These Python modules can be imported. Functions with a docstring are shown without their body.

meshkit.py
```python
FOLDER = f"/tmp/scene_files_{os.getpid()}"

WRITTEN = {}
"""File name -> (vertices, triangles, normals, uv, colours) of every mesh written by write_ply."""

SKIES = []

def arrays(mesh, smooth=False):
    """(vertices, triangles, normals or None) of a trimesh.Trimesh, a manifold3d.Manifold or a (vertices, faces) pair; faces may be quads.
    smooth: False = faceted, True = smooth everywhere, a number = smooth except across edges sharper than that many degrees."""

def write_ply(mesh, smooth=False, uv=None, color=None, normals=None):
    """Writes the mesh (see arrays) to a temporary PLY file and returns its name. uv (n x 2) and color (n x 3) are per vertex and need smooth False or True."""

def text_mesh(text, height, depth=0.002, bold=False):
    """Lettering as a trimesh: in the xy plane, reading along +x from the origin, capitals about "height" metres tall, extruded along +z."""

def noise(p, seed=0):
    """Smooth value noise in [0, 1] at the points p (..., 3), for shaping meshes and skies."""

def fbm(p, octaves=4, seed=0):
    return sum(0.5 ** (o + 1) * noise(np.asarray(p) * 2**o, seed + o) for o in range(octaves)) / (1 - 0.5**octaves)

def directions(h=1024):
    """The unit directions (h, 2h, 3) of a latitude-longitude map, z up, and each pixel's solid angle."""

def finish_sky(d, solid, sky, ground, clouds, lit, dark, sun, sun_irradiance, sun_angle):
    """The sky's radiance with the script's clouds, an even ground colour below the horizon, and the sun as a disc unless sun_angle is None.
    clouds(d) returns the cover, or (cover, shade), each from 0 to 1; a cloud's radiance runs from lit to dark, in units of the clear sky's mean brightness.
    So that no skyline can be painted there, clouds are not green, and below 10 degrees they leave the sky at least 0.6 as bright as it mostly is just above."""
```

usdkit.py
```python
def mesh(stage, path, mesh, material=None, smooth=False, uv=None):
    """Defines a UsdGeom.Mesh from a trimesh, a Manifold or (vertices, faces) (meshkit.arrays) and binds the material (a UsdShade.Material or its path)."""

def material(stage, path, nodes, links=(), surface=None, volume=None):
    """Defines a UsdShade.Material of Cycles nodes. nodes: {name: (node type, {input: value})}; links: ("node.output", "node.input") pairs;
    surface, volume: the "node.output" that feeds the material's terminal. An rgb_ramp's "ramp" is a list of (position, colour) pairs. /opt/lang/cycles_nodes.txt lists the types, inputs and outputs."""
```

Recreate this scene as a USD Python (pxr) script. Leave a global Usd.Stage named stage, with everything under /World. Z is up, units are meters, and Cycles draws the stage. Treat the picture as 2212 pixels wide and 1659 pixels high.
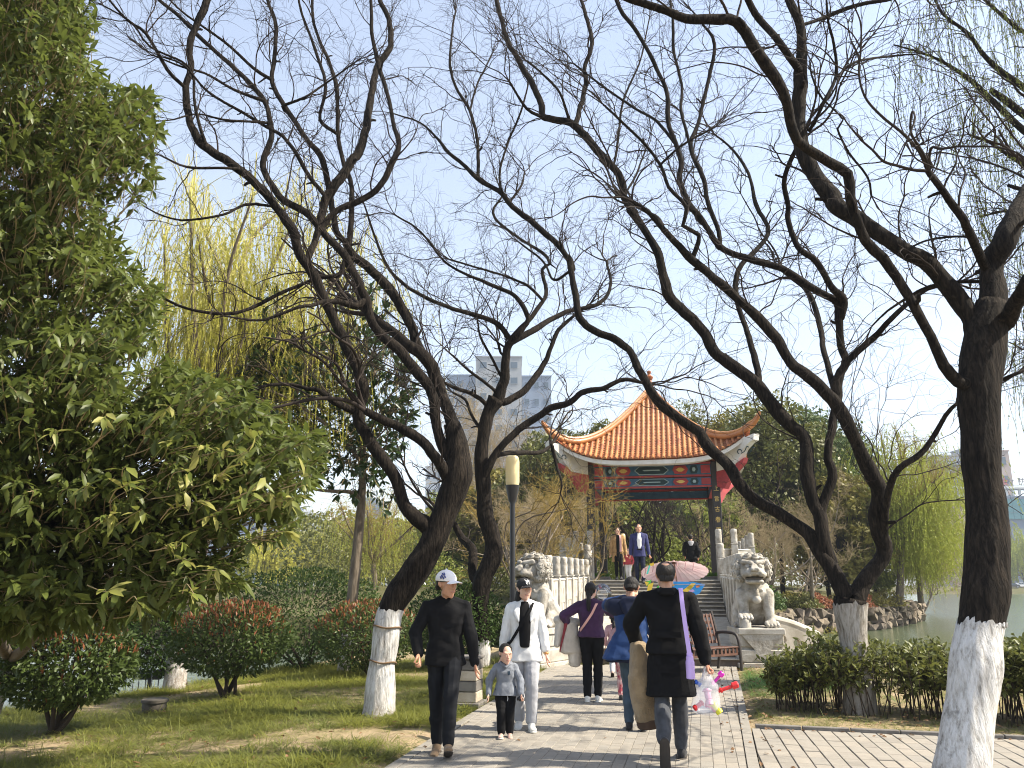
import math, random
import numpy as np, trimesh, shapely
from shapely.geometry import Polygon, LineString, Point
from manifold3d import Manifold, OpType, CrossSection
from pxr import Usd, UsdGeom, UsdLux, UsdShade, Gf, Sdf, Vt
import usdkit, meshkit

stage = Usd.Stage.CreateInMemory()
UsdGeom.SetStageUpAxis(stage, UsdGeom.Tokens.z)
UsdGeom.SetStageMetersPerUnit(stage, 1.0)
World = UsdGeom.Xform.Define(stage, '/World')
stage.SetDefaultPrim(World.GetPrim())
UsdGeom.Scope.Define(stage, '/World/Looks')

# ---------------------------------------------------------------- camera
F, CX, CY = 1725.0, 1106.0, 829.5          # focal length and centre, in units of a 2212 px wide picture
PITCH = math.radians(14.15)
EYE = np.array([0.0, 0.0, 1.55])
cam = UsdGeom.Camera.Define(stage, '/World/camera')
cam.AddTranslateOp().Set(Gf.Vec3d(*EYE))
cam.AddRotateXOp().Set(90 + math.degrees(PITCH))
cam.CreateHorizontalApertureAttr(36.0)
cam.CreateVerticalApertureAttr(27.0)
cam.CreateFocalLengthAttr(36.0 * F / 2212)
cam.CreateClippingRangeAttr(Gf.Vec2f(0.05, 3000))
cam.CreateExposureAttr(1.32)

# ---------------------------------------------------------------- sky and sun
SUN_EL, SUN_AZ = math.radians(46), math.radians(97)     # azimuth = atan2(x, y)
SUN = np.array([math.cos(SUN_EL) * math.sin(SUN_AZ), math.cos(SUN_EL) * math.cos(SUN_AZ), math.sin(SUN_EL)])
dome = UsdLux.DomeLight.Define(stage, '/World/sky')
# clear sky behind a thin even veil of high cloud that thickens towards the horizon
sky_mat = usdkit.material(stage, '/World/Looks/sky', {
    's': ('sky_texture', {'sky_type': 'single_scattering', 'sun_disc': False, 'sun_elevation': SUN_EL, 'sun_rotation': SUN_AZ,
                          'air_density': 1.0, 'aerosol_density': 1.6, 'ozone_density': 1.4}),
    'c': ('texture_coordinate', {}), 'x': ('separate_xyz', {}), 'n': ('noise_texture', {'scale': 2.4, 'detail': 4.0, 'roughness': 0.55}),
    'h': ('map_range', {'from_min': 0.0, 'from_max': 0.75, 'to_min': 0.62, 'to_max': 0.30, 'clamp': True}),
    'k': ('math', {'math_type': 'multiply_add', 'value2': 0.16}), 'o': ('math', {'math_type': 'subtract', 'value2': 0.08}),
    'm': ('mix', {'color2': (2.45, 2.42, 2.30)}),
    'b': ('background_shader', {'strength': 0.15})},
    [('c.generated', 'x.vector'), ('c.generated', 'n.vector'), ('x.z', 'h.value'), ('n.fac', 'k.value1'), ('h.result', 'o.value1'), ('o.value', 'k.value3'), ('k.value', 'm.fac'), ('s.color', 'm.color1'), ('m.color', 'b.color')], surface='b.background')
UsdShade.MaterialBindingAPI.Apply(dome.GetPrim()).Bind(sky_mat)
sun = UsdLux.DistantLight.Define(stage, '/World/sun')
sun.CreateNormalizeAttr(True)
sun.CreateIntensityAttr(1.25)
sun.CreateAngleAttr(0.53)
sun.CreateColorAttr(Gf.Vec3f(1.0, 0.92, 0.78))
sun.AddTransformOp().Set(Gf.Matrix4d().SetRotate(Gf.Rotation(Gf.Vec3d(0, 0, -1), Gf.Vec3d(*(-SUN)))))

# ---------------------------------------------------------------- helpers: picture to place
_f = np.array([0, math.cos(PITCH), math.sin(PITCH)])
_u = np.array([0, -math.sin(PITCH), math.cos(PITCH)])
_r = np.array([1.0, 0, 0])


def ray(px, py):
    return _r * (px - CX) / F + _u * (CY - py) / F + _f


def P(px, py, d):
    """the point seen at (px, py) in the vertical plane y = d"""
    v = ray(px, py)
    return EYE + v * (d / v[1])


def G(px, py, z=0.0):
    v = ray(px, py)
    return EYE + v * ((z - EYE[2]) / v[2])


def mpp(p):
    """metres per picture unit at the place p"""
    return float(np.dot(np.asarray(p) - EYE, _f)) / F


def lerp(a, b, t):
    return a + (b - a) * t


def smooth01(x, a, b):
    t = np.clip((x - a) / (b - a), 0, 1)
    return t * t * (3 - 2 * t)


# ---------------------------------------------------------------- helpers: scene tree
_used = {}
_loc = {}


def pathfor(name, parent=None):
    base = '/World' if parent is None else str(parent.GetPath())
    k = (base, name)
    n = _used.get(k, -1) + 1
    _used[k] = n
    return base + '/' + (name if n == 0 else f'{name}_{n:03d}')


def tag(prim, label=None, cat=None, group=None, kind=None):
    for k, v in (('label', label), ('category', cat), ('group', group), ('kind', kind)):
        if v:
            prim.SetCustomDataByKey(k, v)
    return prim


def thing(name, label, cat, loc=(0, 0, 0), rotz=0.0, group=None):
    x = UsdGeom.Xform.Define(stage, pathfor(name))
    x.AddTranslateOp().Set(Gf.Vec3d(*map(float, loc)))
    if rotz:
        x.AddRotateZOp().Set(float(rotz))
    p = tag(x.GetPrim(), label, cat, group)
    _loc[p.GetPath()] = np.asarray(loc, float)
    return p


def arr(mesh):
    if hasattr(mesh, 'to_mesh'):
        m = mesh.to_mesh()
        return np.array(m.vert_properties[:, :3], float), np.array(m.tri_verts)
    if isinstance(mesh, tuple):
        v, f = np.asarray(mesh[0], float), np.asarray(mesh[1], int)
        if f.shape[1] == 4:
            f = np.vstack([f[:, [0, 1, 2]], f[:, [0, 2, 3]]])
        return v, f
    return np.array(mesh.vertices), np.array(mesh.faces)


def root_of(parent):
    return Sdf.Path('/'.join(str(parent.GetPath()).split('/')[:3]))


def obj(name, mesh, m, parent=None, smooth=False, world=False, label=None):
    """one Mesh; world=True: the mesh is given in world coordinates although its thing stands elsewhere"""
    v, f = arr(mesh)
    if world and parent is not None:
        v = v - _loc[root_of(parent)]
    p = usdkit.mesh(stage, pathfor(name, parent), (v, f), m, smooth=smooth).GetPrim()
    if label:
        p.SetCustomDataByKey('label', label)
    return p


def struct(name, mesh, m, smooth=False, kind='structure', label=None, cat=None):
    p = obj(name, mesh, m, None, smooth)
    return tag(p, label, cat, None, kind)


def curves(name, polys, m, parent=None, world=False, kind=None):
    """polys: (points, first radius, last radius), or whole blocks of equally long ones (points (n, k, 3), radii, radii)"""
    off = _loc[root_of(parent)] if world and parent is not None else np.zeros(3)
    pts, wid, cnt = [], [], []
    for p, a, b in polys:
        p = np.asarray(p, float)
        if p.ndim == 2:
            p, a, b = p[None], np.array([a]), np.array([b])
        k = p.shape[1]
        pts.append(p.reshape(-1, 3))
        wid.append((2 * (a[:, None] + (b - a)[:, None] * np.linspace(0, 1, k)[None])).ravel())
        cnt.append(np.full(len(p), k))
    pts, wid, cnt = np.vstack(pts) - off, np.concatenate(wid), np.concatenate(cnt)
    c = UsdGeom.BasisCurves.Define(stage, pathfor(name, parent))
    c.CreateTypeAttr('linear')
    c.CreateCurveVertexCountsAttr(Vt.IntArray.FromNumpy(cnt.astype(np.int32)))
    c.CreatePointsAttr(Vt.Vec3fArray.FromNumpy(pts.astype(np.float32)))
    c.CreateWidthsAttr(Vt.FloatArray.FromNumpy(wid.astype(np.float32)))
    c.SetWidthsInterpolation('vertex')
    UsdShade.MaterialBindingAPI.Apply(c.GetPrim()).Bind(m)
    return tag(c.GetPrim(), kind=kind)


def copies(source, loc, rotz, label, cat, group, scale=None):
    x = UsdGeom.Xform.Define(stage, pathfor(source.GetName()))
    x.GetPrim().GetReferences().AddInternalReference(source.GetPath())
    x.ClearXformOpOrder()
    for a in ('xformOp:translate', 'xformOp:rotateZ', 'xformOp:scale'):
        pass
    x.AddTranslateOp(opSuffix='here').Set(Gf.Vec3d(*map(float, loc)))
    x.AddRotateZOp(opSuffix='here').Set(float(rotz))
    if scale:
        x.AddScaleOp(opSuffix='here').Set(Gf.Vec3f(scale, scale, scale))
    x.GetPrim().SetInstanceable(True)
    return tag(x.GetPrim(), label, cat, group)


# ---------------------------------------------------------------- helpers: shapes
def cat(*ms):
    vs, fs, n = [], [], 0
    for m in ms:
        v, f = arr(m)
        vs.append(v)
        fs.append(f + n)
        n += len(v)
    return np.vstack(vs), np.vstack(fs)


def box(cx, cy, cz, sx, sy, sz, rz=0.0, ch=0.0):
    """a box centred at (cx, cy, cz); ch chamfers its edges"""
    if ch:
        h = np.array([sx, sy, sz]) / 2
        pts = []
        for s in np.ndindex(2, 2, 2):
            s = np.array(s) * 2 - 1
            for k in range(3):
                q = h - ch
                q[k] = h[k]
                pts.append(s * q)
        m = Manifold.hull_points(np.array(pts))
        v, f = arr(m)
    else:
        b = trimesh.creation.box([sx, sy, sz])
        v, f = np.array(b.vertices), np.array(b.faces)
    return xf((v, f), (cx, cy, cz), rz)


def xf(mesh, loc=(0, 0, 0), rz=0.0, R=None, s=1.0):
    v, f = arr(mesh)
    v = v * s
    if R is not None:
        v = v @ np.asarray(R).T
    if rz:
        c, q = math.cos(rz), math.sin(rz)
        v = np.stack([v[:, 0] * c - v[:, 1] * q, v[:, 0] * q + v[:, 1] * c, v[:, 2]], 1)
    return v + np.asarray(loc, float), f


def lathe(profile, n=24):
    """profile: (radius, z) from bottom to top"""
    a = np.arange(n) * 2 * math.pi / n
    v = np.array([[r * math.cos(t), r * math.sin(t), z] for r, z in profile for t in a])
    q = []
    for i in range(len(profile) - 1):
        for j in range(n):
            q.append([i * n + j, i * n + (j + 1) % n, (i + 1) * n + (j + 1) % n, (i + 1) * n + j])
    v2, f = arr((v, np.array(q)))
    return v2, f


def catmull(pts, step):
    """smooth curve through pts (n, k) resampled about every step in the first 3 columns"""
    p = np.asarray(pts, float)
    if len(p) == 2:
        n = max(2, int(np.linalg.norm(p[1, :3] - p[0, :3]) / step) + 1)
        return lerp(p[0], p[1], np.linspace(0, 1, n)[:, None])
    q = np.vstack([2 * p[0] - p[1], p, 2 * p[-1] - p[-2]])
    out = []
    for i in range(1, len(q) - 2):
        n = max(2, int(np.linalg.norm(q[i + 1, :3] - q[i, :3]) / step) + 1)
        t = np.linspace(0, 1, n, endpoint=False)[:, None]
        a, b, c, d = q[i - 1], q[i], q[i + 1], q[i + 2]
        out.append(0.5 * (2 * b + (c - a) * t + (2 * a - 5 * b + 4 * c - d) * t**2 + (3 * b - a - 3 * c + d) * t**3))
    out.append(p[-1:])
    return np.vstack(out)


def tube(path, radii, sides=8, caps=True, bark=0.0, seed=0, ridge=7):
    """a closed tube along path; bark roughens it with long ridges"""
    p = np.asarray(path, float)
    r = np.broadcast_to(np.asarray(radii, float), (len(p),))
    t = np.gradient(p, axis=0)
    t /= np.linalg.norm(t, axis=1, keepdims=True) + 1e-12
    a = np.cross(t[0], [0, 0, 1.0] if abs(t[0, 2]) < 0.9 else [1.0, 0, 0])
    A = []
    for k in range(len(p)):
        a = a - t[k] * np.dot(a, t[k])
        a /= np.linalg.norm(a) + 1e-12
        A.append(a)
    A = np.array(A)
    B = np.cross(t, A)
    ang = np.arange(sides) * 2 * math.pi / sides
    rr = np.repeat(r[:, None], sides, 1)
    if bark:
        s = np.concatenate([[0], np.cumsum(np.linalg.norm(np.diff(p, axis=0), axis=1))])
        q = np.stack([np.cos(ang)[None] * ridge * 0.35 + 0 * s[:, None], np.sin(ang)[None] * ridge * 0.35 + 0 * s[:, None], s[:, None] * 2.2 + 0 * ang[None]], -1)
        rr = rr * (1 + bark * (meshkit.fbm(q * 1.7, 3, seed) - 0.5) * 2 + bark * 0.8 * (meshkit.noise(q * 0.45, seed + 9) - 0.5) * 2)
    v = p[:, None] + rr[..., None] * (np.cos(ang)[None, :, None] * A[:, None] + np.sin(ang)[None, :, None] * B[:, None])
    i, j = np.meshgrid(np.arange(len(p) - 1), np.arange(sides), indexing='ij')
    q = np.stack([i * sides + j, i * sides + (j + 1) % sides, (i + 1) * sides + (j + 1) % sides, (i + 1) * sides + j], -1).reshape(-1, 4)
    v, f = arr((v.reshape(-1, 3), q))
    if caps:
        n = len(v)
        v = np.vstack([v, p[0], p[-1]])
        k = np.arange(sides)
        f = np.vstack([f, np.stack([(k + 1) % sides, k, np.full(sides, n)], 1),
                       np.stack([k + (len(p) - 1) * sides, (k + 1) % sides + (len(p) - 1) * sides, np.full(sides, n + 1)], 1)])
    return v, f


def prism(poly, z0, z1):
    """poly: list of (x, y) or a shapely polygon, from z0 up to z1"""
    if not hasattr(poly, 'exterior'):
        poly = Polygon(poly)
    m = trimesh.creation.extrude_polygon(poly, z1 - z0, engine='earcut')
    m.apply_translation([0, 0, z0])
    return np.array(m.vertices), np.array(m.faces)


_ico = trimesh.creation.icosphere(1)
_ico2 = trimesh.creation.icosphere(2)


def hull(*balls):
    """a manifold: the hull of balls (centre, radius or (rx, ry, rz))"""
    return Manifold.hull_points(np.vstack([np.asarray(c, float) + _ico.vertices * np.asarray(r, float) for c, r in balls]))


def hull2(*balls):
    return Manifold.hull_points(np.vstack([np.asarray(c, float) + _ico2.vertices * np.asarray(r, float) for c, r in balls]))


def union(ms):
    return Manifold.batch_boolean(list(ms), OpType.Add)


def soften(m, edge, it=8, noise=0.0, nscale=(6, 6, 3), seed=0, ridged=False):
    """refine a manifold, smooth it and add folds"""
    v, f = arr(m.refine_to_length(edge))
    t = trimesh.Trimesh(v, f, process=True)
    if it:
        trimesh.smoothing.filter_taubin(t, lamb=0.5, nu=0.52, iterations=it)
    v = np.array(t.vertices)
    if noise:
        n = np.array(t.vertex_normals)
        q = v * np.asarray(nscale, float)
        h = meshkit.fbm(q + 2.0 * meshkit.noise(q * 0.6, seed + 5)[:, None], 3, seed) - 0.5
        if ridged:
            h = 0.45 - np.abs(h) * 3.2
        v = v + n * (h * 2 * noise)[:, None]
    return v, np.array(t.faces)


def leafmesh(base, axis, up, length, width, droop=0.25, fold=0.25, sections=((0.4, 1.0), (0.75, 0.7))):
    """many curved leaves in one mesh. base, axis, up: (n, 3); length, width: (n,)"""
    n = len(base)
    axis = axis / (np.linalg.norm(axis, axis=1, keepdims=True) + 1e-9)
    side = np.cross(axis, up)
    side /= np.linalg.norm(side, axis=1, keepdims=True) + 1e-9
    nor = np.cross(side, axis)
    L, W = length[:, None], width[:, None]
    rows = [base]
    for t, w in sections:
        c = base + axis * L * t - nor * L * droop * t * t
        e = nor * W * w * 0.5 * fold
        rows += [c - side * W * w * 0.5 + e, c, c + side * W * w * 0.5 + e]
    rows.append(base + axis * L - nor * L * droop)
    k = len(rows)
    v = np.stack(rows, 1).reshape(-1, 3)
    t = [[0, 2, 1], [0, 3, 2]]
    for s in range(len(sections) - 1):
        a, b = 1 + 3 * s, 4 + 3 * s
        t += [[a, a + 1, b + 1], [a, b + 1, b], [a + 1, a + 2, b + 2], [a + 1, b + 2, b + 1]]
    a = 1 + 3 * (len(sections) - 1)
    t += [[a, a + 1, k - 1], [a + 1, a + 2, k - 1]]
    f = (np.array(t)[None] + (np.arange(n) * k)[:, None, None]).reshape(-1, 3)
    return v, f


def unit(v):
    v = np.asarray(v, float)
    return v / (np.linalg.norm(v, axis=-1, keepdims=True) + 1e-9)


# ---------------------------------------------------------------- materials
_m = {}


def mat(name, color, rough=0.7, var=0.0, vscale=4.0, color2=None, bump=0.0, bscale=40.0, spec=0.4, stretch=None, metal=0.0, sss=0.0, island=None, trans=0.0, coat=0.0, detail=4, coord='position', sheen=0.0):
    """a principled material; var mixes color and color2 by noise; island: a ramp of colours picked per loose piece; trans adds light through leaves"""
    if name in _m:
        return _m[name]
    color = tuple(color)
    n = {'p': ('principled_bsdf', {'base_color': color, 'roughness': rough, 'specular_ior_level': spec, 'metallic': metal})}
    l = []
    if sss:
        n['p'][1].update(subsurface_weight=sss, subsurface_scale=0.01)
    if coat:
        n['p'][1].update(coat_weight=coat, coat_roughness=0.1)
    if sheen:
        n['p'][1].update(sheen_weight=sheen, sheen_roughness=0.6)
    if coord == 'position':
        n['g'] = ('geometry', {})
        src = 'g.position'
    else:
        n['g'] = ('texture_coordinate', {})
        src = 'g.object'
    if stretch:
        n['mp'] = ('mapping', {'scale': stretch})
        l.append((src, 'mp.vector'))
        src = 'mp.vector'
    out = None
    if island:
        n['gi'] = ('geometry', {})
        n['ri'] = ('rgb_ramp', {'ramp': island})
        l.append(('gi.random_per_island', 'ri.fac'))
        out = 'ri.color'
    if var or color2:
        c2 = color2 or tuple(min(1, c * (1 - var)) for c in color)
        n['n'] = ('noise_texture', {'scale': vscale, 'detail': detail, 'roughness': 0.6})
        n['r'] = ('map_range', {'from_min': 0.35, 'from_max': 0.65, 'to_min': 0.0, 'to_max': 1.0, 'clamp': True})
        l += [(src, 'n.vector'), ('n.fac', 'r.value')]
        if out:
            n['hv'] = ('map_range', {'from_min': 0.3, 'from_max': 0.7, 'to_min': 1 - var, 'to_max': 1 + var})
            n['cc'] = ('hsv', {})
            l += [('n.fac', 'hv.value'), ('hv.result', 'cc.value'), (out, 'cc.color')]
            out = 'cc.color'
        else:
            n['m'] = ('mix', {'color1': color, 'color2': c2})
            l.append(('r.result', 'm.fac'))
            out = 'm.color'
    if out:
        l.append((out, 'p.base_color'))
    if bump:
        n['bn'] = ('noise_texture', {'scale': bscale, 'detail': 4.0, 'roughness': 0.6})
        n['b'] = ('bump', {'strength': 1.0, 'distance': bump})
        l += [(src, 'bn.vector'), ('bn.fac', 'b.height'), ('b.normal', 'p.normal')]
    surf = 'p.BSDF'
    if trans:
        n['t'] = ('translucent_bsdf', {'color': color})
        if out:
            l.append((out, 't.color'))
        n['x'] = ('mix_closure', {'fac': trans})
        l += [('p.BSDF', 'x.closure1'), ('t.BSDF', 'x.closure2')]
        surf = 'x.closure'
    _m[name] = usdkit.material(stage, '/World/Looks/' + name, n, l, surface=surf)
    return _m[name]


def bark(name, dark, light, scale=34.0, dist=0.045, zs=0.16):
    """furrowed bark: long cracks, dark in the furrows"""
    return usdkit.material(stage, '/World/Looks/' + name, {
        'g': ('geometry', {}), 'mp': ('mapping', {'scale': (1, 1, zs)}),
        'n': ('noise_texture', {'scale': scale, 'detail': 6.0, 'roughness': 0.68, 'distortion': 0.5}), 'n2': ('noise_texture', {'scale': 2.5, 'detail': 2.0}),
        'r': ('rgb_ramp', {'ramp': [(0.36, dark), (0.52, tuple((a + b) * 0.4 for a, b in zip(dark, light))), (0.68, light)]}),
        'v': ('map_range', {'from_min': 0.3, 'from_max': 0.7, 'to_min': 0.75, 'to_max': 1.25}), 'h': ('hsv', {}),
        'b': ('bump', {'strength': 1.0, 'distance': dist}), 'p': ('principled_bsdf', {'roughness': 0.92, 'specular_ior_level': 0.15})},
        [('g.position', 'mp.vector'), ('mp.vector', 'n.vector'), ('g.position', 'n2.vector'), ('n.fac', 'r.fac'), ('r.color', 'h.color'), ('n2.fac', 'v.value'), ('v.result', 'h.value'), ('h.color', 'p.base_color'), ('n.fac', 'b.height'), ('b.normal', 'p.normal')], surface='p.BSDF')


bark_dark = bark('bark_dark', (0.005, 0.004, 0.0035), (0.040, 0.031, 0.023))
bark_brown = mat('bark_brown', (0.10, 0.08, 0.058), 0.9, color2=(0.19, 0.155, 0.115), vscale=14, stretch=(1, 1, 0.25), bump=0.012, bscale=24, spec=0.2)
bark_pale = mat('bark_pale', (0.25, 0.21, 0.16), 0.9, color2=(0.14, 0.11, 0.08), vscale=6, bump=0.008, bscale=30, spec=0.2)
def wash(name, c1, c2):
    """brushed limewash: streaks, worn patches and mud splashed round the foot"""
    return usdkit.material(stage, '/World/Looks/' + name, {
        'g': ('geometry', {}), 'mp': ('mapping', {'scale': (1, 1, 0.16)}), 'xyz': ('separate_xyz', {}),
        'n': ('noise_texture', {'scale': 26.0, 'detail': 6.0, 'roughness': 0.7}), 'n2': ('noise_texture', {'scale': 5.0, 'detail': 5.0, 'roughness': 0.65}), 'n3': ('noise_texture', {'scale': 40.0, 'detail': 4.0}),
        'r': ('rgb_ramp', {'ramp': [(0.30, tuple(x * 0.35 for x in c2)), (0.42, c2), (0.56, c1)]}),
        'w': ('rgb_ramp', {'ramp': [(0.60, (0, 0, 0)), (0.72, (1, 1, 1))]}),
        'wm': ('mix', {'color2': tuple(x * 0.42 for x in c2)}),
        'z': ('map_range', {'from_min': 0.30, 'from_max': -0.05, 'to_min': 0.0, 'to_max': 1.0, 'clamp': True}),
        'zm': ('math', {'math_type': 'multiply'}), 'mud': ('mix', {'color2': (0.17, 0.12, 0.075)}),
        'b': ('bump', {'strength': 1.0, 'distance': 0.035}), 'p': ('principled_bsdf', {'roughness': 0.92, 'specular_ior_level': 0.15})},
        [('g.position', 'mp.vector'), ('mp.vector', 'n.vector'), ('g.position', 'n2.vector'), ('g.position', 'n3.vector'), ('g.position', 'xyz.vector'), ('n.fac', 'r.fac'), ('n2.fac', 'w.fac'),
         ('w.color', 'wm.fac'), ('r.color', 'wm.color1'), ('xyz.z', 'z.value'), ('z.result', 'zm.value1'), ('n3.fac', 'zm.value2'), ('zm.value', 'mud.fac'), ('wm.color', 'mud.color1'), ('mud.color', 'p.base_color'), ('n.fac', 'b.height'), ('b.normal', 'p.normal')], surface='p.BSDF')


limewash = wash('limewash', (0.60, 0.59, 0.575), (0.42, 0.40, 0.37))
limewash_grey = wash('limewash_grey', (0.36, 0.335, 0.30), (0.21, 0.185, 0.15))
twig_dark = mat('twig_dark', (0.028, 0.021, 0.017), 0.9, spec=0.2)
twig_tan = mat('twig_tan', (0.26, 0.20, 0.11), 0.9, spec=0.2)
twig_bud = mat('twig_bud', (0.24, 0.17, 0.045), 0.85, spec=0.2)
stone_white = mat('stone_white', (0.44, 0.415, 0.37), 0.75, color2=(0.27, 0.245, 0.20), vscale=3.5, bump=0.004, bscale=60)
stone_carved = mat('stone_carved', (0.44, 0.415, 0.37), 0.75, color2=(0.23, 0.205, 0.165), vscale=5, bump=0.02, bscale=14)
stone_warm = mat('stone_warm', (0.46, 0.40, 0.31), 0.8, color2=(0.34, 0.28, 0.20), vscale=4, bump=0.01, bscale=30)
stone_grey = mat('stone_grey', (0.17, 0.155, 0.135), 0.85, color2=(0.10, 0.09, 0.08), vscale=5, bump=0.006, bscale=40)

# ================================================================ the ground, the lake and the paths
rng = np.random.default_rng(7)
WATER_Z = -0.9
P0, P1 = G(1235, 1659)[:2], G(1392, 1435)[:2]            # the middle of the path, near and at the steps
AX = unit(np.array([0.206, 1.0]))                        # the bridge's axis
NX = np.array([AX[1], -AX[0]])                           # to its right
left_edge = [G(830, 1659)[:2], G(1010, 1545)[:2], G(1195, 1436)[:2]]
right_edge = [G(1641, 1659)[:2], G(1621, 1572)[:2], G(1590, 1436)[:2]]


def extend(a, b, k):
    return a + (a - b) * k


path_poly = Polygon([extend(left_edge[0], left_edge[1], 1.0), *left_edge, *right_edge[::-1], extend(right_edge[0], right_edge[1], 2.2)])
side_far0, side_far1 = G(1622, 1572)[:2], G(2212, 1598)[:2]
side_dir = unit(side_far1 - side_far0)
side_poly = Polygon([right_edge[1] + [0.012, 0], side_far0 + side_dir * 14, side_far0 + side_dir * 14 - AX * 6, extend(right_edge[0], right_edge[1], 2.2) + [0.012, 0]])

shore_left = [G(-260, 1556, -0.3)[:2], G(0, 1528, -0.25)[:2], G(200, 1503, -0.22)[:2], G(330, 1482, -0.2)[:2], G(470, 1462, -0.2)[:2], G(600, 1433, -0.15)[:2], G(760, 1404, -0.1)[:2], G(900, 1392, -0.1)[:2]]
near_poly = Polygon([(-60, -8), (-60, 13), *shore_left, (-1.2, 24.5), (0.6, 21), (5.6, 20.2), (7.5, 18.2), (12, 17.2), (20, 16.5), (60, 17), (60, -8)])
island_poly = Polygon([(-15, 37), (-4, 33), (3, 32.5), (10, 35), (14.6, 43), (20.6, 47.5), (28.6, 58.5), (36, 80), (40, 118), (-22, 125), (-32, 85), (-24, 48)])
dirt = [LineString([G(640, 1582)[:2], G(900, 1584)[:2]]).buffer(0.42), LineString([G(180, 1530, -0.2)[:2], G(380, 1506, -0.2)[:2], G(560, 1478, -0.18)[:2]]).buffer(0.45), Point(G(60, 1592)[:2]).buffer(0.55)]


def sdist(poly, x, y):
    pts = shapely.points(x, y)
    d = shapely.distance(pts, poly.boundary)
    return np.where(shapely.contains(poly, pts), d, -d)


def hz(x, y):
    """height of the near ground"""
    x, y = np.atleast_1d(np.asarray(x, float)), np.atleast_1d(np.asarray(y, float))
    sd = sdist(near_poly, x, y)
    left = -((x - P0[0]) * NX[0] + (y - P0[1]) * NX[1])
    z = -0.015 - 0.24 * smooth01(left, 2.0, 9.0)
    z = z + 0.05 * (meshkit.fbm(np.stack([x * 0.8, y * 0.8, 0 * x], -1), 3, 3) - 0.5) * smooth01(left, 1.6, 2.6)
    hard = np.maximum(sdist(path_poly, x, y), sdist(side_poly, x, y))
    z = np.where(hard > -0.12, -0.075, z)
    return z + (-2.2 - z) * (1 - smooth01(sd, -0.9, 0.15))


def on_ground(px, py):
    z = 0.0
    for _ in range(6):
        g = G(px, py, z)
        z = max(-0.32, float(hz(g[0], g[1])[0]))
    return np.array([g[0], g[1], z])


def sheet(xs, ys, zf, keep=None):
    X, Y = np.meshgrid(xs, ys, indexing='ij')
    Z = zf(X.ravel(), Y.ravel())
    v = np.stack([X.ravel(), Y.ravel(), Z], 1)
    n = len(ys)
    i, j = np.meshgrid(np.arange(len(xs) - 1), np.arange(n - 1), indexing='ij')
    q = np.stack([i * n + j, (i + 1) * n + j, (i + 1) * n + j + 1, i * n + j + 1], -1).reshape(-1, 4)
    return v, q


soil = mat('soil', (0.20, 0.165, 0.085), 0.95, color2=(0.31, 0.235, 0.15), vscale=1.3, bump=0.03, bscale=18, spec=0.1)
soil_far = mat('soil_far', (0.10, 0.085, 0.045), 0.95, color2=(0.07, 0.075, 0.025), vscale=0.4, bump=0.05, bscale=6, spec=0.1)
xs = np.concatenate([np.arange(-60, -14, 2.0), np.arange(-14, 14, 0.25), np.arange(14, 61, 2.0)])
struct('ground', sheet(xs, np.concatenate([np.arange(-8, 4, 2.0), np.arange(4, 27, 0.25)]), hz), soil, smooth=True)


def hz_island(x, y):
    sd = sdist(island_poly, x, y)
    top = 0.30 + 1.1 * smooth01(sd, 0.5, 9) + 0.25 * (meshkit.noise(np.stack([x, y, 0 * x], -1) * 0.3, 4) - 0.5)
    return np.where(sd > 0, top, -2.4)


struct('island_ground', sheet(np.arange(-36, 44, 0.75), np.arange(30, 128, 0.75), hz_island), soil_far, smooth=50)

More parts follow.
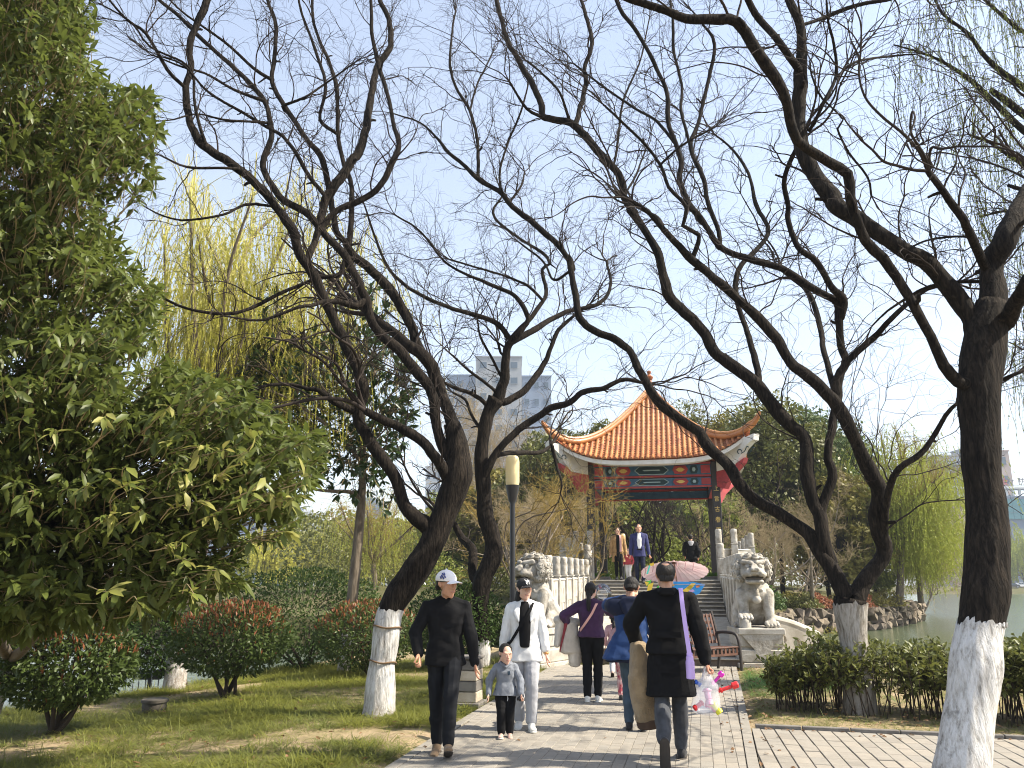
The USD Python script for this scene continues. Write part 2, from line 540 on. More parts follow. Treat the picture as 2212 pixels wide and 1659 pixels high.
far_poly = Polygon([(-700, 112), (-60, 108), (-20, 128), (25, 175), (60, 236), (140, 246), (700, 246), (700, 1500), (-700, 1500)])


def hz_far(x, y):
    sd = sdist(far_poly, x, y)
    return np.where(sd > 0, 0.25 + 0.9 * smooth01(sd, 0, 12), -2.4)


struct('far_shore', sheet(np.concatenate([np.arange(-700, -120, 30.0), np.arange(-120, 200, 4.0), np.arange(200, 701, 25.0)]), np.concatenate([np.arange(100, 270, 3.0), np.arange(270, 1500, 60.0)]), hz_far), soil_far, smooth=50)
struct('lake_bed', sheet(np.array([-1500.0, 1500.0]), np.array([-400.0, 1600.0]), lambda x, y: np.full(len(x), -2.5)), soil_far)

water = usdkit.material(stage, '/World/Looks/water', {
    'g': ('geometry', {}), 'mp': ('mapping', {'scale': (0.45, 1.5, 1.0)}),
    'n': ('noise_texture', {'scale': 2.2, 'detail': 5.0, 'roughness': 0.62}),
    'n2': ('noise_texture', {'scale': 0.12, 'detail': 3.0}),
    'b': ('bump', {'strength': 1.0, 'distance': 0.045}),
    'c': ('mix', {'color1': (0.055, 0.075, 0.040), 'color2': (0.075, 0.085, 0.045)}),
    'p': ('principled_bsdf', {'roughness': 0.13, 'ior': 1.33, 'specular_ior_level': 0.5})},
    [('g.position', 'mp.vector'), ('mp.vector', 'n.vector'), ('g.position', 'n2.vector'), ('n2.fac', 'c.fac'), ('n.fac', 'b.height'), ('b.normal', 'p.normal'), ('c.color', 'p.base_color')], surface='p.BSDF')
struct('lake_water', (np.array([[-1400, 5, WATER_Z], [1400, 5, WATER_Z], [1400, 300, WATER_Z], [-1400, 300, WATER_Z]], float), np.array([[0, 1, 2, 3]])), water)

# ---- paths: a bedding sheet with pavers standing on it
bedding = mat('bedding_sand', (0.20, 0.17, 0.13), 0.95, color2=(0.14, 0.12, 0.09), vscale=30, spec=0.1)
paver_mats = [mat('paver_%s' % k, c, 0.88, color2=c2, vscale=7, bump=0.0015, bscale=160, spec=0.25) for k, c, c2 in (
    ('sand', (0.255, 0.232, 0.195), (0.222, 0.20, 0.168)), ('grey', (0.245, 0.225, 0.192), (0.215, 0.197, 0.168)), ('buff', (0.27, 0.242, 0.20), (0.235, 0.21, 0.175)), ('dull', (0.23, 0.208, 0.175), (0.195, 0.176, 0.148)))]


def paver_mesh(poly, z):
    """a small block with bevelled top edges over a convex outline"""
    c = np.array(poly.exterior.coords)[:-1]
    if Polygon(c).exterior.is_ccw is False:
        c = c[::-1]
    inner = np.array(c) + (np.array(poly.centroid.coords[0]) - c) * 0.05
    n = len(c)
    v = np.vstack([np.c_[c, np.full(n, z - 0.03)], np.c_[c, np.full(n, z - 0.005)], np.c_[inner, np.full(n, z)]])
    f = []
    for r in (0, 1):
        for j in range(n):
            k = (j + 1) % n
            f += [[r * n + j, r * n + k, (r + 1) * n + k], [r * n + j, (r + 1) * n + k, (r + 1) * n + j]]
    f += [[2 * n, 2 * n + j, 2 * n + j + 1] for j in range(1, n - 1)]
    return v, np.array(f)


def pave(name, poly, axis, length, width, bond, border=None, ymax=40, g=0.0012, bed=None):
    base = struct(name, prism(poly, -0.055, -0.014), bed or bedding)
    nx = np.array([axis[1], -axis[0]])
    o = np.array(P0)
    c = (np.array(poly.exterior.coords)) - o
    u, w = c @ axis, c @ nx
    inside = poly.buffer(-0.002) if border is None else border
    cells = []
    j = 0
    for a in np.arange(math.floor(w.min() / width) * width, w.max(), width):
        off = (j % 2) * bond * length
        j += 1
        for b in np.arange(math.floor(u.min() / length) * length - off, u.max(), length):
            q = [o + axis * s + nx * t for s, t in ((b + g, a + g), (b + g, a + width - g), (b + length - g, a + width - g), (b + length - g, a + g))]
            q = Polygon(q)
            if q.centroid.y < 3.6 or q.centroid.y > ymax:
                continue
            if not inside.contains(q):
                q = q.intersection(inside)
                if q.is_empty or q.geom_type != 'Polygon' or q.area < 0.25 * length * width:
                    continue
                q = q.convex_hull
            cells.append(q)
    return base, cells


def lay(base, cells, name, seed, limit=300, order=None):
    r = np.random.default_rng(seed)
    cells = sorted(cells, key=lambda q: (not (abs(q.centroid.x) < 0.66 * q.centroid.y + 0.3 and q.centroid.y > 6.35), q.centroid.y))
    rest = {k: [] for k in range(4)}
    for i, q in enumerate(cells):
        k = int(r.choice(4, p=(0.4, 0.25, 0.2, 0.15)))
        m = paver_mesh(q, r.normal(0, 0.0016))
        if i < limit:
            obj(name, m, paver_mats[k], base)
        else:
            rest[k].append(m)
    for k, ms in rest.items():
        if ms:
            tag(obj('far_' + name + 's', cat(*ms), paver_mats[k], base), kind='stuff')


inner_path = Polygon([extend(left_edge[0], left_edge[1], 1.0) + NX * 0.11, *[p + NX * 0.11 for p in left_edge], *[p - NX * 0.11 for p in right_edge[::-1]], extend(right_edge[0], right_edge[1], 2.2) - NX * 0.11])
PAX = unit(P1 - P0)
main_path, cells = pave('path', path_poly, PAX, 0.22, 0.11, 0.5, inner_path)
lay(main_path, cells, 'paver', 1)
# the row of edging blocks along both sides of the path
for side, line in ((1, [extend(left_edge[0], left_edge[1], 1.0), *left_edge]), (-1, [extend(right_edge[0], right_edge[1], 2.2), *right_edge])):
    ls = LineString(line)
    s = 0.0
    while s + 0.3 < ls.length:
        a, b = np.array(ls.interpolate(s + 0.004).coords[0]), np.array(ls.interpolate(s + 0.296).coords[0])
        s += 0.3
        if b[1] < 4:
            continue
        q = Polygon([a, b, b + side * NX * 0.1, a + side * NX * 0.1])
        obj('edging_block', paver_mesh(q, 0.004), paver_mats[1], main_path)
side_walk, cells = pave('side_pavement', side_poly, AX, 0.3, 0.15, 0.0, g=0.0045, bed=mat('joint_soil', (0.10, 0.085, 0.06), 0.95, color2=(0.06, 0.055, 0.035), vscale=20))
lay(side_walk, cells, 'paver', 2)
# low stone kerb between the side pavement and the bed
kerb = thing('bed_kerb', 'thin dark stone kerb along the far edge of the side pavement', 'kerb', (*(side_far0 + AX * 0.045), 0))
for k in range(24):
    a = side_far0 + side_dir * (0.05 + k * 0.5) + AX * 0.045
    c = a + side_dir * 0.247
    obj('kerb_stone', box(c[0], c[1], -0.02, 0.49, 0.075, 0.11, math.atan2(side_dir[1], side_dir[0]), 0.006), stone_grey, kerb, world=True)

# ---- grass: tufts of long blades
grass_g = mat('grass_green', (0.07, 0.1, 0.02), 0.5, island=[(0, (0.20, 0.21, 0.04)), (0.3, (0.33, 0.30, 0.06)), (0.55, (0.45, 0.38, 0.09)), (0.8, (0.55, 0.44, 0.15)), (1, (0.60, 0.48, 0.22))], trans=0.45, spec=0.25)
grass_y = mat('grass_yellow', (0.3, 0.22, 0.08), 0.6, island=[(0, (0.16, 0.18, 0.045)), (0.3, (0.33, 0.285, 0.085)), (0.65, (0.44, 0.35, 0.14)), (1, (0.52, 0.42, 0.20))], trans=0.4, spec=0.3)
grass_b = mat('grass_bright', (0.1, 0.2, 0.03), 0.5, island=[(0, (0.07, 0.15, 0.02)), (0.6, (0.12, 0.24, 0.035)), (1, (0.22, 0.26, 0.06))], trans=0.3, spec=0.4)


def tuft(seed, n=26, L=0.2, spread=0.075, flat=0.55):
    r = np.random.default_rng(seed)
    ang = r.uniform(0, 2 * math.pi, n)
    base = np.stack([np.cos(ang), np.sin(ang), 0 * ang], 1) * (r.uniform(0, 1, n) * spread)[:, None]
    base[:, 2] = -0.01
    out = np.stack([np.cos(ang + r.normal(0, 0.6, n)), np.sin(ang + r.normal(0, 0.6, n)), r.uniform(0.35, 1.7, n) * (1.4 - flat)], 1)
    up = np.tile([0, 0, 1.0], (n, 1))
    return leafmesh(base, out, up, r.uniform(0.5, 1.0, n) * L, r.uniform(0.004, 0.0075, n), 0.55, 0.3, ((0.35, 1.0), (0.72, 0.8)))


def instancer(name, meshes, pos, which, scale, rot, label, catg, parent=None):
    pi = UsdGeom.PointInstancer.Define(stage, pathfor(name, parent))
    targets = []
    for k, (m, mt) in enumerate(meshes):
        v, f = arr(m)
        p = usdkit.mesh(stage, f'{pi.GetPath()}/shapes/shape_{k:03d}', (v, f), mt, smooth=True)
        targets.append(p.GetPath())
    pi.CreatePrototypesRel().SetTargets(targets)
    pi.CreateProtoIndicesAttr(Vt.IntArray([int(k) for k in which]))
    pi.CreatePositionsAttr(Vt.Vec3fArray.FromNumpy(np.asarray(pos, np.float32)))
    pi.CreateScalesAttr(Vt.Vec3fArray.FromNumpy(np.repeat(np.asarray(scale, np.float32)[:, None], 3, 1)))
    h = np.asarray(rot) / 2
    pi.CreateOrientationsAttr(Vt.QuathArray([Gf.Quath(float(math.cos(a)), 0, 0, float(math.sin(a))) for a in h]))
    return tag(pi.GetPrim(), label, catg, None, 'stuff')


def scatter(n, x0, x1, y0, y1, seed):
    r = np.random.default_rng(seed)
    return np.stack([r.uniform(x0, x1, n), r.uniform(y0, y1, n)], 1), r


xy, r = scatter(46000, -10.5, 3.2, 6.0, 19.0, 5)
left_of = -((xy - P0) @ NX)
ok = (sdist(near_poly, *xy.T) > 0.12) & (sdist(path_poly, *xy.T) < -0.05) & (xy[:, 1] > -0.0) & (left_of > 0.3)
ok &= (np.abs(xy[:, 0]) < 0.68 * xy[:, 1] + 0.6)
nz = meshkit.fbm(np.c_[xy * 0.9, 0 * xy[:, 0]], 3, 11)
bare = np.max([-shapely.distance(shapely.points(*xy.T), d) + 0.0 for d in dirt], 0) > -0.02
ok &= ~(bare & (r.uniform(0, 1, len(xy)) > 0.07))
ok &= r.uniform(0, 1, len(xy)) < np.clip(1.15 - xy[:, 1] / 26, 0.3, 1) * np.clip((nz - 0.18) * 3.2, 0.25, 1)
xy, nz = xy[ok], nz[ok]
z = hz(*xy.T)
dry = r.uniform(0, 1, len(xy)) < np.clip(0.85 - (nz - 0.5) * 3 - (xy[:, 1] - 8) * 0.05, 0.08, 0.85)
which = np.where(dry, r.integers(4, 7, len(xy)), r.integers(0, 4, len(xy)))
instancer('lawn_grass', [(tuft(k), grass_g) for k in range(4)] + [(tuft(10 + k, L=0.17, flat=0.85), grass_y) for k in range(3)], np.c_[xy, z], which, r.uniform(0.65, 1.4, len(xy)), r.uniform(0, 6.28, len(xy)), 'long green and straw coloured grass tufts over the left lawn', 'grass')

xy, r = scatter(14000, 2.5, 12.5, 8.6, 17.5, 6)
ok = (sdist(near_poly, *xy.T) > 0.2) & (sdist(path_poly, *xy.T) < -0.06) & (sdist(side_poly, *xy.T) < -0.10) & (((xy - P0) @ NX) > 1.2) & (np.abs(xy[:, 0]) < 0.7 * xy[:, 1] + 0.3)
g0 = G(1665, 1475)[:2]
near_lion = np.exp(-(((xy - g0) / [1.0, 1.1]) ** 2).sum(1))
ok &= r.uniform(0, 1, len(xy)) < 0.55 + 0.4 * near_lion
xy, near_lion = xy[ok], near_lion[ok]
which = np.where(r.uniform(0, 1, len(xy)) < near_lion * 1.1, r.integers(4, 6, len(xy)), r.integers(0, 4, len(xy)))
instancer('bed_grass', [(tuft(30 + k, L=0.15, flat=0.9), grass_y) for k in range(4)] + [(tuft(40 + k, L=0.2, flat=0.3), grass_b) for k in range(2)], np.c_[xy, hz(*xy.T)], which, r.uniform(0.45, 1.0, len(xy)), r.uniform(0, 6.28, len(xy)), 'dry straw grass with a green patch in the right planting bed', 'grass')

# ---- fallen leaves
leaf_dry = mat('leaf_dry', (0.3, 0.17, 0.06), 0.7, island=[(0, (0.16, 0.085, 0.035)), (0.4, (0.28, 0.16, 0.06)), (0.75, (0.42, 0.27, 0.12)), (1, (0.5, 0.36, 0.16))], trans=0.15)
xy, r = scatter(4200, -8.5, 12, 6.3, 16.5, 9)
rt = ((xy - P0) @ NX)
w = np.where(rt > 1.4, 1.0, np.where(rt < -1.5, 0.16, 0.015))
ok = (r.uniform(0, 1, len(xy)) < w) & (sdist(near_poly, *xy.T) > 0.3) & (sdist(side_poly, *xy.T) < 0.3) & (np.abs(xy[:, 0]) < 0.68 * xy[:, 1] + 0.4)
xy = xy[ok]
n = len(xy)
zz = np.where((sdist(path_poly, *xy.T) > 0) | (sdist(side_poly, *xy.T) > 0), 0.008, hz(*xy.T) + r.uniform(0.01, 0.09, n))
a = r.uniform(0, 6.28, n)
tag(struct('fallen_leaves', leafmesh(np.c_[xy, zz], np.stack([np.cos(a), np.sin(a), r.normal(0, 0.15, n)], 1), unit(r.normal(0, 0.35, (n, 3)) + [0, 0, 1]), r.uniform(0.04, 0.085, n), r.uniform(0.018, 0.035, n), 0.2, 0.4), leaf_dry, kind='stuff'), 'dry brown fallen leaves scattered over the bed and lawn', 'leaves')

# ================================================================ the stone bridge
O2 = (G(1195, 1436)[:2] + G(1590, 1436)[:2]) / 2
O2 = O2 - AX * 0.0
YAW = math.degrees(math.atan2(-AX[0], AX[1]))


def B(u, w, z=0.0):
    """along the bridge's axis, to its right, up -> world"""
    q = O2 + AX * u + NX * w
    return np.array([q[0], q[1], z])


bridge = thing('stone_bridge', 'pale stone footbridge with two broad steps and a long flight up to the pavilion', 'bridge', (*O2, 0), YAW)
W = 1.92
step_edge = mat('step_stone', (0.40, 0.37, 0.31), 0.8, color2=(0.30, 0.27, 0.22), vscale=6, bump=0.004, bscale=60)
brown_stone = mat('step_brown', (0.17, 0.125, 0.09), 0.8, color2=(0.11, 0.085, 0.065), vscale=5, bump=0.004, bscale=50)
for k, (u, z) in enumerate(((0.0, 0.145), (0.42, 0.29))):
    for j in range(3):
        w0 = -W + j * 2 * W / 3
        obj('step', box(w0 + W / 3, u + 0.22, z - 0.014, 2 * W / 3 - 0.006, 0.47, 0.028, ch=0.006), step_edge, bridge)
    obj('riser', box(0, u + 0.25, z / 2 - 0.06, 2 * W - 0.01, 0.44, z + 0.09), brown_stone, bridge)


def wedge(u0, z0, u1, z1, w, zb):
    v = np.array([[x, u, z] for x in (-w, w) for u, z in ((u0, zb), (u1, zb), (u1, z1), (u0, z0))], float)
    return v, np.array([[0, 1, 2, 3], [7, 6, 5, 4], [0, 4, 5, 1], [1, 5, 6, 2], [2, 6, 7, 3], [3, 7, 4, 0]])


obj('deck', wedge(0.86, 0.26, 5.25, 0.72, W + 0.02, -1.6), brown_stone, bridge)
for k in range(9):                                           # paving slabs of the sloping deck
    u = 0.88 + k * 0.485
    zc = lerp(0.26, 0.72, (u + 0.24 - 0.86) / 4.39)
    for j in range(4):
        w0 = -W + j * W / 2
        sl = box(0, 0, 0, W / 2 - 0.008, 0.478, 0.04, ch=0.005)
        t = math.atan2(0.46, 4.39)
        R = np.array([[1, 0, 0], [0, math.cos(t), -math.sin(t)], [0, math.sin(t), math.cos(t)]])
        obj('paving_slab', xf(sl, (w0 + W / 4, u + 0.24, zc + 0.016), 0, R), step_edge, bridge)
NS = 10
for k in range(NS):
    u, z = 5.25 + k * 0.285, 0.72 + (k + 1) * 0.098
    obj('riser', box(0, u + 0.16, z - 0.07, 2 * W, 0.30, 0.085), stone_grey, bridge)
    for j in range(3):
        w0 = -W + j * 2 * W / 3
        obj('step', box(w0 + W / 3, u + 0.15, z - 0.014, 2 * W / 3 - 0.006, 0.335, 0.028, ch=0.006), step_edge, bridge)
obj('stair_core', wedge(5.25, 0.7, 8.1, 1.62, W - 0.01, -1.6), stone_grey, bridge)
ZP = 0.72 + NS * 0.098
obj('platform', box(0, 12.3, ZP / 2 - 0.8, 6.4, 8.3, ZP + 1.56), stone_grey, bridge)
for k in range(8):
    for j in range(6):
        obj('paving_slab', box(-2.6 + j * 1.04, 8.72 + k * 1.02, ZP + 0.0, 1.03, 1.01, 0.04, ch=0.005), step_edge, bridge)
obj('far_deck', wedge(16.45, ZP - 0.05, 22.5, 0.9, W, -1.6), brown_stone, bridge)
for s in (-1, 1):
    wl = wedge(0.5, 0.45, 8.1, 1.25, 0.16, -1.6)
    obj('side_wall', (wl[0] + np.array([s * (W + 0.185), 0, 0]), wl[1]), stone_white, bridge)


def post_mesh(h):
    return cat(box(0, 0, (h - 0.5) / 2, 0.2, 0.2, h - 0.5, ch=0.012), box(0, 0, h - 0.485, 0.17, 0.17, 0.03), box(0, 0, h - 0.455, 0.215, 0.215, 0.03, ch=0.008))


def cap_mesh(h, seed):
    z = np.array([0, 0.02, 0.06, 0.12, 0.18, 0.24, 0.3, 0.36, 0.4, 0.43, 0.44]) + h - 0.44
    rad = np.array([0.085, 0.1, 0.094, 0.1, 0.094, 0.1, 0.094, 0.1, 0.098, 0.088, 0.06])
    n = 22
    a = np.arange(n) * 2 * math.pi / n
    v, f = lathe(list(zip(rad, z)), n)
    sw = np.sin(3 * np.arctan2(v[:, 1], v[:, 0]) + (v[:, 2] - h) * 26 + 2.5 * meshkit.noise(v * 9, seed))
    v[:, :2] *= (1 + 0.055 * sw * (np.hypot(v[:, 0], v[:, 1]) > 0.07))[:, None]
    top = [[0, 0, h]]
    k = np.arange(n) + (len(rad) - 1) * n
    return np.vstack([v, top]), np.vstack([f, np.stack([k, np.roll(k, -1), np.full(n, len(v))], 1)])


def panel_mesh(L, h):
    """a carved slab L long, its foot at z = 0: two pairs of leaf-shaped slots, two sunk fields"""
    m = Manifold.cube([L, 0.1, h], True).translate([0, 0, h / 2])
    cuts = []
    for s in (-1, 1):
        for q in (-1, 1):
            c = (s * L * 0.23 + q * 0.055, 0, h * 0.80)
            cuts.append(hull((np.array(c) + [0, -0.09, -0.075], 0.016), (np.array(c) + [0, 0.09, -0.075], 0.016), (np.array(c) + [q * 0.014, -0.09, 0.05], 0.023), (np.array(c) + [q * 0.014, 0.09, 0.05], 0.023)))
    for side in (-1, 1):
        for s in (-1, 1):
            cuts.append(Manifold.cube([L * 0.40, 0.03, h * 0.26], True).translate([s * L * 0.23, side * 0.05, h * 0.46]))
            cuts.append(Manifold.cube([L * 0.40, 0.03, h * 0.18], True).translate([s * L * 0.23, side * 0.05, h * 0.17]))
    m = m - union(cuts)
    rail = hull(((-L / 2, 0, h + 0.01), (0.001, 0.075, 0.035)), ((L / 2, 0, h + 0.01), (0.001, 0.075, 0.035)))
    return cat(m, rail)


posts_u = [0.45 + k * 1.20 for k in range(7)]
for s, nm in ((-1, 'along the left of the bridge'), (1, 'behind the right lion')):
    bal = thing('stone_balustrade', 'white stone balustrade with round capped posts ' + nm, 'balustrade', (*O2, 0), YAW)
    pts = [(u, s * (W + 0.1), 0.30 + max(0, min(1, (u - 0.86) / 4.39)) * 0.36 + max(0, u - 5.25) * 0.24, 2.19 + 0.02 * k) for k, u in enumerate(posts_u)]
    pts += [(8.25, s * (W + 0.1), 1.4, 2.78), (9.15, s * (W + 0.1), 1.62, 3.27)]
    wings = [(9.35, s * 2.5, 1.62, 3.28), (10.2, s * 3.08, 1.62, 3.2), (11.6, s * 3.08, 1.62, 3.2), (13.4, s * 3.08, 1.62, 3.2), (15.4, s * 3.08, 1.62, 3.2)]
    for k, (u, w, z0, z1) in enumerate(pts + wings):
        pm = obj('post', xf(post_mesh(z1 - z0 + 0.1), (w, u, z0 - 0.1)), stone_white, bal)
        obj('post_cap', xf(cap_mesh(z1 - z0 + 0.1, k), (w, u, z0 - 0.1)), stone_carved, pm, smooth=40)
    seq = pts[:9]
    for a, b in zip(seq[:-1], seq[1:]):
        L = b[0] - a[0] - 0.2
        zb = (a[2] + b[2]) / 2
        h = (a[3] + b[3]) / 2 - 0.55 - zb
        sh = (b[3] - a[3]) / (b[0] - a[0])
        v, f = arr(panel_mesh(L, h))
        v = np.stack([v[:, 1] + a[1], v[:, 0] + (a[0] + b[0]) / 2, v[:, 2] + zb + sh * v[:, 0]], 1)
        obj('panel', (v, f[:, ::-1]), stone_white, bal)
        ln = wedge(a[0] + 0.1, a[2], b[0] - 0.1, b[2], 0.1, min(a[2], b[2]) - 0.25)
        obj('plinth', (ln[0] + np.array([a[1], 0, 0]), ln[1]), stone_white, bal)
    seq = [pts[8]] + wings[1:]
    for a, b in zip(seq[:-1], seq[1:]):
        d = np.array([b[1] - a[1], b[0] - a[0]])
        L = np.linalg.norm(d) - 0.2
        obj('panel', xf(panel_mesh(L, 0.95), ((a[1] + b[1]) / 2, (a[0] + b[0]) / 2, 1.68), math.atan2(d[1], d[0])), stone_white, bal)
    # scrolled end stones that step down to the path
    for j, (u, h, r) in enumerate(((0.20, 1.02, 0.13), (-0.06, 0.72, 0.12), (-0.3, 0.42, 0.11)) if s < 0 else ((0.22, 0.95, 0.12),)):
        e = union([hull2(((0, -0.09, h - r), (0.11, r, r)), ((0, 0.1, h - r), (0.11, r, r)), ((0, 0.1, 0.0), (0.11, 0.11, 0.02)), ((0, -0.09, 0.0), (0.11, 0.11, 0.02)))])
        obj('end_stone', xf(e, (s * (W + 0.1), u, 0)), stone_white, bal, smooth=40)

# ================================================================ the pavilion
PU = 12.3
PC = B(PU, 0)
pav = thing('pavilion', 'four-column pavilion with orange glazed roof tiles and upswept eaves over the bridge', 'pavilion', (PC[0], PC[1], 0.16), YAW)
tile_o = [mat('glazed_tile_%s' % k, c, 0.48, color2=c2, vscale=5, spec=0.4, coat=0.08, bump=0.003, bscale=40) for k, c, c2 in (('amber', (0.40, 0.16, 0.045), (0.27, 0.10, 0.03)), ('ochre', (0.44, 0.20, 0.062), (0.31, 0.13, 0.043)), ('rust', (0.33, 0.115, 0.036), (0.19, 0.065, 0.025)))]
tile_pan = mat('glazed_pan', (0.30, 0.08, 0.022), 0.5, color2=(0.30, 0.08, 0.025), vscale=10, spec=0.4)
black_wood = mat('column_black', (0.018, 0.015, 0.014), 0.5, spec=0.4, color2=(0.03, 0.026, 0.024), vscale=3)
white_paint = mat('eave_white', (0.60, 0.59, 0.56), 0.7, color2=(0.48, 0.46, 0.42), vscale=3)
red_paint = mat('eave_red', (0.36, 0.045, 0.05), 0.6, color2=(0.25, 0.035, 0.04), vscale=4)
blue_paint = mat('beam_blue', (0.045, 0.12, 0.21), 0.6, color2=(0.03, 0.085, 0.16), vscale=6)
teal_dark = mat('beam_teal', (0.012, 0.035, 0.045), 0.6)
pale_line = mat('beam_line', (0.28, 0.38, 0.42), 0.6)
gold = mat('gold_paint', (0.55, 0.38, 0.10), 0.4, spec=0.5)
CS, EH, ZA, ZE, LIFT = 2.08, 3.12, 8.45, 5.45, 0.78


def zroof(x, y):
    """x across, y distance from the centre towards the eave of the slope"""
    t = np.clip(y / EH, 0, 1.15)
    s = np.abs(x) / np.maximum(y, 1e-3)
    return ZE + (ZA - ZE) * np.maximum(1 - t, 0) ** 1.5 + LIFT * np.clip(s, 0, 1.1) ** 4 * t**3


def turn(mesh, k):
    """slope k of the roof: 0 faces the viewer (-y)"""
    v, f = arr(mesh)
    for _ in range(k):
        v = np.stack([-v[:, 1], v[:, 0], v[:, 2]], 1)
    return v, f


roof = None
sl = []
N = 30
for k in range(4):
    t = np.linspace(0.02, 1, N)
    s = np.linspace(-1, 1, 41)
    T, S = np.meshgrid(t, s, indexing='ij')
    y = EH * T * (1 + 0.03 * np.abs(S) ** 5 * T)
    x = S * y
    v = np.stack([x, -y, zroof(x, y) - 0.045], -1).reshape(-1, 3)
    i, j = np.meshgrid(np.arange(N - 1), np.arange(40), indexing='ij')
    q = np.stack([i * 41 + j, (i + 1) * 41 + j, (i + 1) * 41 + j + 1, i * 41 + j + 1], -1).reshape(-1, 4)
    sl.append(turn((v, q), k))
roof = obj('roof', cat(*sl), tile_pan, pav, smooth=50)
ncol = 36
cw = 2 * EH / ncol
front_tiles, other, pans = [], [], []
trng = np.random.default_rng(3)


def cover(x, y0, y1, r):
    """a half-round cover tile from y0 up the slope to y1 down it"""
    ys = np.array([y0, y1 - 0.02, y1])
    rr = np.array([r * 0.84, r * 1.0, r * 0.93])
    z = zroof(np.full(3, x), ys)
    a = np.linspace(-0.15, math.pi + 0.15, 8)
    v = np.array([[x + rr[i] * math.cos(t), -ys[i], z[i] - 0.03 + rr[i] * math.sin(t) * 1.15] for i in range(3) for t in a])
    q = [[i * 8 + j, i * 8 + j + 1, (i + 1) * 8 + j + 1, (i + 1) * 8 + j] for i in range(2) for j in range(7)]
    v, f = arr((v, np.array(q)))
    c = len(v)
    v = np.vstack([v, [[x, -y1, z[2] - 0.03]]])
    f = np.vstack([f, [[16 + j + 1, 16 + j, c] for j in range(7)]])
    return v, f[:, ::-1]


def pan(x, y0, y1, w):
    """the upcurved lip of a pan tile between two rows of cover tiles"""
    a = np.linspace(-1, 1, 5)
    rows = []
    for y, dz in ((y0, -0.035), (y1, -0.004), (y1, -0.04)):
        z = zroof(np.full(5, x), np.full(5, y))
        rows.append(np.stack([x + a * w / 2, np.full(5, -y), z + dz + 0.03 * a**2 - 0.012], 1))
    v = np.vstack(rows)
    q = [[i * 5 + j, (i + 1) * 5 + j, (i + 1) * 5 + j + 1, i * 5 + j + 1] for i in range(2) for j in range(4)]
    return v, np.array(q)


for k in range(4):
    for c in range(ncol):
        x = -EH + (c + 0.5) * cw
        y = EH + 0.03
        while y > abs(x) + 0.14:
            y0 = max(y - 0.285, abs(x) + 0.02)
            m = turn(cover(x, y0, y, 0.058), k)
            (front_tiles if k == 0 else other).append((y, m))
            y -= 0.265
        xp = -EH + c * cw
        y = EH - 0.02
        while c and y > abs(xp) + 0.1:
            pans.append(turn(pan(xp, max(y - 0.13, abs(xp)), y, cw - 0.07), k))
            y -= 0.125
for i, (y, m) in enumerate(front_tiles):
    obj('tile', m, tile_o[int(trng.choice(3, p=(0.5, 0.32, 0.18)))], roof, smooth=40)
tag(obj('side_tiles', cat(*[m for _, m in other]), tile_o[0], roof, smooth=40), kind='stuff')
tag(obj('pan_tiles', cat(*pans), tile_o[2], roof), kind='stuff')
for k in range(4):                                           # hip ridges with upswept tips
    t = np.linspace(0.05, 1.0, 26)
    y = EH * t * (1 + 0.03 * t)
    z = zroof(y, y)
    pts = np.stack([-y, -y, z + 0.05], 1)
    tip = np.array([[-EH - 0.2, -EH - 0.2, zroof(EH, EH) + 0.17], [-EH - 0.33, -EH - 0.33, zroof(EH, EH) + 0.34], [-EH - 0.39, -EH - 0.39, zroof(EH, EH) + 0.52]])
    allp = np.vstack([pts, tip])
    rad = np.r_[np.full(26, 0.105), 0.085, 0.065, 0.04]
    r1 = obj('hip_ridge', turn(tube(allp, rad, 10), k), tile_o[0], roof, smooth=40)
    obj('ridge_cap', turn(tube(allp[:-1] + [0, 0, 0.10], np.r_[np.full(26, 0.06), 0.05, 0.04], 8), k), tile_o[1], r1, smooth=40) if False else obj('ridge_capping', turn(tube(allp[:-1] + [0, 0, 0.115], np.r_[np.full(26, 0.062), 0.05, 0.035], 8), k), tile_o[1], roof, smooth=40)
obj('finial', lathe([(0.2, 8.3), (0.24, 8.42), (0.13, 8.5), (0.1, 8.56), (0.17, 8.63), (0.19, 8.70), (0.1, 8.78), (0.08, 8.83), (0.13, 8.9), (0.145, 8.97), (0.07, 9.04), (0.055, 9.08), (0.085, 9.14), (0.07, 9.2), (0.0, 9.24)], 16), tile_o[2], roof, smooth=40)
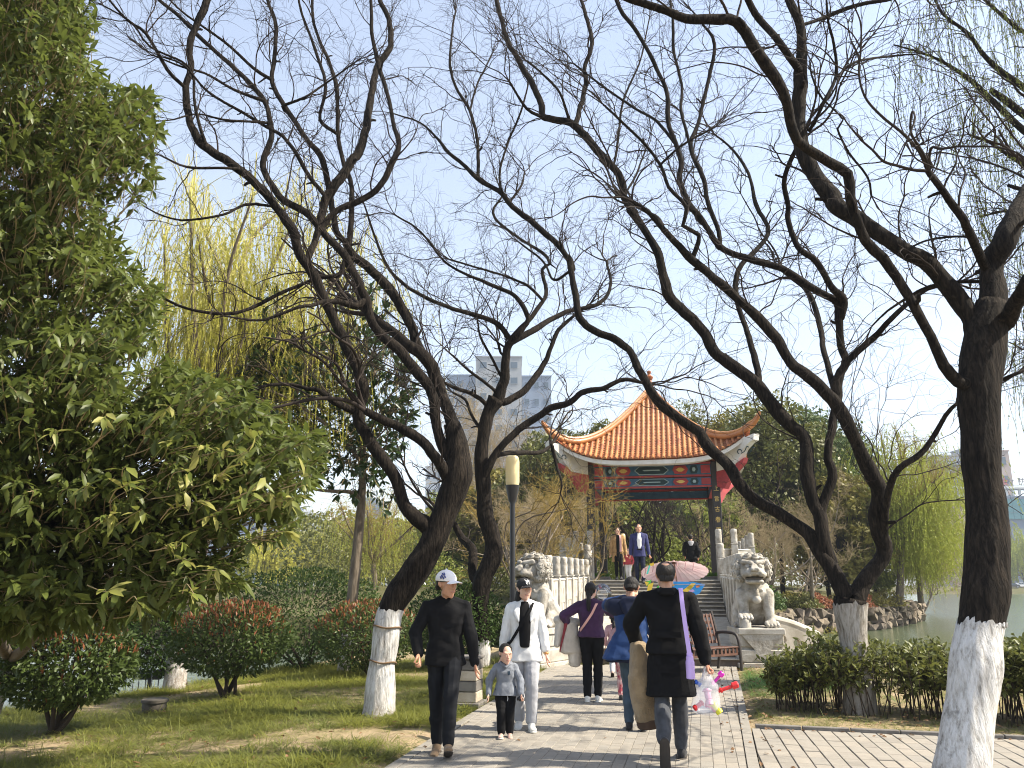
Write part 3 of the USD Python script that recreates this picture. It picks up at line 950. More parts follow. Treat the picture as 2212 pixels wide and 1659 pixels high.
# white eave boards, the soffit and the white and red corner brackets
for k in range(4):
    s = np.linspace(-0.97, 0.97, 41)
    rows = []
    for y, dz in ((EH - 0.03, -0.075), (EH - 0.045, -0.21), (EH - 0.20, -0.24), (CS + 0.16, None)):
        yy = y * (1 + 0.02 * np.abs(s) ** 5)
        x = s * yy
        z = zroof(s * EH, np.full(41, EH)) + dz if dz is not None else np.full(41, 5.30) + 0.25 * np.abs(s) ** 4
        rows.append(np.stack([x, -yy, z], 1))
    v = np.vstack(rows)
    q = [[i * 41 + j, (i + 1) * 41 + j, (i + 1) * 41 + j + 1, i * 41 + j + 1] for i in range(3) for j in range(40)]
    obj('eave_board', turn((v, np.array(q)), k), white_paint, pav, smooth=30)
    ze = float(zroof(EH, EH))
    R45 = math.pi / 4
    # corner bracket: white beak above, red below, pointing out along the diagonal
    prof = Polygon([(0.2, 5.05), (0.9, 5.1), (1.22, 5.40), (1.35, 5.62), (1.62, ze - 0.42), (1.80, ze - 0.36), (1.84, ze - 0.16), (0.9, ze - 0.35), (0.2, 5.5)])
    m = xf(prism(prof, -0.13, 0.13), R=np.array([[1, 0, 0], [0, 0, -1], [0, 1, 0]]))
    cnr = CS * math.sqrt(2)
    m = xf((m[0] + np.array([cnr, 0, 0]), m[1]), rz=-3 * R45)
    br = obj('corner_bracket', turn(m, k), white_paint, pav)
    red = Polygon([(0.15, 4.55), (0.45, 4.45), (0.75, 4.82), (1.28, 5.2), (1.36, 5.36), (0.9, 5.16), (0.15, 5.04)])
    m = xf(prism(red, -0.1, 0.1), R=np.array([[1, 0, 0], [0, 0, -1], [0, 1, 0]]))
    obj('red_bracket', turn(xf((m[0] + np.array([cnr, 0, 0]), m[1]), rz=-3 * R45), k), red_paint, pav)
    for side in (-1, 1):
        a = np.linspace(0, 4.6, 22)
        sc = np.stack([1.2 + 0.11 * np.cos(a) * (1 - a / 7), np.full(22, side * 0.135), 5.55 + 0.11 * np.sin(a) * (1 - a / 7)], 1)
        sc2 = np.array([[1.28, side * 0.135, 5.5], [1.42, side * 0.135, 5.55], [1.52, side * 0.135, 5.68], [1.6, side * 0.135, 5.66]])
        for q in (sc, catmull(sc2, 0.03)):
            mm = tube(q, 0.016, 5)
            obj('scroll_mark', turn(xf((mm[0] + np.array([cnr, 0, 0]), mm[1]), rz=-3 * R45), k), teal_dark, br, smooth=True)
# columns with their lettered boards
for i, (sx, sy) in enumerate(((-1, -1), (1, -1), (-1, 1), (1, 1))):
    c = obj('column', box(sx * CS, sy * CS, (ZP - 0.16 + 5.4) / 2, 0.27, 0.27, 5.4 - ZP + 0.16, ch=0.015), black_wood, pav)
    obj('column_base', lathe([(0.24, ZP + 0.02), (0.26, ZP + 0.09), (0.2, ZP + 0.17)], 16), stone_grey, c) if False else obj('column_base', xf(lathe([(0.25, ZP + 0.01), (0.27, ZP + 0.1), (0.2, ZP + 0.18)], 16), (sx * CS, sy * CS, -0.16)), stone_grey, pav)
# strokes of the characters on the column boards: each a list of lines on a 10 x 10 grid, y up
GLYPH = {
    'shang': [[(5, 1), (5, 9)], [(5, 6), (8, 6)], [(1, 1), (9, 1)]],
    'gu': [[(1, 7), (9, 7)], [(5, 9.5), (5, 4.5)], [(2.5, 4.5), (7.5, 4.5), (7.5, 1), (2.5, 1), (2.5, 4.5)]],
    'chun': [[(2, 8.6), (8, 8.6)], [(2.4, 7.2), (7.6, 7.2)], [(1, 5.8), (9, 5.8)], [(5, 9.6), (4, 6.2), (1, 3.5)], [(5.4, 6), (9, 3.6)], [(3.2, 4), (6.8, 4), (6.8, 0.6), (3.2, 0.6), (3.2, 4)], [(3.2, 2.3), (6.8, 2.3)]],
    'feng': [[(2, 9), (2, 4), (1, 0.8)], [(2, 9), (8, 9), (8, 3), (9.4, 0.8)], [(3.4, 7.4), (6.4, 7.4)], [(3.6, 5.6), (6.4, 5.6), (6.4, 3.6), (3.6, 3.6), (3.6, 5.6)], [(5, 7.4), (5, 1.6)], [(3.2, 1.4), (6.8, 1.8)]],
    'hua': [[(1, 8), (9, 8)], [(3.5, 9.5), (3.5, 6.8)], [(6.5, 9.5), (6.5, 6.8)], [(4, 6.4), (1.2, 3.4)], [(2.8, 4.8), (2.8, 0.8)], [(6, 6.2), (6, 1.6), (9, 1.6), (9, 2.8)], [(8.4, 5), (6, 3.6)]],
    'yue': [[(2.6, 9), (2.6, 3.5), (1.2, 0.8)], [(2.6, 9), (7.6, 9), (7.6, 1), (6.4, 1.4)], [(2.6, 6.6), (7.6, 6.6)], [(2.6, 4.2), (7.6, 4.2)]],
    'yan': [[(2, 8.4), (7.5, 8.4)], [(1, 6.8), (9, 6.8)], [(2.4, 5.2), (7.4, 5.2)], [(2.6, 3.6), (7.2, 3.6), (7.2, 0.8), (2.6, 0.8), (2.6, 3.6)]],
    'fang': [[(1.4, 9), (1.4, 0.6)], [(1.4, 9), (3.4, 9), (2.4, 6.6), (3.4, 5), (2, 4)], [(4.2, 7.4), (9.4, 7.4)], [(6.4, 9.4), (6.6, 7.4)], [(6.2, 7.4), (5.8, 4), (4, 0.8)], [(6, 5.2), (8.8, 5.2), (8.4, 1.4), (7.2, 1)]],
    'nv': [[(4.4, 9.4), (2.6, 4), (7, 0.8)], [(7.2, 6.4), (5.6, 3), (1.6, 0.6)], [(0.8, 6.6), (9.2, 6.6)]],
}


def glyph(name, size, w=0.7, depth=0.02):
    """flat strokes in the xz plane, thickness along y, centred"""
    out = []
    for line in GLYPH[name]:
        for (x0, y0), (x1, y1) in zip(line[:-1], line[1:]):
            L = math.hypot(x1 - x0, y1 - y0)
            a = math.atan2(y1 - y0, x1 - x0)
            b = trimesh.creation.box([L + w * 0.7, depth / size * 10, w])
            v = np.array(b.vertices)
            v = np.stack([v[:, 0] * math.cos(a) - v[:, 2] * math.sin(a), v[:, 1] + 0.03 * len(out), v[:, 0] * math.sin(a) + v[:, 2] * math.cos(a)], 1)
            out.append(((v + np.array([(x0 + x1) / 2 - 5, 0, (y0 + y1) / 2 - 5])) * size / 10, np.array(b.faces)))
    return cat(*out)


for sx, text in ((-1, ('yan', 'gu', 'hua', 'feng', 'chun', 'yue', 'shang')), (1, ('shang', 'yan', 'gu', 'chun', 'feng', 'hua', 'yue'))):
    bd = obj('couplet_board', box(sx * CS, -CS - 0.155, 3.45, 0.245, 0.035, 2.5, ch=0.006), black_wood, pav)
    for k, g in enumerate(text):
        obj('character', xf(glyph(g, 0.19, 0.75, 0.008), (sx * CS, -CS - 0.176, 4.5 - k * 0.34)), gold, bd)
# painted beams between the columns
for k in range(4):
    L = 2 * CS - 0.27
    for z0, h, nm in ((4.98, 0.34, 'upper_beam'), (4.62, 0.26, 'lower_beam')):
        bm = obj(nm, turn(box(0, -CS, z0 + h / 2, L, 0.2, h), k), blue_paint, pav)
        if k in (0, 1, 3, 2):
            y = -CS - 0.104
            sgn = 1

            def plate(x, z, w, hh, m, nm2='painted_panel', t=0.008, cut=0.0):
                p = Polygon([(-w / 2, 0), (-w / 2 + cut, hh / 2), (w / 2 - cut, hh / 2), (w / 2, 0), (w / 2 - cut, -hh / 2), (-w / 2 + cut, -hh / 2)])
                mm = xf(prism(p, -t / 2, t / 2), R=np.array([[1, 0, 0], [0, 0, 1], [0, 1, 0]]))
                obj(nm2, turn((mm[0] + np.array([x, y - t, z]), mm[1][:, ::-1]), k), m, bm)
            zc = z0 + h / 2
            for s in (-1, 1):
                plate(s * (L / 2 - 0.17), zc, 0.3, h * 0.8, red_paint)
                plate(s * (L / 2 - 0.55), zc, 0.28, h * 0.8, teal_dark, cut=0.05)
                plate(s * 0.95, zc, 0.52, h * 0.82, red_paint, cut=0.08)
                plate(s * 0.95, zc, 0.30, h * 0.4, gold, 'painted_flower', 0.014, 0.1)
                plate(s * (L / 2 - 0.55), zc, 0.12, h * 0.4, pale_line, 'painted_flower', 0.014, 0.03)
            plate(0, zc, 1.15, h * 0.86, pale_line, cut=0.16)
            plate(0, zc, 1.09, h * 0.72, teal_dark, 'painted_field', 0.014, 0.15)
            plate(0, zc, 0.6, h * 0.12, pale_line, 'painted_flower', 0.020, 0.05)
    obj('red_rail', turn(box(0, -CS, 5.355, L + 0.3, 0.24, 0.06), k), red_paint, pav)
    obj('red_rail', turn(box(0, -CS, 4.945, L, 0.21, 0.065), k), red_paint, pav)
    obj('red_rail', turn(box(0, -CS, 4.60, L, 0.215, 0.04), k), red_paint, pav)
for s in (-1, 1):
    pl = thing('planter', 'low green planter strip at the foot of the %s front pavilion column' % ('left' if s < 0 else 'right'), 'planter', B(PU - CS - 0.62, s * (CS - 0.32), ZP + 0.02), YAW)
    obj('trough', box(0, 0, 0.05, 0.6, 0.28, 0.1, ch=0.01), stone_grey, pl)
    rr = np.random.default_rng(4 + s)
    n = 260
    bs = np.c_[rr.uniform(-0.28, 0.28, n), rr.uniform(-0.12, 0.12, n), np.full(n, 0.1)]
    tag(obj('greenery', leafmesh(bs, np.c_[rr.normal(0, 0.5, (n, 2)), np.ones(n)], np.tile([0.0, 1, 0], (n, 1)), rr.uniform(0.08, 0.16, n), np.full(n, 0.012)), grass_b, pl), kind='stuff')

# ================================================================ guardian lions
dark_slot = mat('mouth_shadow_stone', (0.10, 0.085, 0.065), 0.9)


def lion(label, loc, rotz, seed, turnhead):
    L = thing('stone_lion', label, 'statue', loc, rotz)
    UsdGeom.Xformable(L).AddScaleOp().Set(Gf.Vec3f(0.915, 0.915, 0.915))
    # pedestal: foot, lower block, waist, upper slab
    obj('pedestal', cat(box(0, 0, 0.05, 1.08, 1.36, 0.1, ch=0.012), box(0, 0, 0.235, 0.98, 1.26, 0.27, ch=0.02), box(0, 0, 0.40, 0.86, 1.14, 0.06), box(0, 0, 0.555, 0.92, 1.2, 0.25, ch=0.012), box(0, 0, 0.745, 1.0, 1.28, 0.13, ch=0.015)), stone_white, L)
    tri = Polygon([(-0.44, 0.68), (0.44, 0.68), (0.0, 0.16)])
    obj('carved_cloth', xf(prism(tri, 0, 0.03), (0, -0.602, 0), R=np.array([[1, 0, 0], [0, 0, -1], [0, 1, 0]])), stone_carved, L)
    for x in (-0.33, 0, 0.33):
        for q in (-1, 1):
            petal = Polygon([(x + 0.15 * math.cos(a), 0.20 + 0.08 * math.sin(a)) for a in np.linspace(0, 2 * math.pi, 12)[:-1]])
        obj('lotus_petal', xf(prism(petal, 0, 0.02), (0, -0.632, 0), R=np.array([[1, 0, 0], [0, 0, -1], [0, 1, 0]])), stone_white, L)
    z = 0.81
    ms = []
    # haunches and sloping back, chest, front legs, paws
    ms.append(hull2(((-0.2, 0.28, z + 0.28), 0.26), ((0.2, 0.28, z + 0.28), 0.26), ((0, 0.1, z + 0.62), 0.27), ((0, -0.06, z + 0.82), 0.30)))
    ms.append(hull2(((0, -0.06, z + 0.84), (0.36, 0.26, 0.27)), ((0, -0.16, z + 0.72), (0.34, 0.2, 0.2))))
    for s in (-1, 1):
        ms.append(hull2(((s * 0.31, 0.22, z + 0.23), (0.14, 0.27, 0.23)), ((s * 0.33, -0.05, z + 0.1), (0.11, 0.16, 0.1))))
        ms.append(hull2(((s * 0.28, -0.17, z + 0.70), (0.15, 0.15, 0.17)), ((s * 0.275, -0.25, z + 0.42), 0.118)))
        ms.append(hull2(((s * 0.275, -0.25, z + 0.42), 0.115), ((s * 0.28, -0.31, z + 0.1), 0.098)))
        lift = 0.16 if s < 0 else 0.0
        ms.append(hull2(((s * 0.28, -0.31, z + 0.12 + lift), (0.125, 0.12, 0.10)), ((s * 0.28, -0.42, z + 0.075 + lift), (0.135, 0.1, 0.075))))
        for j in range(4):
            ms.append(hull2(((s * 0.28 + (j - 1.5) * 0.07, -0.41, z + 0.1 + lift), 0.052), ((s * 0.28 + (j - 1.5) * 0.073, -0.515, z + 0.05 + lift), 0.043)))
        for j in range(3):
            ms.append(hull2(((s * 0.38 + (j - 1) * 0.06, -0.1, z + 0.06), 0.05), ((s * 0.39 + (j - 1) * 0.065, -0.2, z + 0.045), 0.04)))
    # a ball under the raised paw, harness with a bell on the chest
    ms.append(Manifold.sphere(0.115, 24).translate([-0.28, -0.40, z + 0.10]))
    ms.append(hull2(((-0.13, -0.31, z + 0.80), 0.045), ((0.13, -0.31, z + 0.80), 0.045)))
    ms.append(hull2(((0, -0.345, z + 0.78), 0.06), ((0, -0.36, z + 0.70), 0.07)))
    ms.append(Manifold.sphere(0.095, 20).translate([0, -0.375, z + 0.60]))
    ms.append(hull2(((0, 0.5, z + 0.2), 0.12), ((0, 0.56, z + 0.5), 0.12), ((0, 0.48, z + 0.72), 0.07)))
    body = soften(union(ms), 0.045, 6, 0.007, (7, 7, 7), seed)
    obj('body', body, stone_carved, L, smooth=True)
    # head: broad skull, heavy brow, square muzzle with open mouth, ears
    h = []
    hz_ = 1.22
    h.append(hull2(((0, -0.04, hz_ + 0.02), (0.32, 0.30, 0.28)), ((0, -0.2, hz_ - 0.06), (0.27, 0.2, 0.19))))
    h.append(hull2(((-0.12, -0.42, hz_ - 0.03), (0.08, 0.10, 0.08)), ((0.12, -0.42, hz_ - 0.03), (0.08, 0.10, 0.08)), ((0, -0.2, hz_ + 0.06), (0.17, 0.1, 0.1))))
    h.append(hull2(((-0.05, -0.53, hz_ + 0.03), 0.05), ((0.05, -0.53, hz_ + 0.03), 0.05), ((0, -0.36, hz_ + 0.13), 0.055)))
    for s in (-1, 1):
        h.append(hull2(((s * 0.055, -0.545, hz_ + 0.025), 0.042), ((s * 0.05, -0.5, hz_ + 0.035), 0.04)))
        h.append(hull2(((s * 0.06, -0.37, hz_ + 0.17), 0.05), ((s * 0.21, -0.27, hz_ + 0.19), 0.06)))
        h.append(hull2(((s * 0.135, -0.36, hz_ + 0.09), (0.062, 0.05, 0.055))))
        h.append(hull2(((s * 0.12, -0.46, hz_ - 0.06), 0.075), ((s * 0.2, -0.33, hz_ - 0.08), 0.075)))
        h.append(hull2(((s * 0.33, -0.12, hz_ + 0.16), (0.06, 0.07, 0.1)), ((s * 0.40, -0.06, hz_ + 0.10), (0.04, 0.05, 0.07))))
    h.append(hull2(((-0.13, -0.38, hz_ - 0.235), (0.06, 0.09, 0.045)), ((0.13, -0.38, hz_ - 0.235), (0.06, 0.09, 0.045)), ((0, -0.18, hz_ - 0.22), (0.2, 0.1, 0.09))))
    head = union(h) - hull2(((-0.16, -0.46, hz_ - 0.155), (0.05, 0.1, 0.028)), ((0.16, -0.46, hz_ - 0.155), (0.05, 0.1, 0.028)), ((0, -0.25, hz_ - 0.16), (0.15, 0.05, 0.025)))
    hv, hf = soften(head, 0.035, 4, 0.006, (9, 9, 9), seed + 1)
    Rz = math.radians(turnhead)
    hm = obj('head', xf((hv, hf), (0, -0.06, z), Rz), stone_carved, L, smooth=True)
    obj('mouth', xf(hull2(((-0.15, -0.36, hz_ - 0.165), (0.05, 0.05, 0.03)), ((0.15, -0.36, hz_ - 0.165), (0.05, 0.05, 0.03)), ((0, -0.4, hz_ - 0.165), (0.1, 0.05, 0.028))), (0, -0.06, z), Rz), dark_slot, hm)
    # mane: rows of snail curls round the crown, the sides and the nape
    cr = []
    rr = np.random.default_rng(seed)
    for el, nn, r in ((88, 1, 0.085), (62, 7, 0.085), (38, 11, 0.088), (14, 13, 0.09), (-10, 13, 0.09), (-34, 12, 0.085)):
        for j in range(nn):
            az = 2 * math.pi * (j + 0.5 * (nn % 2)) / nn + rr.normal(0, 0.04)
            e = math.radians(el)
            d = np.array([math.cos(e) * math.sin(az), -math.cos(e) * math.cos(az), math.sin(e)])
            if d[1] < -0.42 and el < 40:
                continue
            c = np.array([0, -0.03, hz_ + 0.02]) + d * np.array([0.37, 0.31, 0.31])
            t1 = unit(np.cross(d, [0.1, 0.2, 1]))
            t2 = np.cross(d, t1)
            a = np.linspace(0, 4.2 * math.pi, 30)
            k = a / a[-1]
            rad = r * (1.05 - 0.85 * k)
            sp = c + d * (0.02 + 0.075 * k)[:, None] + t1 * (np.cos(a) * rad)[:, None] + t2 * (np.sin(a) * rad)[:, None]
            cr.append(xf(cat(hull2((c, r * 0.98)), tube(sp, 0.028 - 0.008 * k, 5)), (0, -0.06, z), Rz))
    for m in cr:
        obj('mane_curl', m, stone_white, hm, smooth=40)
    return L


lr = on_ground(1643, 1443)
lion('white stone guardian lion facing the path, on its pedestal right of the bench', (lr[0] + 0.12, lr[1] + 0.6, -0.02), YAW + 8, 5, -4)
ll = on_ground(1150, 1443)
lion('white stone guardian lion left of the steps, half hidden behind the woman in white', (ll[0] + 0.10, ll[1] + 0.55, -0.02), YAW - 22, 6, -14)

# carved end railing curving down to the water, right of the right lion
er = thing('curved_railing', 'low curved stone railing with pierced scrolls behind the right lion', 'railing', (*G(1712, 1415, -0.1)[:2], 0))
c0, c1 = G(1672, 1435, 0.0), G(1752, 1440, 0.0)
a0, a1 = np.array([c0[0], 18.0, 0]), np.array([c1[0] + 0.35, 18.3, 0])
n = 20
top = [(t, 0.98 - 0.38 * t**1.4 + 0.05 * math.sin(3 * t)) for t in np.linspace(0, 1, n)]
poly = Polygon([(t * 1.35, zt) for t, zt in top] + [(1.35, 0.0), (0, 0.0)])
for k in range(4):
    poly = poly - Point(0.2 + k * 0.32, 0.66 - k * 0.085).buffer(0.1 - 0.01 * k)
m = xf(prism(poly, -0.07, 0.07), R=np.array([[1, 0, 0], [0, 0, -1], [0, 1, 0]]))
obj('pierced_slab', (xf(m, (a0[0], a0[1], -0.15), 0.15)), stone_white, er, world=True)
obj('coping', xf(tube(np.array([[t * 1.38, 0, zt + 0.03] for t, zt in top]), 0.085, 8), (a0[0], a0[1], -0.15), 0.15), stone_white, er, world=True, smooth=40)

# ================================================================ lamps, bench, bin, floodlight, stool
lamp_black = mat('lamp_black', (0.018, 0.018, 0.02), 0.4, spec=0.5)
lamp_shade = mat('lamp_cream', (0.80, 0.70, 0.42), 0.45, color2=(0.74, 0.62, 0.34), vscale=2, spec=0.4, trans=0.25)


def lamp(loc, label):
    t = thing('lamp_post', label, 'lamp', loc)
    obj('pole', lathe([(0.11, 0), (0.11, 0.05), (0.075, 0.09), (0.06, 0.7), (0.042, 0.75), (0.038, 2.72), (0.06, 2.76), (0.105, 2.98), (0.108, 3.0), (0.0, 3.0)], 18), lamp_black, t, smooth=40)
    obj('shade', lathe([(0.098, 3.002), (0.106, 3.05), (0.106, 3.36), (0.098, 3.42), (0.07, 3.45), (0, 3.452)], 22), lamp_shade, t, smooth=40)
    obj('base_plate', cat(box(0, 0, 0.012, 0.3, 0.3, 0.024, ch=0.004), *[lathe([(0.015, 0.024), (0.015, 0.05), (0, 0.05)], 6) if False else xf(lathe([(0.015, 0.02), (0.015, 0.05), (0, 0.05)], 6), (sx * 0.12, sy * 0.12, 0)) for sx in (-1, 1) for sy in (-1, 1)]), lamp_black, t)
    return t


p = P(1107, 985, 12.2)
lamp((p[0], p[1], p[2] - 3.452 if abs(p[2] - 3.452) < 0.3 else 0.0), 'black lamp post with cream cylinder shade behind the woman in white')
p = P(1345, 1153, 33.5)
lamp((p[0], p[1], p[2] - 3.452), 'far lamp post seen through the pavilion beside the woman in the tan coat')

bench_wood = mat('bench_wood', (0.115, 0.05, 0.03), 0.55, color2=(0.065, 0.03, 0.02), vscale=8, spec=0.4)
iron = mat('bench_iron', (0.035, 0.028, 0.024), 0.6, spec=0.4)
bb = on_ground(1524, 1461)
bench = thing('park_bench', 'brown park bench with a lattice back at the right edge of the path', 'bench', (bb[0], bb[1], 0), 36)
# local: seat looks towards -y, length along x
for sx in (-0.72, 0.72):
    fr = catmull([(sx, 0.30, 0.0), (sx, 0.24, 0.42), (sx, 0.33, 0.8), (sx, 0.40, 1.06)], 0.06)
    e = obj('end_frame', cat(tube(fr, 0.028, 8), tube(catmull([(sx, -0.26, 0.0), (sx, -0.25, 0.3), (sx, -0.22, 0.56), (sx, -0.14, 0.66), (sx, 0.1, 0.68), (sx, 0.31, 0.66)], 0.05), 0.03, 8), tube(np.array([(sx, -0.25, 0.4), (sx, 0.25, 0.38)]), 0.024, 8)), iron, bench, smooth=40)
for k in range(6):
    obj('seat_slat', box(0, -0.21 + k * 0.083, 0.425 - k * 0.004, 1.42, 0.07, 0.026, ch=0.005), bench_wood, bench)
tilt = math.atan2(0.16, 0.62)
for k in range(5):
    z = 0.50 + k * 0.118
    obj('back_rail', box(0, 0.255 + (z - 0.42) * 0.24, z, 1.42, 0.02, 0.055, ch=0.004), bench_wood, bench)
for k in range(13):
    x = -0.66 + k * 0.11
    m = box(0, 0, 0, 0.05, 0.016, 0.56, ch=0.003)
    R = np.array([[1, 0, 0], [0, math.cos(-0.236), -math.sin(-0.236)], [0, math.sin(-0.236), math.cos(-0.236)]])
    obj('back_lath', xf(m, (x, 0.238 + 0.32 * 0.24, 0.74), 0, R), bench_wood, bench)
for k in range(13):
    obj('apron_lath', box(-0.66 + k * 0.11, -0.225, 0.36, 0.05, 0.016, 0.1), bench_wood, bench)
obj('apron_rail', box(0, -0.225, 0.30, 1.42, 0.022, 0.04), bench_wood, bench)

bn = on_ground(1003, 1524)
bin_ = thing('litter_bin', 'grey stone-clad litter bin behind the man in the white cap', 'bin', bn, YAW)
obj('foot', box(0, 0, 0.03, 0.52, 0.46, 0.06, ch=0.01), stone_grey, bin_)
for k in range(4):
    obj('cladding_slab', box(0, 0, 0.125 + k * 0.135, 0.42, 0.36, 0.128, ch=0.008), stone_grey if k % 2 else stone_warm, bin_)
obj('lid', box(0, 0, 0.62, 0.46, 0.40, 0.04, ch=0.012), stone_grey, bin_)

# floodlight in a rail cage at the water's edge
fl = on_ground(312, 1489)
steel = mat('galvanised', (0.30, 0.31, 0.32), 0.5, metal=0.3)
flood = thing('floodlight', 'black floodlight inside a small grey pipe cage at the lake edge', 'floodlight', fl)
rails = []
for x0, y0, x1, y1 in ((-0.36, 0, 0.36, 0), (-0.36, 0.3, 0.36, 0.3), (-0.36, 0, -0.36, 0.3), (0.36, 0, 0.36, 0.3)):
    for z in (0.28, 0.44):
        obj('cage_rail', tube(np.array([(x0, y0, z), (x1, y1, z)]), 0.009, 6), steel, flood, smooth=True)
for x in (-0.36, -0.12, 0.12, 0.36):
    for y in (0, 0.3):
        obj('cage_post', tube(np.array([(x, y, -0.1), (x, y, 0.44)]), 0.011, 6), steel, flood, smooth=True)
obj('lamp_body', box(0.02, 0.14, 0.24, 0.42, 0.12, 0.17, ch=0.02), lamp_black, flood)
obj('bracket', box(0.02, 0.14, 0.09, 0.06, 0.05, 0.2), lamp_black, flood)
st = on_ground(332, 1541)
stool_m = mat('stool_dark', (0.09, 0.075, 0.06), 0.9, color2=(0.05, 0.045, 0.035), vscale=8)
stool = thing('stone_stool', 'low dark stone drum stool on the lawn in front of the floodlight', 'stool', st)
obj('seat', lathe([(0, 0.19), (0.17, 0.19), (0.18, 0.18), (0.18, 0.15), (0.165, 0.14)][::-1], 20), stool_m, stool, smooth=30)
obj('drum', lathe([(0.12, -0.03), (0.15, 0.03), (0.165, 0.09), (0.16, 0.145)], 20), stool_m, stool, smooth=40)

# ================================================================ bare trees, limb by limb
def cvt(tagname, x, y):
    s, ox, oy = {'A': (0.40323, 223.0, 0.0), 'B': (0.3024, 669.0, 557.5), 'C': (0.40323, 947.7, 0.0), 'D': (0.40323, 1320.0, 446.0), 'E': (0.40323, 0.0, 557.5),
                 'G': (0.4033, 1672.5, 0.0), 'H': (0.328, 780.5, 1115.0), 'K': (0.328, 1561.0, 1115.0), 'O': (1.0, 0.0, 0.0)}[tagname]
    return x * s + ox, y * s + oy, s


def limb_points(code):
    """'B 640,1640,100 560,1490 ...' -> (n, 3) of px, py, width in picture units; letters switch the crop"""
    out, tg, w = [], 'O', 20
    for tok in code.split():
        if tok.isalpha():
            tg = tok
            continue
        q = [float(a) for a in tok.split(',')]
        x, y, s = cvt(tg, q[0], q[1])
        if len(q) > 2:
            w = q[2] * s
            out.append([x, y, w])
        else:
            out.append([x, y, np.nan])
    out = np.array(out)
    keep = [0]
    for i in range(1, len(out)):
        if np.hypot(*(out[i, :2] - out[keep[-1], :2])) > 11 or i == len(out) - 1:
            keep.append(i)
    out = out[keep]
    k = np.arange(len(out))
    g = ~np.isnan(out[:, 2])
    out[:, 2] = np.interp(k, k[g], out[g, 2])
    return out


def grow_all(P0_, D, L, R0, R1, rnd, up, droop, wig, steps):
    """many wandering twigs at once: (n, steps + 1, 3)"""
    n = len(P0_)
    pts = np.empty((n, steps + 1, 3))
    pts[:, 0] = P0_
    d = unit(D)
    jit = rnd.normal(0, wig, (steps, n, 3))
    st = (L / steps)[:, None]
    for k in range(steps):
        t = (k + 1) / steps
        jit[k, :, 2] += up * (1 - t) - droop * t
        d = unit(d + jit[k])
        pts[:, k + 1] = pts[:, k] + d * st
    return pts, R0, R1


def perp_all(D, rnd):
    v = rnd.normal(0, 1, D.shape)
    return unit(v - D * (v * D).sum(1, keepdims=True))


def twigs_on(limbs, rnd, every=0.24, length=(0.7, 1.7), levels=3, up=0.25, droop=0.3, thin=0.0014, from_r=0.11, bias=None, k2=(4, 8), k3=(2, 5), tipfan=True):
    """limbs: list of (points, radii). Returns blocks of branches of all orders: (points (n, k, 3), first radii, last radii)"""
    S, D, L, R = [], [], [], []
    for pts, rad in limbs:
        s = np.concatenate([[0], np.cumsum(np.linalg.norm(np.diff(pts, axis=0), axis=1))])
        m = int(s[-1] * 0.92 / every)
        if m > 0:
            a = rnd.uniform(s[-1] * 0.08, s[-1], m)
            i = np.clip(np.searchsorted(s, a), 1, len(pts) - 1)
            i = i[(rad[i] <= from_r) | (rnd.uniform(0, 1, m) < 0.3)]
            m = len(i)
            d = unit(pts[i] - pts[i - 1])
            S.append(pts[i])
            D.append(unit(d * rnd.uniform(0.3, 1.0, (m, 1)) + perp_all(d, rnd) * rnd.uniform(0.6, 1.1, (m, 1)) + np.array([0, 0, up]) + (0 if bias is None else np.asarray(bias))))
            L.append(rnd.uniform(*length, m) * (0.6 + 0.5 * np.minimum(1, rad[i] / 0.05)))
            R.append(np.minimum(rad[i] * 0.45, rnd.uniform(0.006, 0.0135, m)))
        if tipfan:
            d = np.tile(unit(pts[-1] - pts[-2]), (4, 1))
            S.append(np.tile(pts[-1], (4, 1)))
            D.append(unit(d + perp_all(d, rnd) * rnd.uniform(0.1, 0.6, (4, 1))))
            L.append(rnd.uniform(1.2, 2.4, 4) * (length[1] / 1.7))
            R.append(np.full(4, rad[-1] * 0.6))
    S, D, L, R = np.vstack(S), np.vstack(D), np.concatenate(L), np.concatenate(R)
    blocks = []
    for lev in range(1, levels + 1):
        q = grow_all(S, D, L, R, np.maximum(thin * 0.6, R * 0.3), rnd, up * 0.5, droop * 0.25 * lev, 0.15 + 0.055 * lev, (9, 7, 5, 4)[min(lev - 1, 3)])
        blocks.append(q)
        if lev == levels:
            break
        pts = q[0]
        cnt = rnd.integers(*(k2 if lev == 1 else k3), len(S))
        w = np.repeat(np.arange(len(S)), cnt)
        m = len(w)
        i = np.maximum(1, (rnd.uniform(0.15, 1.0, m) * (pts.shape[1] - 1)).astype(int))
        d = unit(pts[w, i] - pts[w, i - 1])
        S = pts[w, i]
        D = unit(d * rnd.uniform(0.5, 1.0, (m, 1)) + perp_all(d, rnd) * rnd.uniform(0.5, 1.0, (m, 1)))
        L = L[w] * rnd.uniform(0.3, 0.62, m)
        R = np.maximum(thin, R[w] * 0.42)
    return blocks


twine_m = mat('twine_brown', (0.16, 0.10, 0.055), 0.95)


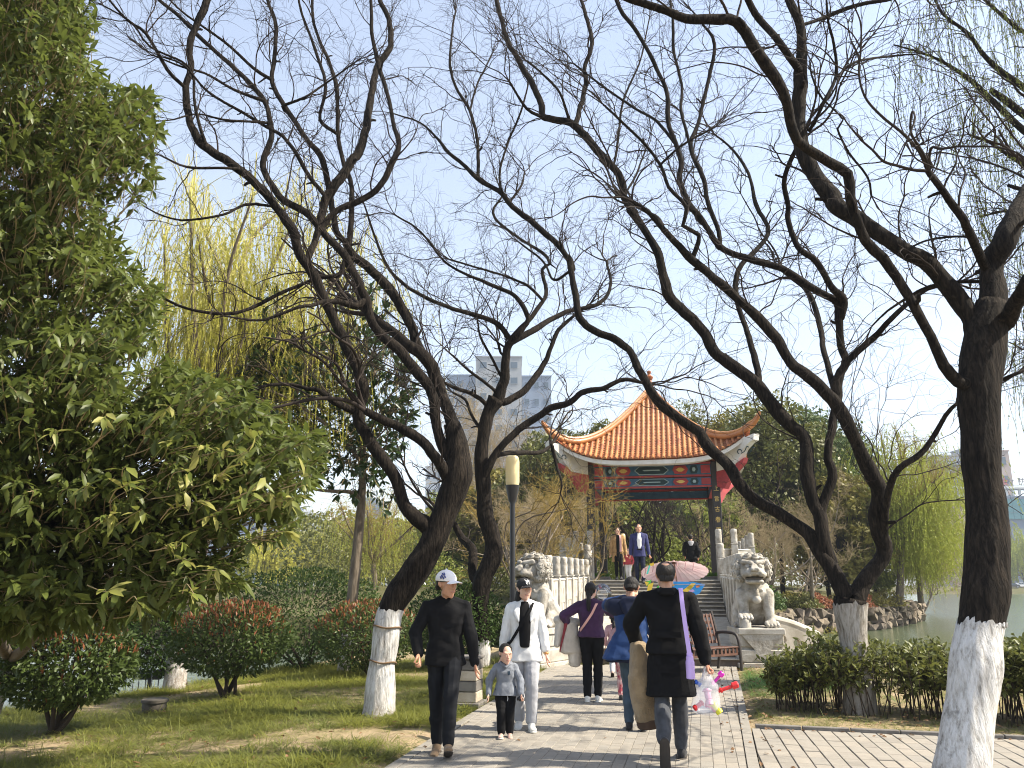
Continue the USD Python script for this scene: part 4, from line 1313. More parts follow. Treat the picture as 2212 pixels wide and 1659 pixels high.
def bare_tree(name, label, trunk, limbs, d, wash=None, wash_m=limewash, nsides=44, rings=(), seed=0, group=None, base=None, twig=twig_dark, twk=None, sides=14, trunk_mat=bark_dark, stubs=True, root=1.18):
    """trunk: code with its depth d; limbs: (code, depth at tip). wash: height of the painted foot"""
    rnd = np.random.default_rng(seed)
    t = thing(name, label, 'tree', base)
    tp = limb_points(trunk[0])
    depth_tip = trunk[1]
    n = len(tp)
    done = []

    def build(px, dd, jit=0.7):
        w = np.array([P(a, b, c) for (a, b, _), c in zip(px, dd)])
        r = np.array([q * mpp(p) / 2 for (_, _, q), p in zip(px, w)])
        path = catmull(np.c_[w, r], 0.09 if r.max() > 0.06 else 0.14)
        r_ = np.maximum(path[:, 3], 0.004)
        p_ = path[:, :3]
        j = np.stack([meshkit.noise(p_ * 2.6 + 17 * c, seed + c) + 0.6 * meshkit.noise(p_ * 6.5, seed + c + 7) - 0.8 for c in range(3)], 1)
        r_ = r_ * (1 + 0.22 * (meshkit.noise(p_ * 3.3, seed + 40) - 0.5))
        return p_ + j * np.minimum(r_, 0.07)[:, None] * jit, r_

    def frac(px):
        s = np.concatenate([[0], np.cumsum(np.hypot(*np.diff(px[:, :2], axis=0).T))])
        return s / s[-1]

    dd = lerp(d, depth_tip, frac(tp))
    pts, rad = build(tp, dd, 0.12)
    k = np.arange(len(pts))
    h = pts[:, 2] - pts[0, 2]
    rad = rad * (1 + (root - 1) * np.exp(-np.maximum(h, 0) / 0.16))
    done.append((tp[:, :2], dd))
    obj('trunk', tube(pts, rad, nsides, bark=0.06, seed=seed, ridge=16), trunk_mat, t, smooth=True, world=True)
    if wash:
        m = h < wash + 0.035
        pw, rw = pts[m], rad[m] + 0.007
        q = catmull(np.c_[pw, rw], 0.03)
        v, f = tube(q[:, :3], q[:, 3], nsides, caps=False, bark=0.06, seed=seed, ridge=16)
        # same ridges as the trunk below, ragged upper edge
        hh = v[:, 2] - pts[0, 2]
        ang = np.arange(len(v)) % nsides
        lim = wash - 0.09 + 0.05 * meshkit.noise(np.stack([ang * 0.37, 0 * hh, 0 * hh], 1), seed) + 0.075 * meshkit.noise(np.stack([ang * 3.7, 0 * hh, 0 * hh], 1), seed + 1)
        over = np.maximum(0, hh - lim)
        v[:, 2] -= over
        obj('whitewash', (v, f), wash_m, t, smooth=True, world=True)
    for hr in rings:
        i = int(np.argmin(np.abs(h - hr)))
        tg = unit(pts[i + 1] - pts[i - 1])
        e1 = unit(np.cross(tg, [0, 1.0, 0.2]))
        e2 = np.cross(tg, e1)
        aa = np.linspace(0, 2 * math.pi, 40)
        rr_ = rad[i] * 1.05 + 0.014
        obj('twine', tube(pts[i] + rr_ * (np.cos(aa)[:, None] * e1 + np.sin(aa)[:, None] * e2) + tg * (0.012 * np.sin(3 * aa))[:, None], 0.011, 6, caps=False, bark=0.3), twine_m, t, smooth=True, world=True)
    allL = []
    for code, tip in limbs:
        px = limb_points(code)
        px[:, 2] *= 0.87
        best = min(((np.hypot(*(p - px[0, :2])), dv) for pp, dv2 in done for p, dv in zip(pp, dv2)), key=lambda q: q[0])
        near = min(((np.hypot(*(q - px[0, :2])), q) for pp, _ in done for q in pp), key=lambda q: q[0])
        if 3 < near[0] < 75:                                  # root the limb in what it grows from
            px = np.vstack([[near[1][0], near[1][1], px[0, 2]], px])
        dd = lerp(best[1], tip, frac(px)) + 0.12 * np.sin(frac(px) * 9 + rnd.uniform(0, 6)) * np.minimum(1, frac(px) * 4)
        done.append((px[:, :2], dd))
        pts, rad = build(px, dd)
        lm = [tube(pts, rad, sides if rad.max() > 0.05 else 8, bark=0.07 if rad.max() > 0.04 else 0.03, seed=seed + len(done))]
        for _ in range(int(rnd.integers(1, 4)) if rad.max() > 0.03 else 0):        # broken stubs and knots
            i = int(rnd.integers(2, len(pts) - 1))
            dv = unit(unit(pts[i] - pts[i - 1]) * 0.5 + perp_all(np.array([unit(pts[i] - pts[i - 1])]), rnd)[0])
            ln_ = rad[i] + rnd.uniform(0.03, 0.16)
            lm.append(tube(np.array([pts[i], pts[i] + dv * ln_ * 0.6 + rnd.normal(0, 0.008, 3), pts[i] + dv * ln_]), np.array([0.55, 0.42, 0.34]) * min(rad[i], 0.05), 7, bark=0.1))
        obj('limb', cat(*lm), trunk_mat, t, smooth=True, world=True)
        allL.append((pts, rad))
    blocks = twigs_on(allL, rnd, **(twk or {}))
    curves('branches', blocks[:1], twig, t, world=True, kind='stuff')
    curves('twigs', blocks[1:], twig, t, world=True, kind='stuff')
    return t


TW = dict(every=0.40, length=(0.7, 1.7), levels=3)
b1 = on_ground(818, 1546)
bare_tree('bare_tree', 'dark bare tree on the left lawn, leaning whitewashed trunk then forking', ('H 115,1322,190 135,1000,172 150,900,165 200,600,168 330,400,186 430,250,172 480,140,165 O 965,1095,54 985,1040,58 990,1010,56 B 1050,1310,150 1015,1180,116', b1[1] + 0.2), [
    ('O 938,1150,46 B 700,1800,110 640,1640,100 560,1490,98 440,1330,92 370,1220,88 350,1100,92 385,1000,88 390,920,86 320,760,84 250,600,92 180,450,84 90,260,82 0,100,80 A 1040,1340,58 1010,1230,56 930,1110,54 800,970,54 700,900,52 560,800,56 500,730,50 455,610,44 445,480,42 470,350,38 460,260,36 500,130,40 560,0,44 590,-90,40', b1[1] - 0.8),
    ('A 1090,1400,40 1150,1260,44 1180,1100,54 1250,980,56 1340,850,54 1400,730,50 1420,600,46 1450,430,40 1480,330,36 1540,240,36 1530,100,32 1480,0,28 1470,-120,22', b1[1] + 1.6),
    ('A 1170,1220,34 1250,1130,38 1400,1060,38 1490,990,38 1550,870,36 1585,770,32 1550,650,26 1520,500,26 1470,330,28 1440,180,24 1435,0,20 1420,-120,16', b1[1] + 0.9),
    ('B 1050,1480,120 1000,1420,105 920,1250,88 890,1050,86 870,960,84 780,830,84 640,650,82 500,530,80 430,430,76 400,300,74 330,150,72 260,0,66 A 1180,1240,44 1080,1130,42 950,1060,42 870,940,38 860,870,36 900,730,34 890,620,30 860,530,28 760,420,30 640,310,28 540,220,24 420,100,22 300,0,18 200,-90,14', b1[1] + 0.2),
    ('B 1080,1400,150 1040,1250,120 1000,1120,104 930,900,100 850,750,100 720,620,92 560,500,82 430,400,76', b1[1] + 0.7),
    ('B 910,850,90 800,680,92 750,560,88 690,420,84 570,220,80 430,80,76 330,0,72 A 1300,1300,40 1250,1240,40 1230,1130,38 1200,970,38 1160,830,36 1100,760,30 1000,610,30 930,500,28 905,420,26 920,280,24 925,130,22 880,0,18 860,-90,14', b1[1] + 1.0),
    ('A 1320,1310,34 1330,1100,32 1325,960,30 1290,880,30 1260,720,26 1250,480,24 1210,330,22 1130,130,18 1120,-60,14', b1[1] + 1.9),
    ('A 1185,1045,26 1100,940,26 1040,830,26 960,730,24 870,680,20 740,600,18 560,490,15 430,350,12 300,300,9', b1[1] - 1.0),
    ('B 990,1600,90 900,1420,88 760,1280,80 620,1200,76 480,1140,70 400,1100,62', b1[1] - 0.2),
    ('B 320,1090,66 240,1050,60 160,1010,50 60,940,42 E 1650,700,26 1560,675,22 1400,690,18 1300,760,16 1240,800,12', b1[1] - 1.0),
    ('B 330,355,60 200,310,48 100,310,40 0,345,32 E 1600,262,22 1420,330,18 1300,325,12 1200,310,9', b1[1] - 1.2),
    ('B 215,110,36 140,130,34 60,140,32 E 1640,130,22 1500,190,22 1340,270,22 1200,300,20 1000,270,18 850,200,14 780,150,8', b1[1] - 0.7),
    ('A 560,800,26 530,720,22 490,560,18 480,400,16 420,330,14 250,250,13 150,120,12 0,30,9', b1[1] - 1.4),
    ('A 450,480,24 340,370,22 230,180,20 130,110,16 0,-40,12', b1[1] - 1.7),
    ('A 900,880,26 740,900,22 620,830,14', b1[1] - 1.2) if False else ('A 730,905,20 640,900,18 450,895,16 300,830,9', b1[1] - 1.3),
    ('A 905,430,24 800,360,20 680,250,17 560,160,14 420,60,12 330,-30,9', b1[1] - 0.2),
    ('A 860,540,22 700,480,18 540,390,15 400,350,12 250,290,8', b1[1] - 0.9),
    ('A 1160,640,22 1190,500,22 1180,400,20 1120,220,18 1060,60,14 1040,-60,10', b1[1] + 1.4),
    ('A 960,570,18 1080,520,15 1200,440,13 1330,350,9', b1[1] + 0.6),
    ('A 880,660,18 780,650,16 640,640,14 500,610,12 380,640,10 280,650,7', b1[1] - 1.2),
    ('A 870,1100,18 760,1095,18 640,1150,16 420,1180,13 280,1140,10 200,1090,7', b1[1] - 1.4),
], b1[1], wash=1.32, rings=(0.62, 1.06), seed=21, base=b1, twk=TW)

b2 = on_ground(1042, 1441)
bare_tree('bare_tree', 'darker bare tree farther back, just left of the lamp post, with a whitewashed foot', ('O 1042,1444,36 1040,1370,33 1038,1300,34 H 800,420,130 870,250,118 858,120,110 820,0,104 B 1240,1620,104 1225,1480,100 1230,1350,98 1270,1130,96 1330,1010,120', b2[1]), [
    ('B 1340,1000,100 1390,850,80 1410,650,66 1440,590,62 1500,520,66 1560,440,44 1490,300,38 1420,240,34 1250,170,30 1130,120,24 960,20,18 A 1700,1240,14 1560,1150,10', b2[1] - 1.0),
    ('B 1430,575,46 1340,470,42 1150,400,38 960,340,36 800,270,32 640,160,28 540,30,24 A 1500,1400,20 1450,1250,15 1400,1100,10', b2[1] - 1.4),
    ('B 1470,580,60 1620,500,52 1740,430,44 1880,370,36 2060,330,30 2150,190,26 2120,20,20', b2[1] + 1.2),
    ('B 1560,450,40 1650,330,36 1690,230,34 1660,80,28 1700,0,26 C 300,1170,16 340,1050,12', b2[1] + 0.5),
    ('B 1660,300,26 1560,200,24 1400,130,20 1200,70,18 1000,10,14', b2[1] - 0.6),
    ('B 1390,1030,64 1540,940,56 1660,780,48 1720,650,40 1780,510,34 1880,420,26 2000,330,16', b2[1] + 0.8),
    ('B 1250,1560,80 1330,1400,64 1440,1270,60 1560,1180,58 1720,1080,58 1850,1030,54 1960,950,50 2100,930,42 2240,870,34 D 200,950,16', b2[1] - 0.6),
    ('B 1260,1050,40 1150,970,36 1040,930,30 960,890,24', b2[1] - 0.6),
    ('B 1375,690,24 1360,650,24 1342,595,22', b2[1] - 0.1),
    ('H 800,420,80 735,400,74 730,230,70 660,140,60 610,50,48', b2[1] + 1.0),
    ('B 1230,1220,30 1160,1130,26 1110,1010,22 1020,960,14', b2[1] + 0.4),
    ('B 1370,1400,44 1500,1390,40 1640,1390,34 1720,1345,26', b2[1] + 1.6),
    ('B 1735,1345,30 1760,1480,26 1800,1600,20 1790,1680,12', b2[1] + 1.5),
    ('B 1320,950,28 1240,880,24 1100,770,20 1000,680,14', b2[1] - 1.2),
    ('B 1370,850,24 1310,730,22 1220,560,18 1200,440,12', b2[1] - 0.4),
], b2[1], wash=0.55, seed=22, base=b2, twk=dict(every=0.36, length=(0.8, 1.9), levels=3, from_r=0.2), root=1.1)

b3 = on_ground(1858, 1541)
bare_tree('bare_tree', 'bare tree with low V fork and greyed whitewash before the right hedge', ('K 905,1308,196 890,1000,182 860,800,168 842,610,196 845,545,205', b3[1]), [
    ('K 835,560,140 780,470,128 690,300,104 560,120,98 400,0,94 D 800,1590,74 700,1500,72 620,1380,70 520,1280,66 480,1210,62 400,1160,58 310,1100,58 230,1010,54 170,920,50 110,790,46 60,740,46 0,700,46 B 2080,540,60 1980,480,60 1920,390,58 1890,200,52 1850,0,50 C 720,1450,36 680,1370,34 560,1240,36 400,1110,34 330,1030,30 220,960,28 60,820,22 0,750,18 A 1700,660,12 1560,610,8', b3[1] + 3.2),
    ('K 715,300,100 660,150,98 630,0,96 D 1050,1450,78 1045,1250,80 940,1150,82 850,1040,84 770,940,82 650,850,74 560,770,68 490,660,64 400,570,64 320,490,66 290,400,58 270,330,52 230,210,50 150,80,50 90,0,50 C 1060,1150,48 1000,1070,46 980,970,46 920,880,46 740,680,44 640,640,42 555,620,42 540,530,38 430,330,34 370,220,30 310,0,26 290,-100,20', b3[1] + 1.6),
    ('K 870,560,140 920,500,128 1000,350,116 1065,220,118 1020,80,112 1010,0,108 D 1430,1540,92 1410,1450,88 1340,1300,84 1260,1150,84 1180,1030,84 1060,920,70 960,840,64 900,730,62 800,610,58 700,510,54 600,420,58 430,290,48 300,150,38 200,30,30 C 1040,1080,24', b3[1] - 0.9),
    ('D 1110,1660,66 1185,1450,58 1160,1330,54 1185,1180,50 1205,1050,54 1200,960,66 1230,880,56 1262,830,50 1230,750,46 1218,600,48 1200,500,46 1060,430,44 930,340,44 760,290,44 640,250,40 560,190,38 480,60,36 430,0,36 C 1290,970,34 1300,870,30 1270,760,28 1230,650,28 1225,500,26 1170,370,24 1080,200,24 990,80,24 950,0,22 920,-100,16', b3[1] + 0.3),
    ('D 1225,600,50 1245,500,54 1180,430,40 1100,300,38 1000,220,36 950,70,34 950,0,34 C 1850,980,34 1880,880,30 1915,800,26', b3[1] - 1.0),
    ('D 1275,820,40 1400,710,38 1500,600,34 1600,510,30 1700,440,26 1850,410,20', b3[1] - 0.8),
    ('D 1190,970,40 1150,800,36 1110,600,34 1050,450,30 960,380,22', b3[1] + 1.6),
    ('D 790,940,40 775,830,40 720,640,36 690,560,32 665,420,34 700,310,30 770,240,30 840,140,28 810,50,26 780,0,26 C 1660,930,20 1580,810,16 1480,720,12', b3[1] + 2.2),
    ('K 1060,200,64 D 1480,1550,44 1540,1410,40 1650,1330,36 1740,1220,32 1790,1120,28 1850,1055,22', b3[1] - 1.2),
    ('C 1500,1330,30 1500,1240,30 1440,1080,28 1420,960,28 1370,850,26 1350,760,28 1390,660,24 1440,450,24 1480,240,22 1420,140,14 1360,60,10', b3[1] + 0.6),
    ('C 1345,770,20 1300,600,18 1300,450,18 1260,280,18 1255,140,16 1240,0,12', b3[1] + 0.9),
    ('C 1365,1370,30 1390,1260,28 1310,1210,26 1330,1110,24 1230,1000,22 1190,890,20 1100,770,18 980,650,16 880,560,12', b3[1] - 1.3),
    ('C 730,660,32 790,450,30 780,370,26 820,230,26 780,50,22 740,-40,16', b3[1] + 2.2),
    ('C 700,640,20 650,500,16 560,400,14 460,320,10', b3[1] + 0.8),
    ('C 215,960,24 205,740,20 165,590,20 95,470,18 60,350,16 75,150,13 90,60,10', b3[1] + 3.8),
    ('C 330,1010,16 330,900,14 380,740,14 440,600,12 480,450,9', b3[1] + 2.6),
    ('C 170,600,14 200,470,12 290,290,10', b3[1] + 4.0) if False else ('C 168,590,13 200,470,12 290,280,9', b3[1] + 4.4),
    ('C 555,625,22 470,580,18 380,440,12', b3[1] + 0.6),
    ('C 940,880,16 960,760,16 990,540,14 1080,320,12 1130,90,8', b3[1] + 2.4),
    ('C 1200,1220,26 1180,1170,24 1120,1140,22 1040,1085,22', b3[1] + 0.6),
    ('C 1270,770,20 1170,650,18 1050,580,16 890,470,14 720,340,9', b3[1] + 1.8),
    ('C 1180,890,16 1300,780,14 1480,680,10', b3[1] - 1.0),
    ('C 1030,1090,18 900,1000,0.1 860,980,10', b3[1] + 2.0) if False else ('C 1010,1020,14 1050,950,14 1110,800,10', b3[1] + 2.2),
    ('C 375,1090,14 440,1000,14 460,920,10', b3[1] + 3.2),
    ('C 720,1440,20 620,1500,16 560,1400,14 420,1290,10', b3[1] + 3.6),
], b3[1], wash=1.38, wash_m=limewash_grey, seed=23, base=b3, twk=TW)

b4 = G(2064, 1706)
bare_tree('bare_tree', 'thick foreground tree with bright whitewash and furrowed dark bark at the right', ('K 1545,1800,318 1580,1659,308 1640,1200,296 1690,780,284 1712,650,282 1735,400,268 1740,0,250 D 1985,1400,196 1980,1200,190 1970,1000,206 1985,850,206 2005,700,205 2020,620,196 2036,520,150', b4[1] + 0.4), [
    ('D 1960,680,120 1920,590,112 1850,480,110 1720,330,104 1600,260,98 1480,180,96 1330,80,96 1200,0,98 C 2100,1060,100 2030,960,96 1960,820,92 1940,640,80 1930,430,80 1945,280,62 1930,120,56 1870,0,48 1820,-120,40', b4[1] + 1.0),
    ('D 1900,960,80 1850,940,72 1780,850,66 1720,700,62 1650,580,60 1560,430,60 1450,280,58 1360,180,56 C 2200,1060,58 2190,930,60 2030,840,62 1920,760,64 1880,640,62 1850,500,66 1760,360,72 1680,240,66 1600,110,60 1500,100,58 1330,100,54 1230,60,48 1040,0,44 900,-60,34', b4[1] - 1.0),
    ('D 2030,640,160 2045,350,140 2100,200,134 2150,80,124 2200,0,116 2290,-180,100 2340,-420,80', b4[1] + 0.6),
    ('D 2100,640,110 2150,540,96 2230,400,90 2330,250,80 2450,60,60', b4[1] - 0.6),
    ('G 1130,1410,66 1095,1330,58 1020,1180,52 960,1100,48 880,990,44 822,912,36', b4[1] - 0.6),
    ('C 1930,380,50 1830,230,48 1720,100,44 1660,0,40 1600,-120,30', b4[1] + 0.2),
    ('C 1870,170,16 1900,140,26 2000,120,30 2150,60,32 2260,20,34 2400,0,36', b4[1] + 0.8) if False else ('G 160,130,22 300,80,24 440,30,26 600,0,26 760,-40,20', b4[1] + 0.8),
    ('D 1990,400,24 1850,405,22 1700,430,20 1600,480,18 1480,560,14 1400,640,10', b4[1] + 1.4),
    ('G 190,700,24 270,540,22 330,410,20 320,250,18 290,120,16 280,0,12', b4[1] + 0.4),
    ('G 335,410,16 440,330,14 640,300,14 760,290,9', b4[1] + 1.0),
    ('G 240,500,12 200,400,12 190,330,8', b4[1] + 0.4),
    ('C 1920,800,28 1880,900,26 1850,980,24 1850,1080,22', b4[1] + 2.0) if False else ('G 370,640,10 340,690,14 400,820,14 500,950,14 520,1050,12', b4[1] + 1.6),
    ('D 2090,640,30 2110,740,20 2180,740,16 2260,760,12', b4[1] + 0.4) if False else ('D 2075,930,26 2140,910,22 2230,870,20 2320,820,14', b4[1] + 0.6),
    ('D 2000,300,20 1950,180,18 1850,160,16 1700,180,14 1600,220,10', b4[1] + 1.6),
], b4[1], wash=1.28, nsides=72, seed=24, base=b4, twk=dict(every=0.42, length=(0.6, 1.4), levels=3, from_r=0.09), sides=20, root=1.1)

# ================================================================ leaves
def leaf_mat(name, ramp, rough=0.42, trans=0.28, spec=0.5):
    return mat(name, ramp[0], rough, island=[(i / (len(ramp) - 1), c) for i, c in enumerate(ramp)], trans=trans, spec=spec)


lf_osm = leaf_mat('leaf_broad', [(0.10, 0.125, 0.026), (0.16, 0.18, 0.038), (0.22, 0.225, 0.05), (0.27, 0.265, 0.065), (0.36, 0.335, 0.10), (0.18, 0.195, 0.042), (0.40, 0.30, 0.08)], 0.45, 0.42, 0.35)
lf_mag = leaf_mat('leaf_magnolia', [(0.03, 0.055, 0.013), (0.045, 0.078, 0.017), (0.07, 0.10, 0.02), (0.14, 0.145, 0.03), (0.23, 0.18, 0.035)], 0.36, 0.3, 0.5)
lf_shrub = leaf_mat('leaf_shrub', [(0.065, 0.095, 0.022), (0.10, 0.13, 0.03), (0.14, 0.16, 0.04), (0.19, 0.19, 0.055)], 0.45, 0.3, 0.3)
lf_red = leaf_mat('leaf_red_tip', [(0.24, 0.085, 0.035), (0.29, 0.13, 0.045), (0.26, 0.16, 0.05), (0.17, 0.15, 0.04), (0.15, 0.16, 0.04)], 0.45, 0.3, 0.35)
lf_dark = leaf_mat('leaf_dark', [(0.05, 0.085, 0.018), (0.085, 0.125, 0.026), (0.135, 0.17, 0.038), (0.22, 0.235, 0.06)], 0.5, 0.32, 0.2)
lf_hedge = leaf_mat('leaf_hedge', [(0.12, 0.13, 0.032), (0.18, 0.165, 0.045), (0.24, 0.19, 0.058), (0.28, 0.19, 0.065), (0.16, 0.16, 0.045)], 0.45, 0.35, 0.3)
lf_will = leaf_mat('leaf_willow_yellow', [(0.44, 0.42, 0.065), (0.52, 0.49, 0.085), (0.58, 0.54, 0.11), (0.46, 0.38, 0.08)], 0.55, 0.35, 0.3)
lf_willg = leaf_mat('leaf_willow_green', [(0.32, 0.36, 0.05), (0.41, 0.43, 0.065), (0.48, 0.47, 0.08), (0.38, 0.34, 0.06)], 0.55, 0.35, 0.3)
lf_bud = leaf_mat('leaf_willow_bud', [(0.16, 0.19, 0.04), (0.23, 0.26, 0.055), (0.29, 0.32, 0.07)], 0.55, 0.4, 0.3)
lf_forest = [leaf_mat('leaf_forest_olive', [(0.11, 0.115, 0.024), (0.16, 0.155, 0.032), (0.22, 0.19, 0.045), (0.27, 0.21, 0.055)], 0.5, 0.25, 0.3),
             leaf_mat('leaf_forest_green', [(0.07, 0.105, 0.023), (0.10, 0.14, 0.03), (0.14, 0.17, 0.04)], 0.5, 0.25, 0.3),
             leaf_mat('leaf_forest_gold', [(0.19, 0.165, 0.028), (0.27, 0.22, 0.036), (0.34, 0.26, 0.05)], 0.5, 0.3, 0.3),
             leaf_mat('leaf_forest_lime', [(0.18, 0.21, 0.035), (0.25, 0.275, 0.045), (0.32, 0.32, 0.06)], 0.5, 0.35, 0.3)]


def rhomb(c, axis, nor, L, Wd):
    axis = unit(axis)
    side = unit(np.cross(axis, nor))
    n = len(c)
    v = np.stack([c - axis * L[:, None] / 2, c + side * Wd[:, None] / 2, c + axis * L[:, None] / 2, c - side * Wd[:, None] / 2], 1).reshape(-1, 3)
    f = np.array([[0, 1, 2], [0, 2, 3]])[None] + (np.arange(n) * 4)[:, None, None]
    return v, f.reshape(-1, 3)


def shoots(tips, dirs, r, per=(6, 10), L=(0.09, 0.15), wr=0.32, spread=0.9, along=0.16, droop=(0.1, 0.35), hang=0.25, sections=((0.4, 1.0), (0.75, 0.72))):
    """leaves standing round the ends of shoots"""
    base, ax, up = [], [], []
    for p, d in zip(tips, dirs):
        k = int(r.integers(*per))
        t = r.uniform(0, 1, k)
        b = p - d * (t * along)[:, None]
        a = unit(d * (0.9 - 0.7 * t)[:, None] + r.normal(0, spread * 0.6, (k, 3)) + np.array([0, 0, -hang]))
        base.append(b)
        ax.append(a)
        up.append(unit(np.array([0, 0, 1.0]) + r.normal(0, 0.45, (k, 3))))
    base, ax, up = np.vstack(base), np.vstack(ax), np.vstack(up)
    n = len(base)
    ln = r.uniform(*L, n)
    return base, ax, up, ln, ln * wr * r.uniform(0.8, 1.15, n), r.uniform(*droop)


# ---- the near evergreen tree at the left
r = np.random.default_rng(31)
outline = Polygon([(-420, -160), (150, -160), (205, 30), (215, 90), (235, 170), (330, 195), (352, 250), (345, 330), (335, 430), (265, 480), (280, 560), (345, 600), (352, 680), (330, 760), (420, 800), (545, 830), (600, 900), (700, 935), (712, 1010), (660, 1080), (640, 1150), (560, 1175), (520, 1215), (548, 1262), (440, 1290), (400, 1330), (300, 1330), (230, 1365), (130, 1345), (60, 1380), (-60, 1390), (-420, 1340)])
eb = on_ground(-42, 1592)
ev = thing('evergreen_tree', 'broad-leaved evergreen tree filling the left side, its pale forked trunk at the frame edge', 'tree', eb)
# sparse places where the sky or the willow shows through
holes = [(250, 420, 50, 60), (310, 480, 60, 50), (300, 800, 40, 60), (120, 620, 30, 40), (235, 90, 40, 60), (40, 760, 30, 30), (480, 1180, 60, 20), (330, 1000, 30, 26), (200, 900, 26, 30), (560, 1130, 40, 30), (430, 900, 30, 24), (90, 180, 40, 40), (160, 470, 34, 50), (90, 1000, 26, 30), (450, 1060, 34, 22), (210, 680, 30, 34), (30, 380, 30, 40), (250, 1230, 36, 24), (130, 1180, 24, 24), (610, 1020, 26, 20)]
tips, dirs, tw = [], [], []
tr0 = P(25, 1250, 8.6)
while len(tips) < 9000:
    px, py = r.uniform(-420, 715), r.uniform(-160, 1390)
    if not outline.contains(Point(px, py)):
        continue
    edge = outline.exterior.distance(Point(px, py))
    if r.uniform() > 0.45 + min(1, edge / 90) * 0.55:
        continue
    if any(((px - a) / c) ** 2 + ((py - b) / e) ** 2 < 1 for a, b, c, e in holes) and r.uniform() < 0.82:
        continue
    if px < 0 and r.uniform() < 0.45:
        continue
    d = 7.6 + r.normal(0, 0.6) + (0.5 if py < 700 else 0)
    p = P(px, py, max(5.6, d))
    out = unit(p - P(60, min(py + 160, 1150), 8.3) + r.normal(0, 0.4, 3))
    out = unit(out + np.array([0.25, -0.35, 0.1]))
    tips.append(p)
    dirs.append(out)
    L = r.uniform(0.3, 0.7)
    back = p - out * L + np.array([0, 0, -0.1 * L])
    q = catmull(np.array([p, (p + back) / 2 + r.normal(0, 0.03, 3), back]), 0.12)
    tw.append((q, 0.0022, 0.0045))
tips, dirs = np.array(tips), np.array(dirs)
base, ax, up, ln, wd, dr = shoots(tips, dirs, r, (6, 11), (0.08, 0.185), 0.32)
near = np.argsort(np.linalg.norm(base - EYE, axis=1) + np.where((base[:, 0] / base[:, 1] > -0.62), 0, 50))
foliage = obj('foliage', leafmesh(base[near[300:]], ax[near[300:]], up[near[300:]], ln[near[300:]], wd[near[300:]], 0.24, 0.3), lf_osm, ev, smooth=True, world=True)
tag(foliage, kind='stuff')
shades = [mat('leaf_single_%d' % k, c, 0.45, trans=0.4, spec=0.32) for k, c in enumerate(((0.12, 0.15, 0.032), (0.17, 0.19, 0.042), (0.22, 0.225, 0.055), (0.29, 0.28, 0.08)))]
for i in near[:300]:
    obj('leaf', leafmesh(base[i:i + 1], ax[i:i + 1], up[i:i + 1], ln[i:i + 1], wd[i:i + 1], 0.24, 0.3), shades[int(r.integers(0, 4))], ev, smooth=True, world=True)
curves('twigs', tw, twig_tan, ev, world=True, kind='stuff')


def px_tube(name, pts, parent, m, sides=10, step=0.1, bark=0.03, seed=0):
    """pts: (px, py, d, width)"""
    w = np.array([P(a, b, c) for a, b, c, _ in pts])
    rad = np.array([q * mpp(p) / 2 for (_, _, _, q), p in zip(pts, w)])
    path = catmull(np.c_[w, rad], step)
    obj(name, tube(path[:, :3], path[:, 3], sides, bark=bark, seed=seed), m, parent, smooth=True, world=True)
    return path


path = px_tube('trunk', [(-45, 1600, eb[1], 40), (-15, 1530, eb[1], 32), (15, 1440, eb[1] - 0.1, 30), (24, 1415, eb[1] - 0.1, 34)], ev, bark_pale, 14)
px_tube('whitewash', [(-45, 1600, eb[1], 42.5), (-15, 1530, eb[1], 34.5), (13, 1445, eb[1] - 0.1, 32.5)], ev, limewash, 14)
for k, pts in enumerate((
        [(22, 1425, eb[1] - 0.1, 26), (57, 1396, 8.8, 20), (95, 1340, 8.5, 17), (115, 1260, 8.2, 14), (150, 1120, 8.0, 12), (260, 1010, 7.8, 10), (420, 960, 7.6, 7), (600, 960, 7.5, 4)],
        [(22, 1425, eb[1] - 0.1, 26), (0, 1380, 8.9, 22), (-30, 1280, 8.8, 20), (10, 1050, 8.5, 18), (60, 800, 8.3, 15), (90, 560, 8.2, 12), (130, 330, 8.2, 9), (160, 120, 8.2, 5)],
        [(115, 1265, 8.2, 12), (220, 1215, 7.9, 9), (380, 1190, 7.6, 7), (520, 1180, 7.5, 4)],
        [(30, 950, 8.4, 13), (140, 780, 8.1, 10), (230, 640, 8.0, 8), (320, 600, 7.9, 4)],
        [(75, 650, 8.25, 11), (180, 430, 8.0, 8), (250, 300, 7.9, 6), (330, 230, 7.8, 3)],
        [(0, 1150, 8.6, 14), (-120, 900, 8.2, 12), (-200, 600, 8.0, 9), (-260, 200, 8.0, 6)])):
    px_tube('limb', pts, ev, bark_brown, 8, seed=k)

